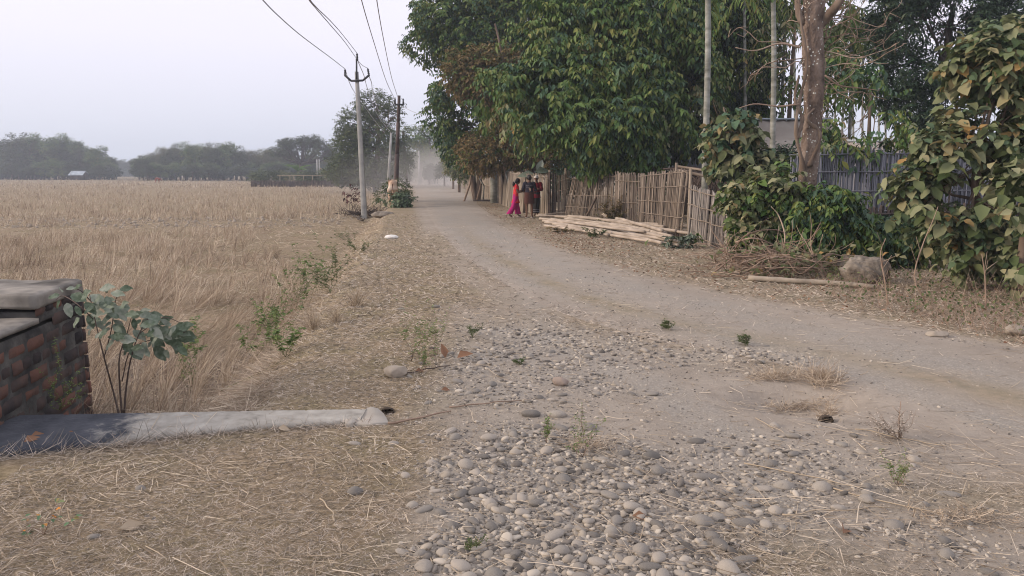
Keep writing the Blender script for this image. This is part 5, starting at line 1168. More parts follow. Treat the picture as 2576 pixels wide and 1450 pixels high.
    tree('glossy_bush', 'wide dark green bush with drooping glossy leaves between trunk and boulder', 'bush', b, [b, Q(2110, 610, D), Q(2110, 500, D)], [.05, .04, .02], cl,
         [(dict(n=1100, L=.15, Wd=.065, per=9, spr=.28, droop=1.0, fill=.4), 0), (dict(n=650, L=.15, Wd=.065, per=9, spr=.28, droop=1.0, fill=.4), 1), (dict(cl=cl[4:8], n=90, L=.15, Wd=.07, per=6, spr=.25, droop=1.0), 2)], ['leaf_green', 'leaf_teal', 'leaf_olive'], r)
    # the near large leaved shrub on the far right
    D = 10.4; cl = [C_(2470, 160, D, 60, 60, 45), C_(2540, 130, D, 60, 60, 45), C_(2500, 230, D, 70, 60, 45), C_(2570, 260, D, 80, 60, 60), C_(2430, 330, D, 60, 60, 38), C_(2380, 380, D, 60, 55, 32), C_(2480, 350, D, 75, 60, 50), C_(2560, 400, D, 80, 60, 60), C_(2340, 470, D, 60, 55, 30), C_(2400, 460, D, 65, 60, 38),
        C_(2480, 470, D, 80, 60, 45), C_(2320, 520, D, 40, 40, 25), C_(2560, 530, D, 70, 60, 50), C_(2420, 560, D, 70, 50, 30), C_(2500, 610, D, 75, 50, 35), C_(2400, 640, D, 40, 40, 18), C_(2350, 590, D, 40, 40, 25), C_(2570, 640, D, 50, 50, 40), C_(2650, 350, D, 100, 80, 120), C_(2510, 100, D, 40, 40, 20)]
    b = Q(2425, 712, D + .8); b[2] = gz(b[0], b[1])
    tree('large_leaved_shrub', 'tall shrub with big dusty olive leaves and some orange ones at the right edge', 'shrub', b, catmull(np.array([b - [0, 0, .1], Q(2440, 620, D + .6), Q(2462, 520, D + .3), Q(2450, 440, D), Q(2500, 250, D)]), 8), [.065, .055, .05, .04, .02], cl,
         [(dict(n=2500, L=.19, Wd=.125, per=5, spr=.3, droop=.55, fill=.25, curl=.3, rnd=True, gap=.5), 0), (dict(n=1300, L=.14, Wd=.09, per=6, spr=.3, droop=.5, fill=.4, curl=.3, rnd=True, gap=.5), 1)], ['leaf_olive', 'leaf_dusty'], r, 'bark', limb_r=.5)
    b = Q(2580, 770, 9.2); b[2] = gz(b[0], b[1]); cl = [C_(2590, 480, 9.2, 60, 50, 60), C_(2600, 650, 9.2, 30, 30, 40)]
    tree('shrub_stem', 'smooth leaning pale stem at the very right edge of the view', 'shrub', b, [b, Q(2568, 660, 9.3), Q(2600, 430, 9.3)], [.06, .05, .03], cl, [(dict(n=60, L=.21, Wd=.145, per=5, spr=.3, droop=.55, fill=.3), 0)], ['leaf_olive'], r, 'bark')
MT['leaf_dusty'] = M('dusty_green_leaf', [c(.06, .10, .05), c(.11, .16, .085), c(.19, .225, .14)], .7, .7, (.8, .3), transl=.2)
right_side()

# --- middle distance and far trees
def mid_trees():
    r = np.random.default_rng(303)
    D = 84; cl = [C_(940, 262, D, 42, 42, 30), C_(985, 290, D, 35, 40, 30), C_(905, 310, D, 50, 50, 40), C_(960, 330, D, 60, 55, 45), C_(890, 370, D, 50, 55, 45), C_(950, 400, D, 75, 60, 50), C_(865, 420, D, 40, 50, 35), C_(1005, 330, D, 25, 30, 30), C_(880, 350, D, 35, 40, 25), C_(1000, 400, D, 35, 50, 45), C_(915, 440, D, 90, 60, 25)]
    b = Q(945, 470, D); b[2] = gz(b[0], b[1])
    tree('roadside_tree', 'round hazy roadside tree with thin open crown behind the tall concrete pole', 'tree', b, [b, Q(948, 400, D), Q(952, 330, D), Q(948, 270, D)], [.35, .28, .2, .08], cl,
         [(dict(n=6200, L=.31, Wd=.15, per=7, spr=.7, droop=.4, gap=.5, fill=.35, simple=True), 0), (dict(n=2400, L=.31, Wd=.15, per=7, spr=.7, droop=.4, gap=.5, fill=.2, simple=True), 1)], ['leaf_mid', 'leaf_far'], r, twigs=5, limb_r=.5)
    D = 122; cl = [C_(1050, 345, D, 40, 50, 25), C_(1095, 350, D, 45, 50, 28), C_(1030, 380, D, 35, 40, 30), C_(1080, 390, D, 50, 50, 30), C_(1130, 380, D, 40, 50, 40), C_(1110, 415, D, 50, 50, 25), C_(1150, 340, D, 50, 50, 30), C_(1040, 420, D, 35, 40, 25)]
    b = Q(1085, 462, D); b[2] = gz(b[0], b[1])
    tree('roadside_tree', 'dark flat topped tree far down the road right of the steel pole', 'tree', b, [b, Q(1085, 420, D), Q(1080, 350, D)], [.4, .3, .15], cl, [(dict(n=3200, L=.42, Wd=.24, per=7, spr=.9, droop=.3, fill=.4, simple=True), 0)], ['leaf_green'], r)
    # olive shrub at the left end of the far fence, and small round trees on the road edge
    for (px, py, D, rx, rz, m, lab) in ((1155, 425, 62, 36, 24, 'leaf_olive', 'faded olive tree behind the far end of the woven fence'), (1080, 432, 104, 13, 16, 'leaf_far', 'small round tree on a thin stem far down the dusty road'), (1118, 432, 90, 18, 22, 'leaf_far', 'dim leafy tree hanging over the far end of the road'),
                                        (1030, 425, 96, 16, 30, 'leaf_far', 'thin hazy tree left of the banded pole'), (1140, 400, 75, 40, 25, 'leaf_green', 'low green bough of a tree reaching toward the far road')):
        b = Q(px, 462, D); b[2] = gz(b[0], b[1]); cl = [C_(px + r.uniform(-.5, .5) * rx, py + r.uniform(-.5, .5) * rz, D, rx * .6, rx * .6, rz * .6) for _ in range(6)]
        tree('roadside_tree', lab, 'tree', b, [b, Q(px, 450, D), Q(px, py, D)], [.12, .1, .05], cl, [(dict(n=900, L=.22, Wd=.12, per=7, spr=.5, droop=.4, fill=.3, simple=True), 0)], [m], r)
    # rain tree: wide umbrella crown on spreading limbs
    D = 185; b = Q(762, 452, D); b[2] = -.55; t = empty('rain_tree', b, 'wide umbrella shaped rain tree with bare spreading limbs above the hedge', 'tree'); mb = MB(); fork = Q(758, 412, D)
    addtube(mb, [b, fork], [.7, .5], 8); tips = []
    for k in range(26):
        a = r.uniform(0, 2 * pi); s = r.uniform(.25, 1); xx = cos(a) * s * 7.6; yy = sin(a) * s * 6; top = Q(762, 347, D)[2] - 3.6 * s ** 2 - r.uniform(0, .8)
        e = np.array([b[0] + xx + .5, D + yy, top]); m_ = fork * .45 + e * .55 - [0, 0, .8]; addtube(mb, catmull(np.array([fork, m_, e]), 7), np.linspace(.32, .07, 7), 5); tips.append((e[0], e[1], e[2], 1.7, 1.7, .55))
        for j in range(4): addtube(mb, [m_ + (e - m_) * .4, e + r.normal(0, 1.0, 3) * [1, 1, .25]], [.09, .03], 4)
    mk('trunk', mb, MT['bark_dark'], t); V, F, _, _ = foliage(tips, 2300, r, L=.5, Wd=.3, per=6, spr=.9, droop=.1, fill=.3, simple=True); mk('crown', MB().add(V, F), MT['leaf_far'], t)
    # hedge and bushes at the field edge
    for k, px in enumerate([655, 690, 722, 758, 790, 825, 855, 885, 915, 950]):
        D = 124 + r.uniform(-3, 6); cl = [C_(px + r.uniform(-14, 14), 447 + r.uniform(-6, 4), D, 17, 20, r.uniform(8, 15)) for _ in range(5)]
        b = Q(px, 455, D); b[2] = -.55
        tree('hedge_bush', 'hazy green bush in the row of bushes behind the stick fence', 'bush', b, [b, b + [0, 0, 1.0]], [.08, .04], cl, [(dict(n=420, L=.28, Wd=.16, per=6, spr=.5, droop=.3, fill=.2, simple=True), 0)], [['leaf_mid', 'leaf_far', 'leaf_olive'][k % 3]], r, group='bushes behind the stick fence')
    # banana plants
    for px, py, D, s, lab in ((750, 432, 130, 1.0, 'bright banana plant standing above the distant hedge'), (822, 440, 128, .7, 'smaller banana plant half hidden in the distant hedge')):
        b = Q(px, 455, D); b[2] = -.55; t = empty('banana_plant', b, lab, 'banana plant'); top = Q(px, py, D); mb = MB(); addtube(mb, [b, top], [.18, .1], 7); mk('stem', mb, MT['stem_green'], t); cw = MB()
        for k in range(9):
            a = 2 * pi * k / 9; d = np.array([cos(a), sin(a), r.uniform(.5, 1.4)]); m_ = 5; 
            cw.add(*leaves(top[None], d[None], np.array([[0, 0, 1.0]]), 2.6 * s, .6 * s, .5))
        mk('leaf_crown', cw, MT['leaf_banana'], t)
    b = Q(2080 / 1.0 * 0 + 1352, 480, 31); b[2] = 0; t = empty('banana_plant', b, 'banana plant showing one broad leaf above the man in the white cap', 'banana plant'); mb = MB(); top = Q(1350, 470, 31); addtube(mb, [b, top], [.1, .06], 7); mk('stem', mb, MT['stem_green'], t); cw = MB()
    for (x, y), dd, L_ in (((1348, 440), (-1, -.2, .05), .75), ((1345, 432), (1, -.1, .15), .6), ((1352, 440), (.3, .4, 1), .8)): cw.add(*leaves(Q(x, y, 30.8)[None], np.array([dd], float), np.array([[0, -.9, .5]]), L_, .32, .3))
    mk('leaf_crown', cw, MT['leaf_grey'], t)
mid_trees()
def far_woods():
    """individual trees of the two distant woods: a few kinds, copied"""
    r = np.random.default_rng(404); protos = []
    def proto(kind):
        H = {0: 11, 1: 13, 2: 9}[kind]; t = empty(['far_tree', 'bamboo_clump', 'far_tree'][kind], (0, 0, 0), 'x', 'tree'); mb = MB(); cl = []
        if kind == 1:
            for k in range(26):
                a = r.uniform(0, 2 * pi); o = r.uniform(0, 1.3); lean = r.uniform(.1, .75); p0 = np.array([cos(a) * o, sin(a) * o, 0]); p1 = p0 + [cos(a) * lean * 5, sin(a) * lean * 5, H * r.uniform(.75, 1.0)]; p1[2] -= lean * 1.5
                pm = p0 * .4 + p1 * .6; pm[2] += 1.2; addtube(mb, catmull(np.array([p0, pm, p1]), 6), np.linspace(.07, .03, 6), 4)
                for q in (.5, .7, .85, 1.0): c0 = p0 + (p1 - p0) * q; cl.append((c0[0], c0[1], c0[2], .75, .75, .7))
        else:
            addtube(mb, [(0, 0, -.3), (.2, 0, H * .45), (0, .1, H * .8)], [.3, .2, .1], 7)
            for k in range(14): 
                a = r.uniform(0, 2 * pi); o = r.uniform(.3, 2.9 if kind == 0 else 2.6); h = H * r.uniform(.38, .9); cc = (cos(a) * o * 1.1, sin(a) * o * 1.1, h, r.uniform(.8, 1.7), r.uniform(.8, 1.7), r.uniform(.6, 1.3)); cl.append(cc); addtube(mb, limb_path([0, 0, H * r.uniform(.3, .6)], cc[:3], r), np.linspace(.12, .03, 5), 4)
        mk('trunk', mb, MT['bark'], t)
        V, F, _, _ = foliage(cl, 1500 if kind == 1 else 1300, r, L=.55, Wd=.3 if kind != 1 else .16, per=5, spr=.9, droop=.4 if kind != 1 else .8, fill=.25, simple=True)
        mk('crown', MB().add(V, F), MT[['leaf_far', 'leaf_bamboo', 'leaf_green'][kind]], t); return t
    P_ = [proto(0), proto(1), proto(2), proto(0)]; used = [False] * 4
    T = []
    def prof(pts, D, step, kinds, lab, grp, jit=10):
        pts = np.array(pts, float); px = pts[0, 0]
        while px < pts[-1, 0]:
            top = np.interp(px, pts[:, 0], pts[:, 1]) + r.uniform(-9, 9); d = D + r.uniform(-jit, jit); k = kinds[r.integers(len(kinds))]
            h = CAMH + (Q(px, top, d)[2] - CAMH) + .55; T.append((px, d, h, k, lab[k], grp)); px += step * r.uniform(.7, 1.3)
    gl = 'trees of the far left wood'; gm = 'trees of the far middle wood'
    LL = {0: 'hazy green tree in the far left wood', 1: 'feathery bamboo clump in the far left wood', 2: 'dark bushy tree in the far left wood', 3: 'rounded hazy tree in the far left wood'}
    LM = {0: 'hazy green tree in the far middle wood', 1: 'feathery bamboo clump in the far middle wood', 2: 'dark bushy tree in the far middle wood', 3: 'rounded hazy tree in the far middle wood'}
    prof([(-120, 330), (10, 345), (60, 335), (120, 348), (190, 350), (235, 378), (290, 392)], 235, 15, [0, 1, 2, 3], LL, gl)
    prof([(-120, 345), (0, 350), (100, 350), (200, 365)], 262, 18, [0, 3, 1], LL, gl)
    prof([(-100, 405), (60, 405), (200, 410), (290, 408)], 228, 14, [2, 0], LL, gl)
    prof([(285, 400), (345, 396), (400, 392)], 400, 12, [0, 3], {0: 'faint pale tree in the gap between the two woods', 3: 'faint pale tree in the gap between the two woods'}, 'faint trees in the gap between the woods')
    prof([(350, 398), (385, 385), (415, 368), (470, 362), (560, 362), (600, 372), (640, 370), (700, 368), (745, 385), (860, 398)], 215, 14, [1, 1, 2, 0, 3], LM, gm)
    prof([(400, 390), (500, 372), (620, 378), (720, 385), (770, 400), (860, 405)], 245, 18, [0, 2], LM, gm)
    prof([(370, 418), (500, 412), (620, 412), (860, 410)], 208, 14, [2, 0], LM, gm)
    prof([(980, 372), (1020, 368), (1060, 372), (1200, 372)], 170, 24, [2, 0], {0: 'hazy tree behind the far end of the road', 2: 'hazy tree behind the far end of the road'}, 'hazy trees behind the far end of the road')
    H = {0: 11, 1: 13, 2: 9, 3: 11}
    for px, d, h, k, lab, grp in T:
        o = P_[k] if not used[k] else copy_tree(P_[k]); used[k] = True; q = Q(px, 440, d); s = max(.45, h / H[k] * .98); w = max(s, .8) * r.uniform(.85, 1.1)
        o.location = (q[0], d, -.55); o.scale = (w, w, s); o.rotation_euler = (0, 0, r.uniform(0, 6.28)); tag(o, lab, 'tree' if k != 1 else 'bamboo clump', grp)
    # small pale trunks at the wood's foot read as single stems
far_woods()
# skirt of undergrowth under the far woods
def skirt():
    r = np.random.default_rng(505); cl = []
    for px in np.arange(-120, 300, 9): D = 224 + r.uniform(-3, 3); cl.append(C_(px, 433 + r.uniform(-3, 3), D, 12, 14, r.uniform(6, 12)))
    for px in np.arange(345, 1200, 9): D = 204 + r.uniform(-3, 3); cl.append(C_(px, 433 + r.uniform(-3, 3), D, 12, 14, r.uniform(6, 12)))
    for px in np.arange(270, 365, 7): cl.append(C_(px, 436 + r.uniform(-3, 3), 385, 9, 10, r.uniform(5, 9)))
    V, F, _, _ = foliage(cl, 10000, r, gap=.1, L=.6, Wd=.35, per=5, spr=.8, droop=.3, fill=.1, simple=True); o = mk('undergrowth', MB().add(V, F), MT['leaf_dark']); tag(o, 'dark undergrowth along the foot of the distant woods', 'undergrowth', kind='stuff')
skirt()
# ---------------------------------------------------------------- people and animals
def skin_mesh(verts, edges, radii, root=0, sub=2):
    me = bpy.data.meshes.new('tmp'); me.from_pydata([tuple(v) for v in verts], edges, []); o = bpy.data.objects.new('tmp', me); COL.objects.link(o)
    sk = o.modifiers.new('s', 'SKIN'); sk.use_smooth_shade = True
    for i, r in enumerate(radii):
        v = me.skin_vertices[0].data[i]; v.radius = (r, r) if np.ndim(r) == 0 else tuple(r); v.use_root = (i == root)
    ss = o.modifiers.new('u', 'SUBSURF'); ss.levels = sub; ss.render_levels = sub
    dg = bpy.context.evaluated_depsgraph_get(); dg.update(); m2 = bpy.data.meshes.new_from_object(o.evaluated_get(dg))
    V = np.zeros(len(m2.vertices) * 3); m2.vertices.foreach_get('co', V); V = V.reshape(-1, 3)
    F4 = [tuple(p.vertices) for p in m2.polygons if len(p.vertices) == 4]; F3 = [tuple(p.vertices) for p in m2.polygons if len(p.vertices) == 3]
    bpy.data.objects.remove(o); bpy.data.meshes.remove(m2); bpy.data.meshes.remove(me)
    return V, np.array(F4) if F4 else np.zeros((0, 4), int), np.array(F3) if F3 else np.zeros((0, 3), int)
def rotz(V, a):
    V = np.asarray(V, float); R = np.array([[cos(a), -sin(a), 0], [sin(a), cos(a), 0], [0, 0, 1]]); return V @ R.T
def head_mesh(s):
    V, F = ico(3); V = V.copy(); x, y, z = V.T.copy()
    y2 = y * np.where(y > 0, 1.02, 1.12) ; x2 = x * (.80 - .16 * sstep(.1, -1, z)); z2 = z * 1.18
    y2 = y2 - .10 * sstep(-.2, -1, z) * (y < 0)
    nose = np.exp(-((x / .14) ** 2 + ((z + .12) / .22) ** 2)) * (y > 0); y2 = y2 + .22 * nose
    for sx in (-.33, .33): y2 = y2 - .10 * np.exp(-(((x - sx) / .16) ** 2 + ((z - .08) / .12) ** 2)) * (y > 0)
    y2 = y2 + .07 * np.exp(-((x / .28) ** 2 + ((z + .48) / .08) ** 2)) * (y > 0) + .10 * np.exp(-((x / .25) ** 2 + ((z + .85) / .2) ** 2)) * (y > 0)
    for sx in (-1, 1): x2 = x2 + sx * .16 * np.exp(-(((x * sx - .95) / .25) ** 2 + (y / .16) ** 2 + ((z - .02) / .22) ** 2))
    return np.stack([x2, y2, z2], 1) * s, F
def loft(mb, rings, n=20, fold=.0, seed=0, m=0, cap=True, dirs=None):
    V = []; an = np.linspace(0, 2 * pi, n, endpoint=False)
    for i, (cn, rx, ry) in enumerate(rings):
        w = 1 + fold * (np.sin(an * 5 + seed + i * .35) * .6 + np.sin(an * 9 + seed * 2 - i * .2) * .4) * (i / max(1, len(rings) - 1) * .8 + .2)
        V.append(np.stack([cn[0] + np.cos(an) * rx * w, cn[1] + np.sin(an) * ry * w, np.full(n, cn[2]) + np.sin(an * 3 + seed) * fold * .03], 1))
    K = len(rings); V = np.concatenate(V); F = [(i * n + j, i * n + (j + 1) % n, (i + 1) * n + (j + 1) % n, (i + 1) * n + j) for i in range(K - 1) for j in range(n)]
    mb.add(V, np.array(F), m)
def hand(mb, wrist, d, palmn, L, m=0):
    """palm and five separate bent fingers"""
    d = nrm(np.array(d, float)); s = nrm(np.cross(d, palmn)); pn = np.cross(s, d)
    addtube(mb, [wrist, wrist + d * L * .25, wrist + d * L * .5], [L * .14, L * .20, L * .19], 8, m=m)
    for k, (o, l_) in enumerate(((-.30, .40), (-.10, .50), (.10, .47), (.28, .36))):
        p0 = wrist + d * L * .42 + s * o * L * .55; p1 = p0 + d * L * l_ * .55 - pn * L * .03; p2 = p1 + nrm(d - pn * .6) * L * l_ * .5; addtube(mb, [p0, p1, p2], [L * .055, L * .05, L * .035], 6, m=m)
    p0 = wrist + d * L * .15 - s * L * .15; p1 = p0 + nrm(d * .7 - s * .7) * L * .24; p2 = p1 + nrm(d - s * .2 - pn * .3) * L * .2; addtube(mb, [p0, p1, p2], [L * .07, L * .06, L * .04], 6, m=m)
def fabric(name, cols, kind=None, rough=.9):
    m = M(name, cols, rough, 0, (22, .5), bump=(30, .3, .004)); 
    return m
MT['red_top'] = fabric('red_printed_cloth', [c(.42, .010, .018), c(.52, .016, .026), c(.66, .18, .16)])
_t = MT['red_top'].node_tree; [q for q in _t.nodes if q.type == 'TEX_NOISE'][0].inputs['Scale'].default_value = 11
MT['magenta'] = fabric('magenta_cloth', [c(.28, .010, .10), c(.42, .018, .16)]); MT['navy'] = fabric('navy_shirt', [c(.018, .017, .028), c(.038, .034, .05)])
MT['brown_cloth'] = fabric('brown_shorts', [c(.055, .022, .018), c(.10, .04, .03)]); MT['maroon'] = fabric('maroon_shirt', [c(.11, .006, .014), c(.19, .012, .025)])
MT['lungi'] = fabric('dark_lungi', [c(.014, .013, .013), c(.03, .028, .026)]); MT['stripe'] = fabric('grey_stripe', [c(.13, .12, .14), c(.22, .20, .22)]); MT['cap_white'] = fabric('white_cap', [c(.42, .38, .35), c(.60, .56, .52)])
MT['print'] = fabric('pale_print', [c(.30, .28, .33), c(.42, .40, .45)]); MT['tan_print'] = fabric('tan_print', [c(.45, .30, .22), c(.55, .38, .28)]); MT['sole'] = fabric('pale_slipper', [c(.35, .30, .27), c(.48, .42, .38)]); MT['eye'] = M('dark_eye', [c(.01, .008, .008)], .3, 0); MT['cow'] = M('cow_hide', [c(.30, .17, .11), c(.52, .38, .28), c(.68, .58, .48)], .85, 0, (2.2, .9)); MT['horn'] = M('horn', [c(.10, .09, .08)], .6, 0)

def person(label, foot, H, yaw, J, cloth, hair):
    """J: overrides of joint positions as fractions of the height, in the body's own frame (x right, y forward)"""
    j = dict(pelvis=(0, 0, .53), waist=(0, .0, .62), chest=(0, .005, .74), neck=(0, 0, .835), head=(0, .01, .90), sL=(-.105, 0, .805), sR=(.105, 0, .805), eL=(-.13, -.02, .64), eR=(.13, -.02, .64), wL=(-.14, .02, .49), wR=(.14, .02, .49),
             hL=(-.05, 0, .51), hR=(.05, 0, .51), kL=(-.055, .01, .28), kR=(.055, .01, .28), aL=(-.055, -.01, .045), aR=(.055, -.01, .045), tL=(-.065, .085, .018), tR=(.065, .085, .018)); j.update(J)
    j = {k: np.array(v, float) * H for k, v in j.items()}
    t = empty('person', foot, label, 'person'); f0 = np.array(foot, float)
    W_ = lambda V: rotz(V, yaw) + f0
    names = ['pelvis', 'waist', 'chest', 'neck', 'head', 'sL', 'eL', 'wL', 'sR', 'eR', 'wR', 'hL', 'kL', 'aL', 'tL', 'hR', 'kR', 'aR', 'tR']; ix = {n: i for i, n in enumerate(names)}
    ed = [('pelvis', 'waist'), ('waist', 'chest'), ('chest', 'neck'), ('neck', 'head'), ('chest', 'sL'), ('sL', 'eL'), ('eL', 'wL'), ('chest', 'sR'), ('sR', 'eR'), ('eR', 'wR'), ('pelvis', 'hL'), ('hL', 'kL'), ('kL', 'aL'), ('aL', 'tL'), ('pelvis', 'hR'), ('hR', 'kR'), ('kR', 'aR'), ('aR', 'tR')]
    rad = dict(pelvis=(.075, .06), waist=(.068, .052), chest=(.085, .06), neck=.033, head=.045, sL=.038, sR=.038, eL=.026, eR=.026, wL=.018, wR=.018, hL=.055, hR=.055, kL=.033, kR=.033, aL=.021, aR=.021, tL=(.022, .014), tR=(.022, .014))
    V, F4, F3 = skin_mesh([j[n] for n in names], [(ix[a], ix[b]) for a, b in ed], [np.array(rad[n]) * H if np.ndim(rad[n]) else rad[n] * H for n in names])
    mb = MB(); off = mb.n; mb.V.append(W_(V)); mb.n += len(V)
    if len(F4): mb.F4.append((F4, 0))
    if len(F3): mb.F3.append((F3, 0))
    hc = j['head'] + [0, .012 * H, .035 * H]; hy = J.get('head_yaw', 0) if False else cloth.get('head_yaw', 0)
    hv, hf = head_mesh(.062 * H); mb.add(W_(rotz(hv, hy) + hc), hf)
    for s_ in ('L', 'R'):
        d = cloth.get('hand' + s_, nrm(j['w' + s_] - j['e' + s_])); hb = MB(); hand(hb, j['w' + s_], d, np.array([1.0 if s_ == 'L' else -1.0, 0.2, 0]), .095 * H)
        off = mb.n; mb.V.append(W_(np.concatenate(hb.V))); mb.n += hb.n; mb.F4 += [(F + off, 0) for F, _ in hb.F4]; mb.F3 += [(F + off, 0) for F, _ in hb.F3]
    body = mk('body', mb, MT['skin'], t, smooth=True)
    eb = MB(); sv, sf = ico(1)
    for sx in (-.33, .33): eb.add(W_(rotz(sv * .0085 * H + np.array([sx * .062 * H * .85, .058 * H, .006 * H]), hy) + hc), sf)
    mk('eyes', eb, MT['eye'], t)
    # hair
    hb = MB(); hv2, hf2 = head_mesh(.0665 * H); q = hv2 / (.0665 * H)
    keep = (q[:, 1] < .28) & (q[:, 2] > -.55 - (q[:, 1] < -.3) * .3) | (q[:, 2] > .62); fk = keep[hf2].all(1)
    if hair != 'cap':
        vv = hv2 * (1 + .03 * np.sin(hv2[:, [0]] * 300 / H)); hb.add(W_(rotz(vv, hy) + hc), hf2[fk])
        if hair == 'tail':
            bk = hc + rotz(np.array([0, -.075 * H, -.02 * H]), hy); hb2 = W_(np.array([bk, bk + rotz(np.array([0, -.035 * H, -.02 * H]), hy), bk + rotz(np.array([0, -.04 * H, -.07 * H]), hy), bk + rotz(np.array([0, -.02 * H, -.13 * H]), hy)])); addtube(hb, hb2, [.03 * H, .042 * H, .040 * H, .014 * H], 9)
        ho = mk('hair', hb, MT['hair'], t, smooth=True)
        if hair == 'tail': cb = MB(); cb.add(W_(sv * np.array([.012, .012, .014]) * H + bk + np.array([.035 * H, -.02 * H, .0])), sf); mk('hair_clip', cb, MT['cap_white'], ho)
    else:
        kk = (q[:, 2] > .30); fk = kk[hf2].all(1); hb.add(W_(rotz(hv2 * np.array([1.08, 1.08, 1.04]), hy) + hc), hf2[fk]); rim = [W_(rotz(np.array([cos(a) * .058 * H, sin(a) * .072 * H, .022 * H]), hy) + hc) for a in np.linspace(0, 2 * pi, 17)]; addtube(hb, rim, [.007 * H] * 17, 6, cap=False); mk('cap', hb, MT['cap_white'], t, smooth=True)
    # shirt
    sh = cloth['shirt']; mb = MB(); top = j['neck']; hem = sh['hem'] * H; pz = j['pelvis']; ch = j['chest']; wa = j['waist']
    rg = []
    for f, rx, ry in ((0, sh.get('hx', .105), sh.get('hy', .085)), (.25, .098, .078), (.5, .092, .068), (.72, .108, .072), (.86, .118, .066), (.94, .09, .055), (1.0, .042, .042)):
        z = hem + (top[2] - hem) * f; u = np.clip((z - pz[2]) / (top[2] - pz[2]), 0, 1); cx = pz * (1 - u) + top * u; rg.append((np.array([cx[0], cx[1], z]), rx * H, ry * H))
    rr = []
    for a, b in zip(rg[:-1], rg[1:]):
        for f in (0, .5): rr.append((a[0] * (1 - f) + b[0] * f, a[1] * (1 - f) + b[1] * f, a[2] * (1 - f) + b[2] * f))
    rr.append(rg[-1]); tmp = MB(); loft(tmp, rr, 24, .05, sh.get('seed', 1))
    for s_ in ('L', 'R'):
        e_, w_, s0 = j['e' + s_], j['w' + s_], j['s' + s_]; sl = sh['sleeve']; pts = [s0 * .72 + ch * .28 + [0, 0, .01 * H], s0, s0 * .5 + e_ * .5]
        if sl > .5: pts += [e_]; rs = [.05, .046, .040, .034]
        else: rs = [.05, .047, .045]
        if sl > .5: pts += [e_ + (w_ - e_) * (sl - .5) * 2]; rs += [.030]
        addtube(tmp, catmull(np.array(pts), len(pts) * 3), np.interp(np.linspace(0, 1, len(pts) * 3), np.linspace(0, 1, len(rs)), rs) * H, 12, wob=.04, rng=np.random.default_rng(3))
    tmp.V = [W_(np.concatenate(tmp.V))]; so = mk('shirt', tmp, MT[sh['mat']], t, smooth=True)
    cl = cloth['lower']; tmp = MB(); wz = .60 * H
    if cl['kind'] == 'skirt':       # lungi or loose shorts: one loft
        hz = cl['hem'] * H; rg = []
        for f in np.linspace(0, 1, 9): z = wz + (hz - wz) * f; u = np.clip((j['pelvis'][2] - z) / (j['pelvis'][2] - j['aL'][2]), 0, 1); mid = (j['aL'] + j['aR']) / 2; cx = j['pelvis'] * (1 - u) + mid * u; rg.append((np.array([cx[0], cx[1], z]), (cl['r0'] * (1 - f) + cl['r1'] * f) * H, (cl['r0'] * .8 * (1 - f) + cl['r1'] * .75 * f) * H))
        loft(tmp, rg, 28, .06, 4)
    else:
        loft(tmp, [(j['pelvis'] + [0, 0, .07 * H], .085 * H, .07 * H), (j['pelvis'], .098 * H, .08 * H), (j['pelvis'] - [0, 0, .06 * H], .10 * H, .08 * H)], 20, .03, 1)
        for s_ in ('L', 'R'):
            hp, kn, an = j['h' + s_], j['k' + s_], j['a' + s_]; e = an + [0, 0, cl['hem'] * H]; q = catmull(np.array([hp, hp * .5 + kn * .5, kn, kn * .5 + e * .5, e]), 12)
            loft(tmp, [(p_, (cl['r0'] + (cl['r1'] - cl['r0']) * i / 11) * H, (cl['r0'] + (cl['r1'] - cl['r0']) * i / 11) * H * .95) for i, p_ in enumerate(q)], 18, .07, 2)
    tmp.V = [W_(np.concatenate(tmp.V))]; lo = mk(cl['name'], tmp, MT[cl['mat']], t, smooth=True)
    if cl.get('bands'):
        tmp = MB()
        for z0, z1 in cl['bands']:
            rg = []
            for z in (z0 * H, z1 * H): f = (wz - z) / (wz - cl['hem'] * H); rad_ = cl['r0'] * (1 - f) + cl['r1'] * f; u = np.clip((j['pelvis'][2] - z) / (j['pelvis'][2] - j['aL'][2]), 0, 1); cx = j['pelvis'] * (1 - u) + (j['aL'] + j['aR']) / 2 * u; rg.append((np.array([cx[0], cx[1], z]), (rad_ + .004) * H * 1.05, (rad_ * .78 + .004) * H * 1.05))
            loft(tmp, rg, 28, .06, 4)
        tmp.V = [W_(np.concatenate(tmp.V))]; mk('stripe_band', tmp, MT['stripe'], lo, smooth=True)
    if cloth.get('slippers'):
        for s_ in ('L', 'R'):
            a_, b_ = j['a' + s_], j['t' + s_]; tmp = MB(); V, F = box((0, 0, 0), (.06 * H, .17 * H, .012 * H)); d = b_ - a_; V = rotz(V, atan2(-d[0], d[1])) + [(a_[0] + b_[0]) / 2, (a_[1] + b_[1]) / 2, .006 * H]; tmp.add(W_(V), F); mk('slipper', tmp, MT['sole'], t)
    return t, W_, j, so
def gf(px, py): p = GP(px, py); return p
# girl in red, walking to the right, hands held out
g0 = gf(1297, 547)
person('girl in a red patterned top and magenta trousers reaching toward the boy, hair tied back', g0, 1.42, radians(-80), dict(
    kL=(-.05, .045, .285), aL=(-.055, .075, .05), tL=(-.05, .165, .02), kR=(.05, -.06, .285), aR=(.055, -.175, .06), tR=(.06, -.095, .018),
    eR=(.13, .03, .65), wR=(.09, .17, .665), eL=(-.13, .05, .66), wL=(-.06, .18, .69), waist=(0, .01, .62), chest=(0, .02, .74), neck=(0, .03, .835), head=(0, .05, .90)),
    dict(shirt=dict(hem=.375, sleeve=.5, mat='red_top', hx=.125, hy=.118, seed=2), lower=dict(kind='pants', hem=.035, r0=.066, r1=.082, mat='magenta', name='trousers'), slippers=True, head_yaw=radians(8)), 'tail')
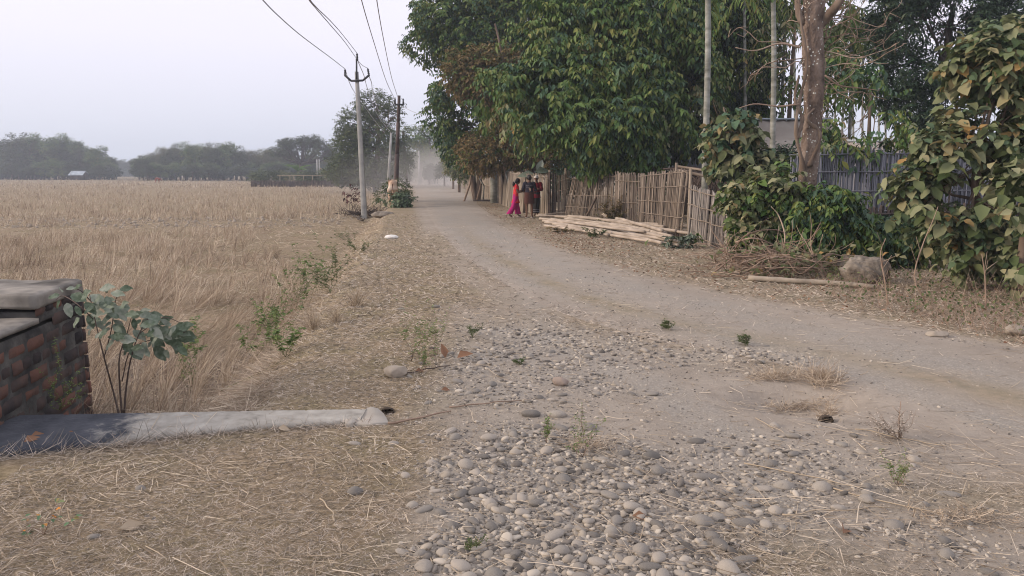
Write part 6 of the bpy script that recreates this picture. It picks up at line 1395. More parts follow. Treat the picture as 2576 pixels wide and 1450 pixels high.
# boy seen from behind
b0 = gf(1331, 548)
tb, WB, jb, sb = person('barefoot boy seen from behind in a dark printed shirt and short brown wrap', b0, 1.55, radians(4), dict(
    eL=(-.15, .03, .66), wL=(-.10, .15, .62), eR=(.155, .02, .66), wR=(.09, .14, .60), aL=(-.06, -.01, .045), aR=(.07, -.01, .045), tL=(-.08, .085, .018), tR=(.10, .08, .018), kL=(-.058, .0, .28), kR=(.066, .0, .28)),
    dict(shirt=dict(hem=.50, sleeve=.62, mat='navy', hx=.112, hy=.085, seed=5), lower=dict(kind='skirt', hem=.335, r0=.105, r1=.125, mat='brown_cloth', name='wrap'), slippers=True, head_yaw=radians(25)), 'short')
def shirt_text(body, z, size, mat, x=0.0):
    cu = bpy.data.curves.new('lettering', 'FONT'); cu.body = body; cu.size = size; cu.align_x = 'CENTER'; cu.extrude = .001; o = bpy.data.objects.new('lettering', cu); COL.objects.link(o)
    dg = bpy.context.evaluated_depsgraph_get(); dg.update(); me = bpy.data.meshes.new_from_object(o.evaluated_get(dg)); V = np.zeros(len(me.vertices) * 3); me.vertices.foreach_get('co', V); V = V.reshape(-1, 3)
    bpy.data.objects.remove(o)
    # wrap around the back of the shirt
    xx = V[:, 0] + x; R_ = .155; a = xx / R_; W0 = np.stack([np.sin(a) * R_ * 1.12, -np.cos(a) * R_ * .74 - V[:, 2] - .004, V[:, 1] + z], 1); W1 = WB(W0) - wloc(sb); me.vertices.foreach_set('co', W1.astype(np.float32).ravel()); me.materials.append(MT[mat])
    n = bpy.data.objects.new('lettering', me); COL.objects.link(n); n.parent = sb; return n
shirt_text('LADIES', 1.155, .068, 'print'); shirt_text('CORP', 1.10, .05, 'print', -.04)
mb = MB(); mb.add(*leaves4(WB(np.array([[.01, -.135, .95], [.03, -.138, .98]])), rotz(np.array([[.25, -.05, 1.0], [-.3, -.05, .7]]), radians(4)), np.array([[0, -1.0, .1]] * 2), .15, .06, .05)); mk('emblem', mb, MT['tan_print'], sb)
# man with the white cap, arms folded
m0 = gf(1349, 545)
person('person in a maroon long sleeved top, dark striped lungi and white cap with folded arms', m0, 1.52, radians(172), dict(
    eL=(-.135, .04, .655), wL=(.02, .115, .70), eR=(.135, .04, .655), wR=(-.02, .125, .68), aL=(-.03, -.01, .045), aR=(.035, -.01, .045), tL=(-.05, .08, .018), tR=(.05, .08, .018), kL=(-.03, .01, .28), kR=(.03, .01, .28)),
    dict(shirt=dict(hem=.46, sleeve=.97, mat='maroon', hx=.112, hy=.09, seed=7), lower=dict(kind='skirt', hem=.085, r0=.10, r1=.082, mat='lungi', name='lungi', bands=[(.115, .135), (.165, .18)]), slippers=False, head_yaw=radians(-10), handL=np.array([.9, .2, .1]), handR=np.array([-.9, .2, .1])), 'cap')
# two tiny figures far down the road
for px, lab in ((1094, 'left one of two tiny dark figures walking in the dust down the road'), (1100.5, 'right one of two tiny figures in the dust, paler clothes')):
    D = 112; f = Q(px, 462, D); f[2] = gz(f[0], D)
    person(lab, f, .95 if px < 1097 else .9, radians(10), {}, dict(shirt=dict(hem=.45, sleeve=.6, mat='navy' if px < 1097 else 'print'), lower=dict(kind='pants', hem=.02, r0=.07, r1=.05, mat='lungi', name='trousers')), 'short')

def quadruped(label, org, S, yaw, mat, horns=True):
    t = empty('cow', org, label, 'cow'); f0 = np.array(org, float); W_ = lambda V: rotz(np.asarray(V, float) * S, yaw) + f0
    J = dict(rump=(0, -.62, 1.10), loin=(0, -.30, 1.16), back=(0, .05, 1.13), wither=(0, .38, 1.22), neck=(0, .66, 1.08), poll=(0, .95, .82), muz=(0, 1.18, .55),
             hipL=(-.17, -.58, .92), stL=(-.19, -.42, .66), hockL=(-.18, -.66, .42), fetL=(-.18, -.60, .14), hfL=(-.18, -.56, .03), hipR=(.17, -.58, .92), stR=(.19, -.40, .66), hockR=(.18, -.62, .42), fetR=(.18, -.56, .14), hfR=(.18, -.52, .03),
             shL=(-.16, .40, .92), elL=(-.16, .34, .68), knL=(-.15, .38, .38), pfL=(-.15, .36, .12), ffL=(-.15, .39, .03), shR=(.16, .40, .92), elR=(.16, .34, .68), knR=(.15, .40, .38), pfR=(.15, .38, .12), ffR=(.15, .41, .03), bel=(0, -.12, .92), bri=(0, .42, .88))
    R = dict(rump=(.22, .20), loin=(.23, .22), back=(.25, .25), wither=(.20, .22), neck=(.13, .17), poll=(.10, .11), muz=.06, hipL=(.15, .16), stL=.11, hockL=.055, fetL=.04, hfL=.048, hipR=(.15, .16), stR=.11, hockR=.055, fetR=.04, hfR=.048,
             shL=(.12, .14), elL=.085, knL=.05, pfL=.036, ffL=.046, shR=(.12, .14), elR=.085, knR=.05, pfR=.036, ffR=.046, bel=(.22, .18), bri=(.16, .18))
    E = [('rump', 'loin'), ('loin', 'back'), ('back', 'wither'), ('wither', 'neck'), ('neck', 'poll'), ('poll', 'muz'), ('loin', 'bel'), ('wither', 'bri')]
    for s in 'LR': E += [('rump', 'hip' + s), ('hip' + s, 'st' + s), ('st' + s, 'hock' + s), ('hock' + s, 'fet' + s), ('fet' + s, 'hf' + s), ('wither', 'sh' + s), ('sh' + s, 'el' + s), ('el' + s, 'kn' + s), ('kn' + s, 'pf' + s), ('pf' + s, 'ff' + s)]
    nm = list(J); ix = {n: i for i, n in enumerate(nm)}; V, F4, F3 = skin_mesh([J[n] for n in nm], [(ix[a], ix[b]) for a, b in E], [R[n] for n in nm], ix['back'])
    mb = MB(); mb.V.append(W_(V)); mb.n = len(V); mb.F4.append((F4, 0)); 
    if len(F3): mb.F3.append((F3, 0))
    mk('body', mb, MT[mat], t, smooth=True)
    mb = MB(); addtube(mb, W_(catmull(np.array([(0, -.80, 1.16), (0, -.90, 1.05), (.02, -.90, .75), (0, -.86, .48)]), 8)), np.array([.035, .03, .022, .02, .018, .018, .035, .02]) * S, 6); mk('tail', mb, MT['brown_cloth'], t)
    for s in (-1, 1):
        mb = MB(); mb.add(*leaves(W_(np.array([[s * .10, .93, .88]])), rotz(np.array([[s * 1.0, -.1, -.1]]), yaw), np.array([[0, 0, 1.0]]), .2 * S, .1 * S, .2)); mk('ear', mb, MT[mat], t)
        if horns: mb = MB(); addtube(mb, W_(np.array([(s * .07, .93, .93), (s * .15, .92, 1.02), (s * .13, .95, 1.14)])), np.array([.025, .018, .006]) * S, 6); mk('horn', mb, MT['horn'], t)
    return t
p = Q(989, 500, 38.5); p[2] = gz(p[0], 38.5) - .0
quadruped('pale tan cow seen from behind among the roadside bushes below the steel pole', p, .93, radians(8), 'cow')
p = Q(396, 448, 160); p[2] = -.55
MT['cow_red'] = M('reddish_hide', [c(.20, .05, .03), c(.30, .08, .05)], .85, 0, (2, .5)); quadruped('small reddish brown cow grazing far out in the field', p, .8, radians(-95), 'cow_red')
# ---------------------------------------------------------------- small plants, rocks, brush
def plant(name, label, cat, base, tips, leafkw, mat, stem='stem_green', r=None, sr=.006, group=None, nodes=5, L=.06, Wd=.03, per=10, droop=.3, up=.5, start=.3, forks=0, curl=.25, simple=False):
    """stems from base to each tip, leaves set along the stems"""
    r = r or np.random.default_rng(sum(map(ord, label)) + int(abs(base[0] * 100))); t = empty(name, base, label, cat, group); mb = MB(); lb = MB()
    for tip in tips:
        p = limb_path(base, tip, r, 0, 6); p = catmull(p, 9); addtube(mb, p, np.linspace(sr, sr * .4, 9), 5); paths = [p]
        for _ in range(forks):
            i = r.integers(3, 8); e = p[i] + (np.array(tip) - base) * r.uniform(.2, .45) + r.normal(0, .12, 3) * np.linalg.norm(np.array(tip) - base); q = catmull(limb_path(p[i], e, r, 0, 4), 6); addtube(mb, q, np.linspace(sr * .6, sr * .3, 6), 4); paths.append(q)
        for p in paths:
            K = len(p); s = r.uniform(start if len(p) == 9 else .1, 1, per); idx = s * (K - 1); i = np.minimum(idx.astype(int), K - 2); f = (idx - i)[:, None]; Cc = p[i] * (1 - f) + p[i + 1] * f
            a = r.uniform(0, 2 * pi, per); D = np.stack([np.cos(a), np.sin(a), up + r.normal(0, .25, per) - droop], -1); Nn = np.array([0, 0, 1.0]) + r.normal(0, .3, (per, 3)); lb.add(*(leaves4 if simple else leaves)(Cc, D, Nn, L * r.uniform(.6, 1.2, per), Wd * r.uniform(.7, 1.2, per), curl))
    mk('stem', mb, MT[stem], t); mk('foliage', lb, MT[mat], t); return t
rp_ = np.random.default_rng(606)
# sapling beside the parapet
def parapet_sapling():
    r = np.random.default_rng(12); D = 5.25; b = Q(305, 1040, D); b[2] = gz(b[0], D); t = empty('sapling', b, 'grey green sapling with thin dark stems growing beside the brick parapet', 'sapling'); mb = MB(); lb = MB()
    stems = [[(300, 1045), (285, 985), (262, 900), (240, 810), (225, 740)], [(307, 1045), (302, 980), (300, 900), (318, 845), (330, 800)], [(312, 1045), (318, 970), (330, 900), (350, 840), (380, 790)], [(307, 960), (330, 880), (400, 850), (470, 835)], [(262, 900), (280, 830), (290, 760), (300, 735)], [(240, 810), (200, 770), (160, 745), (140, 755)], [(230, 760), (200, 730), (165, 728)], [(350, 840), (410, 800), (460, 815)]]
    for s in stems: p = catmull(np.array([Q(x, y, D + r.uniform(-.12, .12) * (i > 0)) for i, (x, y) in enumerate(s)]), 12); addtube(mb, p, np.linspace(.0075 if s[0][1] > 1000 else .004, .0025, 12), 6)
    # leaf positions seen in the photograph: (x, y, dx, dy)
    LV = [(150, 742, -30, 8), (165, 728, 30, -6), (180, 740, 35, 18), (150, 755, -10, 28), (168, 762, 8, 34), (190, 770, 14, 28), (205, 750, 22, -22), (185, 728, 18, -12), (160, 735, -14, -12), (215, 760, 20, 26), (225, 790, 8, 34), (200, 800, -16, 22), (225, 742, 40, 22), (250, 728, 34, -8), (280, 735, 34, 8), (300, 728, 34, -4), (265, 760, 30, 26), (290, 770, 24, 34), (240, 805, -14, 28), (330, 800, 30, -18), (345, 790, 34, 4), (370, 790, 40, 4), (350, 820, 44, -10), (400, 815, 34, -20), (420, 830, 44, 10), (440, 820, 34, -6), (460, 835, 30, 16), (445, 845, 40, 12), (410, 850, 42, 16), (380, 845, 30, 26), (360, 860, 10, 36), (340, 850, -20, 30), (320, 840, -30, 18), (300, 850, -34, -4), (310, 820, -28, -18), (330, 870, -22, 26), (350, 880, 4, 34), (390, 870, 22, 34), (300, 800, -26, -12), (280, 810, -24, 20), (325, 780, -30, -6), (300, 775, 22, -18), (430, 865, 34, 20), (270, 835, -30, 12), (400, 835, -18, 34), (375, 815, 16, -26), (355, 805, -26, 20), (335, 830, 30, 26), (310, 865, 26, 20), (290, 830, 20, 30), (260, 790, 20, -20), (235, 770, -22, 18), (415, 880, 10, 26), (450, 860, -6, 28)]
    for k in range(85): x, y, dx, dy = LV[r.integers(12, len(LV))]; LV.append((x + r.uniform(-14, 14), y + r.uniform(-14, 14), r.uniform(-34, 34), r.uniform(-14, 34)))
    for x, y, dx, dy in LV:
        d0 = D + r.uniform(-.16, .16) - (.25 if x < 215 else 0); a = Q(x, y, d0); e = Q(x + dx * 1.35, y + dy * 1.25, d0 - r.uniform(-.02, .09)); e = a + (e - a) * r.uniform(.65, .95); L_ = np.linalg.norm(e - a); lb.add(*leavesR(a[None], (e - a)[None], np.array([[r.normal(0, .3), -.75, .65]]), L_, L_ * r.uniform(.42, .58), .12, .1))
    mk('stem', mb, MT['twig_dark'], t, smooth=True); mk('foliage', lb, MT['leaf_grey'], t)
parapet_sapling()
def wall_weed():
    D = 5.2; b = Q(150, 1035, 5.0); b[2] = 0; tips = [Q(x, y, 5.0) for x, y in ((150, 900), (165, 905), (120, 960), (180, 960), (200, 930), (210, 990))]
    plant('wall_weed', 'wispy green weed climbing the dark end of the parapet', 'weed', b, tips, None, 'leaf_fresh', L=.022, Wd=.010, per=16, forks=2, sr=.002, start=.1)
wall_weed()
# weeds on the bank between road and field
def bank_weeds():
    r = np.random.default_rng(31)
    W1 = [(480, 985, 200, 30, 'thin green twiggy weed by the end of the sapling leaves'), (640, 905, 110, 70, 'leafy green weed on the bank below the straw, left of the spiny grey one'), (680, 880, 130, 60, 'leafy green weed with pale young leaves on the bank'), (700, 850, 100, 70, 'broad low green weed on the bank just above the bright dirt patch'),
          (740, 790, 130, 50, 'taller weed on the bank with a straight stem'), (775, 770, 140, 50, 'olive weed standing highest on the bank'), (800, 745, 110, 60, 'small olive weed at the field edge beside the straw'), (845, 700, 90, 60, 'thin brown stemmed weed on the upper bank'), (890, 620, 45, 60, 'blue green bushy weed on the upper bank near the tall pole'), (905, 640, 40, 40, 'low grey green weed beside the bushy one on the upper bank'), (830, 740, 70, 50, 'small weed half buried in dry grass on the bank'), (720, 900, 80, 40, 'little weed at the lowest end of the green bank strip')]
    for px, py, h, w, lab in W1:
        b = GP(px, py); D = b[1]; tips = [Q(px + r.uniform(-w, w), py - h * r.uniform(.6, 1), D + r.uniform(-.2, .2)) for _ in range(6)]
        plant('bank_weed', lab, 'weed', b, tips, None, 'leaf_fresh' if py > 760 else 'leaf_olive', L=.05 if py > 780 else .06, Wd=.026 if py > 780 else .034, per=9 if py < 780 else 13, forks=2, sr=.003, start=.25, r=r)
    W2 = [(1035, 910, 130, 60, 6, 'airy twiggy weed growing through the gravel above the tan rubble'), (1100, 895, 120, 60, 6, 'taller airy weed in the gravel just left of the dead brown leaves'), (1060, 940, 100, 40, 4, 'small twiggy weed behind the tan rubble'), (1190, 850, 35, 30, 5, 'low green weed in the upper gravel right of the dead leaves'), (1465, 1150, 130, 50, 5, 'airy green weed standing in the middle of the lower gravel'), (1375, 1115, 70, 22, 4, 'small green weed left of the airy weed in the lower gravel'), (1880, 872, 30, 30, 9, 'tuft of green leaves on the edge of the packed track'), (1680, 830, 22, 24, 8, 'small green tuft between the two gravel tracks'), (2260, 1225, 70, 30, 7, 'green leafy weed with small dark leaves at the right of the track'), (1310, 918, 18, 20, 5, 'tiny green weed among the stones above the small boulder'), (1180, 1385, 30, 40, 8, 'low green sprout at the left edge of the front gravel')]
    for px, py, h, w, n, lab in W2:
        b = GP(px, py); D = b[1]; tips = [Q(px + r.uniform(-w, w), py - h * r.uniform(.5, 1), D + r.uniform(-.12, .12)) for _ in range(n)]
        plant('gravel_weed', lab, 'weed', b, tips, None, 'leaf_mid' if h < 40 else 'leaf_fresh', 'twig' if h > 60 else 'stem_green', L=.020 * D / 5 + .003, Wd=.008 * D / 5, per=(7 if h < 40 else 12), forks=3, sr=.0016, start=.2, r=r)
    # dry wiry weed near the pit
    b = GP(2265, 1105); D = b[1]; tips = [Q(2265 + r.uniform(-90, 40), 1105 - r.uniform(10, 70), D + r.uniform(-.1, .1)) for _ in range(26)]
    plant('dry_weed', 'wiry dry greyish weed tuft right of the pit in the track', 'weed', b, tips, None, 'drygrass', 'twig', L=.02, Wd=.005, per=9, forks=2, sr=.0012, start=.2, r=r)
    for px, tp, lab in ((2262, 1015, 'upright bare forked twig rising above the dry weed tuft'),):
        b = GP(px, 1100); mb = MB(); addtube(mb, [b, Q(2262, 1060, b[1]), Q(2266, 1010, b[1])], [.005, .004, .002], 5); addtube(mb, [Q(2263, 1040, b[1]), Q(2245, 1022, b[1])], [.003, .001], 4); addtube(mb, [Q(2263, 1050, b[1]), Q(2280, 1030, b[1])], [.003, .001], 4); o = mk('dry_twig', mb, MT['twig'], org=b); tag(o, lab, 'twig')
    # bottom left weed with orange leaves
    b = GP(110, 1345); D = b[1]; tips = [Q(x, y, D + r.uniform(-.05, .05)) for x, y in ((150, 1250), (165, 1262), (60, 1300), (100, 1290), (55, 1335), (190, 1300))]
    plant('orange_weed', 'low weed with a few green and bright orange leaves at the lower left corner', 'weed', b, tips, None, 'leaf_turn', 'twig', L=.035, Wd=.018, per=4, sr=.0016, start=.4, r=r)
    # dry spiny grass clumps
    for px, py, h, w, lab in ((790, 830, 70, 60, 'pale spiny dry grass clump on the bank'), (900, 770, 60, 60, 'dry grass clump standing on the shoulder'), (690, 650, 60, 40, 'bent straw clump at the corner of the stubble'), (845, 810, 40, 40, 'small dry clump beside the pale spiny one')):
        b = GP(px, py); n = 110; C = b + r.normal(0, .03, (n, 3)) * [1, 1, 0]; Dd = np.stack([r.normal(0, .5, n), r.normal(0, .4, n), np.ones(n)], -1); s = h / FPX * b[1]
        o = mk('grass_clump', MB().add(*blades(C, Dd, s * r.uniform(.5, 1.1, n), .0022, r.normal(0, .03, (n, 3)), r)), MT['straw'], org=b); tag(o, lab, 'grass clump')
MT['leaf_turn'] = M('orange_green_leaf', [c(.10, .17, .09), c(.14, .22, .11), c(.60, .22, .03)], .6, 1.0, (2, .05)); bank_weeds()
def dry_bank_twigs():
    """grey undergrowth in front of the right-hand shrubs"""
    r = np.random.default_rng(41); mb = MB(); n = 2600; px = r.uniform(2060, 2700, n); py = r.uniform(690, 880, n); ok = (py < 745 + (px - 2060) * .22) & ~((px < 2280) & (px > 2100) & (py < 700)); px, py = px[ok], py[ok]; n = len(px)
    C = np.array([P(a, b, .06) for a, b in zip(px, py)]); C[:, 2] = height(C[:, 0], C[:, 1]); D = np.stack([r.normal(0, .55, n), r.normal(0, .4, n), r.uniform(.3, 1, n)], -1)
    mb.add(*blades(C, D, r.uniform(.10, .42, n), .0022, r.normal(0, .05, (n, 3)), r)); o = mk('dry_undergrowth', mb, MT['twig']); tag(o, 'grey dry twigs and weeds under the large leaved shrub', 'undergrowth', kind='stuff')
    K = 1500; px = r.uniform(2080, 2700, K); py = r.uniform(680, 850, K); ok = (py < 735 + (px - 2060) * .2); px, py = px[ok], py[ok]; C = np.array([P(a, b, .1) for a, b in zip(px, py)]); C[:, 2] = height(C[:, 0], C[:, 1]) + r.uniform(.02, .3, len(C)); D = r.normal(size=C.shape)
    o = mk('low_greenery', MB().add(*leaves4(C, D, r.normal(0, .5, C.shape) + [0, 0, 1], .05, .03, .2)), MT['leaf_mid']); tag(o, 'small dull green leaves low under the shrubs', 'ground cover', kind='stuff')
    # long bare saplings
    for pts, lab in (([(2235, 770), (2225, 700), (2215, 640), (2228, 600)], 'bare leaning sapling in front of the boulder'), ([(2330, 760), (2300, 700), (2320, 620), (2345, 560), (2360, 520)], 'long forked bare sapling right of the boulder'), ([(2480, 780), (2478, 700), (2470, 640)], 'thin bare sapling below the large leaved shrub')):
        b = GP(*pts[0]); D = b[1]; p = [b] + [Q(x, y, D) for x, y in pts[1:]]; mb = MB(); q = catmull(np.array(p), 12); addtube(mb, q, np.linspace(.011, .004, 12), 5)
        for k in range(5): i = r.integers(3, 11); addtube(mb, [q[i], q[i] + [r.uniform(-.15, .15), r.uniform(-.1, .1), r.uniform(.08, .25)]], [.005, .002], 4)
        o = mk('bare_sapling', mb, MT['twig'], org=b); tag(o, lab, 'sapling')
dry_bank_twigs()
def rock(name, label, px, py, wpx, hz, mat, cat='rock', seed=0, rot=0, flat=.8, D=None, sub=3, amp=.25, sink=.15):
    r = np.random.default_rng(seed); b = GP(px, py); w = wpx / FPX * b[1] / 2; V, F = ico(sub); V = V.copy(); ph = r.uniform(0, 9, 3)
    n = fbm(V[:, 0] * 2 + ph[0] + V[:, 2], V[:, 1] * 2 + ph[1] - V[:, 2], seed) - .5; n2 = fbm(V[:, 0] * 6 + V[:, 2] * 5, V[:, 1] * 6 - V[:, 2] * 4, seed + 3) - .5; V = V * (1 + amp * 2 * n + amp * .7 * n2)[:, None]
    for _ in range(5): q = nrm(r.normal(size=3)); d = V @ q; V = V - np.outer(np.maximum(d - .72, 0) * .9, q)
    V = rotz(V * [w, w * flat, hz / 2], rot); V[:, 2] += hz / 2 * (1 - sink * 2); V += b + [0, w * flat * .8, 0]; o = mk(name, MB().add(V, F), MT[mat], org=b, smooth=amp < .2); tag(o, label, cat); return o
rock('boulder', 'big lumpy boulder of earth and rubble under the glossy bush', 2192, 718, 138, .50, 'clod', 'boulder', 3, .3, .8, sub=4, amp=.3, sink=.22)
rock('boulder', 'lower rough shoulder of rubble against the left side of the big boulder', 2140, 690, 60, .34, 'clod', 'boulder', 5, 0, .9, sub=4, amp=.25)
rock('rubble_lump', 'tan rubble lump with a broken side left of the gravel weeds', 993, 952, 62, .115, 'tan_stone', 'stone', 4, .2, .8, amp=.14)
rock('small_boulder', 'brownish ridged stone lying alone in the gravel track', 1410, 972, 44, .08, 'brown_stone', 'stone', 6, -.3, .7, amp=.14) if 'brown_stone' in MT else None
rock('roadside_rock', 'flat pale rock beside the foot of the tall concrete pole', 960, 548, 58, .30, 'clod', 'rock', 9, 0, .6)
rock('roadside_rock', 'pale rounded rock at the right edge of the view below the shrubs', 2566, 848, 60, .13, 'tan_stone', 'rock', 10, 0, .7, amp=.15)
rock('flat_stone', 'wide flat pale stone on the far side of the road', 2365, 850, 60, .07, 'tan_stone', 'stone', 14, 0, .6, amp=.12, sub=3)
# crumpled white bag on the verge
r = np.random.default_rng(2); b = GP(985, 602); V, F = ico(3); V = V * (1 + .35 * (fbm(V[:, 0] * 3 + V[:, 2] * 2, V[:, 1] * 3 - V[:, 2], 8) - .5))[:, None]; V = V * [.17, .10, .06] + b + [0, 0, .05]
o = mk('plastic_bag', MB().add(V, F), MT['white_bag'], org=b); tag(o, 'crumpled white plastic bag lying on the grassy road shoulder', 'litter')
# big dead brown leaves by the weeds
for px, py, d, L_, lab in ((1120, 905, (-.15, .1, 1), .13, 'upright curled dead purple brown leaf standing in the gravel'), (1150, 905, (.7, -.2, .45), .14, 'large torn dead orange brown leaf beside the upright one'), (1045, 938, (.8, .2, .1), .07, 'small rusty dead leaf beside the tan rubble lump'), (1110, 985, (1, 0, .05), .07, 'rusty dead leaf lying flat in the upper gravel'), (700, 1083, (1, -.2, .05), .08, 'pale curled dead leaf below the culvert slab'), (300, 1338, (1, .5, .05), .11, 'long curled pale dry leaf by the pale half sunk stone'), (2120, 1350, (.6, .8, .1), .10, 'dark dead leaf at the edge of the lower right gravel'), (1590, 1305, (1, -.3, .1), .08, 'olive dead leaf on the stones near the bottom'), (75, 1120, (1, .2, .2), .10, 'dead leaf lying on the black end of the culvert slab'), (60, 1135, (.5, .5, .3), .10, 'brown dead leaf beside the one on the culvert slab'), (170, 1110, (1, 0, .1), .06, 'small tan dead leaf farther right on the black slab')):
    b = GP(px, py); b[2] = max(b[2], 0) + .02 if px < 200 else b[2] + .015; o = mk('dead_leaf', MB().add(*leaves(b[None], np.array([d], float), np.array([[.2, -.6, .8]]), L_, L_ * .55, .4, .3)), MT['straw' if 'pale' in lab else 'leaf_dead'], org=b); tag(o, lab, 'dead leaf')
# dry grass grown against the foot of the slab
n = 1500; xx = r.uniform(-3.7, -.95, n); C = np.stack([xx, slab_front(xx) - r.uniform(-.01, .07, n), np.zeros(n)], 1); C[:, 2] = height(C[:, 0], C[:, 1]); D = np.stack([r.normal(0, 1, n), r.normal(.2, .5, n), np.abs(r.normal(.2, .35, n))], -1)
o = mk('slab_edge_grass', MB().add(*blades(C, D, r.uniform(.03, .14, n) * np.where(xx < -2, 1.3, .7), .0016, r.normal(0, .015, (n, 3)), r)), MT['drygrass']); tag(o, 'dry grass and straw caught along the foot of the culvert slab', 'dry grass', kind='stuff')
# holes where the buried culvert has broken through; inner shade painted as dark tube colour
for px, py, w, dirx, lab in ((2080, 1047, .027, .1, 'small black hole in the ground at the right end of the straw filled pit'), (975, 1031, .028, .05, 'small black hole between the broken slab end and the gravel')):
    b = P(px, py, 0.0); b[2] = gz(b[0], b[1] - .16) - .012; n_ = 12; an = np.linspace(0, 2 * pi, n_, endpoint=False); V = []
    for i, (dy, rr, dz) in enumerate(((-.01, 1.25, -.02), (0, 1.05, -.005), (.01, .9, -.01), (.10, .8, -.05), (.10, .02, -.05))):
        k = rr * w * (1 + .15 * np.sin(an * 3 + i)); V.append(np.stack([b[0] + np.cos(an) * k * 1.15 + dirx * max(dy, 0), np.full(n_, b[1] + dy), b[2] + dz + np.sin(an) * k * .8 + .012], 1))
    for i, (dy, rr, dz) in enumerate(((.10, .6, -.06), (.03, 1.15, -.015), (-.01, 1.4, -.02), (-.01, 1.25, -.02))):
        k = rr * w * (1 + .15 * np.sin(an * 3 + (0 if i == 3 else i))); V.append(np.stack([b[0] + np.cos(an) * k * 1.15, np.full(n_, b[1] + dy), b[2] + dz + np.sin(an) * k * .8 + .008], 1))
    K = len(V); F = [(i * n_ + j, i * n_ + (j + 1) % n_, (i + 1) * n_ + (j + 1) % n_, (i + 1) * n_ + j) for i in range(K - 1) if i != 4 for j in range(n_)]
    o = mk('ground_hole', MB().add(np.concatenate(V), np.array(F)), MT['hole'], org=b); tag(o, lab, 'hole')
# straw caught in the pit
for px, py, rx, ry, n, hgt, lab in ((1950, 990, .22, .10, 420, .09, 'curved mat of dry straw on the left rim of the pit'), (2065, 985, .11, .16, 520, .15, 'upright tuft of dry straw on the right side of the pit'), (2010, 1035, .25, .05, 260, .07, 'thin dry grass along the near edge of the pit'), (2082, 1046, .07, .035, 120, .06, 'few dry straws hanging over the black hole'), (1480, 1125, .16, .10, 260, .05, 'flattened straw tuft around the airy green weed'), (2430, 1310, .25, .10, 300, .05, 'straw tuft lying over the stones at the lower right')):
    b = GP(px, py); C = b + np.stack([r.normal(0, rx * .55, n).clip(-rx, rx), r.normal(0, ry * .55, n).clip(-ry, ry), np.zeros(n)], 1); C[:, 2] = height(C[:, 0], C[:, 1]) + r.uniform(0, .03, n); D = np.stack([r.normal(.1, .8, n), r.normal(-.1, .6, n), np.abs(r.normal(.25, .5, n))], -1)
    o = mk('straw_tuft', MB().add(*blades(C, D, hgt * r.uniform(.5, 1.4, n), .0018, r.normal(0, .02, (n, 3)), r)), MT['stubble'], org=b); tag(o, lab, 'straw tuft')
# loose twigs and sticks on the ground
for a, b, rr, mt, lab in (((1130, 1030), (1300, 1012), .006, 'twig', 'thin bleached stick lying across the gravel near the slab end'), ((975, 1075), (1130, 1040), .009, 'twig', 'bleached curved stick running from the broken slab piece'), ((1010, 945), (1130, 925), .007, 'twig_dark', 'grey stick lying between the tan rubble and the dead leaves'), ((805, 1260), (842, 1318), .004, 'straw', 'short thick straw lying alone on the dry grass'), ((1870, 1170), (2180, 1235), .004, 'straw', 'longest straw lying across the packed track'), ((1905, 1058), (1975, 1095), .003, 'straw', 'bright short straw on the bare track below the pit'), ((2150, 1085), (2380, 1130), .004, 'straw', 'long straw right of the dry weed tuft'), ((1960, 1300), (2250, 1285), .004, 'straw', 'bright long straw across the lower right stones'), ((2100, 1240), (2500, 1330), .004, 'straw', 'very long straw running to the lower right corner'), ((560, 985), (760, 890), .004, 'stem_green', 'thin green twig arching over the bank grass')):
    A, B = GP(*a), GP(*b); A[2] += rr + .008; B[2] += rr + .012; n_ = 7; pts = A + (B - A) * np.linspace(0, 1, n_)[:, None] + r.normal(0, .012, (n_, 3)) * [1, 1, .2]; mb = MB(); addtube(mb, catmull(pts, 12), np.linspace(rr, rr * .6, 12), 5); o = mk('stick', mb, MT[mt], org=A); tag(o, lab, 'stick')
# brush pile left of the boulder
def brush_pile():
    r = np.random.default_rng(55); b = GP(1960, 690); t = empty('brush_pile', b, 'tangled heap of cut grey branches in front of the olive bush', 'brush pile'); mb = MB()
    for k in range(330):
        px = r.normal(1945, 75); py = r.uniform(640, 692); D = r.uniform(11.3, 13.3); a = P(px, py); a = Q(px, py, D); a[2] = max(gz(a[0], D) + .02, min(a[2], .55)); d = np.array([r.normal(0, 1), r.normal(0, .6), r.uniform(-.25, .55)]); path = [a]
        for _ in range(4): d = nrm(d + r.normal(0, .28, 3)); path.append(path[-1] + d * r.uniform(.10, .24))
        path = np.array(path); path[:, 2] = np.maximum(path[:, 2], .01); addtube(mb, catmull(path, 9), np.linspace(r.uniform(.005, .012), .003, 9), 4)
    for pp in (((1840, 640), (1880, 590), (1960, 580), (2010, 620)), ((1790, 690), (1860, 640), (1930, 620), (2050, 600)), ((1960, 660), (1975, 600), (1960, 545), (1940, 520)), ((2080, 700), (2060, 640), (2070, 590)), ((1850, 610), (1900, 600), (1960, 625), (2010, 665)), ((1990, 640), (2040, 600), (2065, 560))):
        addtube(mb, catmull(np.array([Q(x, y, 12.0 + r.uniform(-.3, .3)) for x, y in pp]), 12), np.linspace(.016, .006, 12), 5)
    mk('branches', mb, MT['twig'], t); C = np.array([Q(r.normal(1990, 90), r.uniform(620, 700), r.uniform(11.4, 12.6)) for _ in range(260)]); C[:, 2] = np.clip(C[:, 2], .03, .6); lb = MB(); lb.add(*leaves(C, r.normal(size=C.shape), r.normal(0, .5, C.shape) + [0, -.3, 1], .12, .08, .3)); mk('leaves', lb, MT['leaf_olive'], t)
brush_pile()
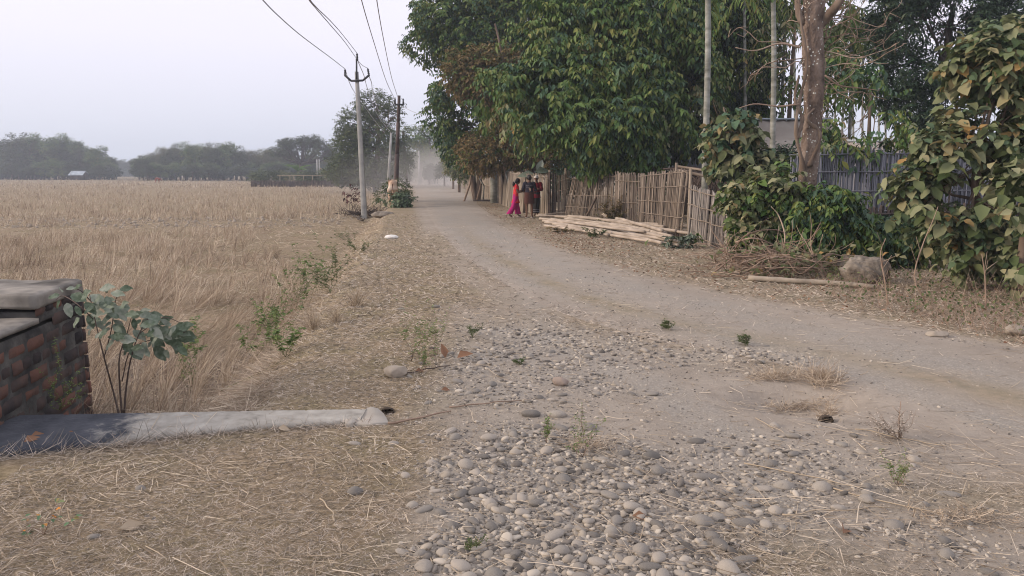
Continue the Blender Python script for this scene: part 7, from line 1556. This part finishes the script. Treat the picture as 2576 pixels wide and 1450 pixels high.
# leafy branch thrown on the bamboo heap, dry bush by the fence, sprouts
b = GP(1712, 628); r = np.random.default_rng(66)
plant('cut_branch', 'cut leafy grey green branch lying against the end of the bamboo heap', 'branch', b + [.3, .4, .25], [Q(x, y, b[1] + .2) for x, y in ((1660, 618), (1680, 600), (1700, 622), (1720, 608), (1740, 590), (1690, 632), (1730, 628))], None, 'leaf_grey', L=.17, Wd=.07, per=13, forks=1, sr=.006, start=.1, droop=.7, r=r)
b = GP(1752, 622); plant('green_sprout', 'fresh green sprout at the foot of the sagging fence panel', 'weed', b, [Q(1752 + k * 8, 585 + abs(k) * 4, b[1]) for k in (-2, -1, 0, 1, 2)], None, 'leaf_green', L=.13, Wd=.05, per=8, sr=.004, droop=.7, r=r)
b = gp(1552, 568); plant('dry_bush', 'brown dry bush growing against the fence behind the bamboo heap', 'bush', b, [Q(1552 + r.uniform(-42, 38), r.uniform(505, 550), b[1] - .2 + r.uniform(-.3, .3)) for _ in range(22)], None, 'leaf_brown', 'twig_dark', L=.07, Wd=.04, per=22, forks=3, sr=.007, start=.1, r=r)
b = gp(1500, 598); plant('low_weed', 'low green weed before the left half of the bamboo heap', 'weed', b, [Q(1500 + r.uniform(-35, 30), r.uniform(575, 592), b[1]) for _ in range(9)], None, 'leaf_mid', L=.09, Wd=.04, per=10, forks=1, sr=.004, r=r)
b = gp(1415, 588); plant('low_weed', 'withered brown weed at the left front of the bamboo heap', 'weed', b, [Q(1415 + r.uniform(-35, 30), r.uniform(570, 584), b[1]) for _ in range(8)], None, 'leaf_brown', 'twig_dark', L=.08, Wd=.04, per=9, forks=1, sr=.004, r=r)
# roadside bushes around the cow and the steel pole
def roadside_bushes():
    r = np.random.default_rng(71)
    D = 42; cl = [C_(975, 478, D, 18, 18, 14), C_(1012, 472, D, 22, 20, 14), C_(960, 498, D, 18, 18, 14), C_(1020, 492, D, 18, 18, 12), C_(990, 462, D + 2, 20, 20, 10)]; b = Q(995, 520, D); b[2] = gz(b[0], D)
    tree('roadside_bush', 'thin olive bush around the foot of the rusty steel pole behind the cow', 'bush', b, [b, Q(993, 480, D)], [.05, .03], cl, [(dict(n=330, L=.14, Wd=.08, per=6, spr=.3, droop=.3, fill=.1), 0)], ['leaf_mid'], r)
    D = 35.5; cl = [C_(985, 500, D, 20, 18, 9), C_(1008, 498, D, 20, 18, 9), C_(1000, 512, D, 22, 18, 10), C_(1018, 505, D, 12, 12, 12), C_(978, 508, D, 12, 12, 8)]; b = Q(1003, 528, D); b[2] = gz(b[0], D)
    tree('roadside_bush', 'leafy bush with broad pale leaves right in front of the cow', 'bush', b, [b, Q(1003, 505, D)], [.04, .03], cl, [(dict(n=230, L=.19, Wd=.13, per=6, spr=.25, droop=.5, fill=.2), 0), (dict(n=60, L=.18, Wd=.12, per=6, spr=.25, droop=.5, fill=.2), 1)], ['leaf_dusty', 'leaf_grey'], r, 'bark_dark')
    D = 37; b = Q(890, 505, D); b[2] = -.55; plant('red_leaf_sapling', 'sapling with drooping dark red brown leaves left of the tall concrete pole', 'sapling', b, [Q(x, y, D) for x, y in ((866, 472), (880, 462), (895, 470), (875, 485), (905, 480))], None, 'leaf_red', 'twig_dark', L=.24, Wd=.09, per=12, sr=.01, droop=.9, start=.55, r=r)
    b = Q(925, 540, 36.6); b[2] = -.5; t = empty('thorn_brush', b, 'dark thorny brush heaped behind the foot of the tall concrete pole', 'brush'); mb = MB()
    for k in range(170):
        a = np.array(b) + [r.normal(0, .75), r.uniform(0, .9), r.uniform(0, .2)]; d = nrm([r.normal(0, 1), r.normal(0, .5), r.uniform(0, .8)]); addtube(mb, [a, a + d * .3 + r.normal(0, .05, 3), a + d * .6 + r.normal(0, .12, 3)], [.016, .011, .005], 4)
    mk('branches', mb, MT['twig_dark'], t)
    mb = MB()
    for pp in (((880, 534), (892, 545), (905, 548), (915, 553)), ((905, 548), (910, 538), (912, 528)), ((900, 550), (912, 556), (918, 549))): addtube(mb, catmull(np.array([GP(x, y + 6) * [1, 1, 0] + [0, 0, Q(x, y, GP(x, y + 6)[1])[2]] for x, y in pp]), 8), np.linspace(.045, .02, 8), 6)
    o = mk('dead_branch', mb, MT['bark_dark'], org=GP(905, 552)); tag(o, 'dark crooked dead branch lying at the foot of the tall concrete pole', 'branch')
    # crooked log in the verge shadow
    stick('dark_log', 'dark thin log lying on the leaf litter far beyond the three people', [gp(1190, 507, .05), gp(1252, 507, .05)], .06, .05, 'post_dark', 'log')
MT['leaf_red'] = M('red_brown_leaf', [c(.05, .022, .022), c(.10, .04, .038), c(.16, .07, .06)], .7, .8, (2, .2), transl=.1); roadside_bushes()
# wheel and clods in the bare strip of the field
r = np.random.default_rng(88); mb = MB(); sv, sf = ico(1); n = 1500; y = r.uniform(29.5, 36.5, n); x = -7.5 - r.random(n) * 20 + 0; s = np.exp(r.normal(-3.3, .45, n)).clip(.015, .10)
Vc = sv[None] * (1 + .3 * np.sin(sv[None] * 4 + r.uniform(0, 6, (n, 1, 3)))) * (s[:, None] * r.uniform(.6, 1, (n, 3)))[:, None]; Vc = Vc + np.stack([x, y, height(x, y) + s * .2], -1)[:, None]
o = mk('earth_clods', MB().add(Vc.reshape(-1, 3), (sf[None] + (np.arange(n) * len(sv))[:, None, None]).reshape(-1, 3)), MT['tan_stone']); tag(o, 'small broken clods of earth in the bare strip of the field', 'earth clods', kind='stuff')

# ---------------------------------------------------------------- air: haze and road dust
def volume_box(name, lo, hi, dens, col, label, aniso=.2, soft=None):
    V, F = box(((lo[0] + hi[0]) / 2, (lo[1] + hi[1]) / 2, (lo[2] + hi[2]) / 2), (hi[0] - lo[0], hi[1] - lo[1], hi[2] - lo[2])); m = bpy.data.materials.new(name); m.use_nodes = True; t = m.node_tree; t.nodes.clear(); out = t.nodes.new('ShaderNodeOutputMaterial'); pv = t.nodes.new('ShaderNodeVolumePrincipled')
    pv.inputs['Color'].default_value = col; pv.inputs['Density'].default_value = dens; pv.inputs['Anisotropy'].default_value = aniso; t.links.new(pv.outputs[0], out.inputs['Volume']); o = mk(name, MB().add(V, F), m); tag(o, label, 'haze', kind='stuff'); return o
if HAZE: volume_box('haze', (-480, -12, -2.2), (420, 470, 19), HAZE, c(.80, .87, 1.0), 'pale blue evening haze over the fields')
def dust():
    """low bank of road dust thrown up far down the road: an uneven rounded volume"""
    V, F = ico(3); cpt = Q(1095, 440, 98); ctr = np.array([cpt[0] + .5, 98, -.2]); V = V * [13, 40, 6.0] + ctr
    m = bpy.data.materials.new('dust'); m.use_nodes = True; t = m.node_tree; t.nodes.clear(); n = t.nodes.new; l = t.links.new; out = n('ShaderNodeOutputMaterial'); pv = n('ShaderNodeVolumePrincipled'); pv.inputs['Color'].default_value = c(.95, .90, .86)
    co = n('ShaderNodeTexCoord'); mp = n('ShaderNodeMapping'); mp.inputs['Scale'].default_value = (1 / 13, 1 / 40, 1 / 6); l(co.outputs['Object'], mp.inputs[0]); g = n('ShaderNodeTexGradient'); g.gradient_type = 'SPHERICAL'; l(mp.outputs[0], g.inputs[0])
    nz = n('ShaderNodeTexNoise'); nz.inputs['Scale'].default_value = .22; l(co.outputs['Object'], nz.inputs[0]); mu = n('ShaderNodeMath'); mu.operation = 'MULTIPLY'; l(g.outputs['Fac'], mu.inputs[0]); l(nz.outputs['Fac'], mu.inputs[1]); m2 = n('ShaderNodeMath'); m2.operation = 'MULTIPLY'; l(mu.outputs[0], m2.inputs[0]); m2.inputs[1].default_value = .085; l(m2.outputs[0], pv.inputs['Density'])
    l(pv.outputs[0], out.inputs['Volume']); o = mk('dust', MB().add(V, F), m, org=ctr); tag(o, 'pale dust hanging over the far end of the road', 'dust', kind='stuff')
if DUST: dust()
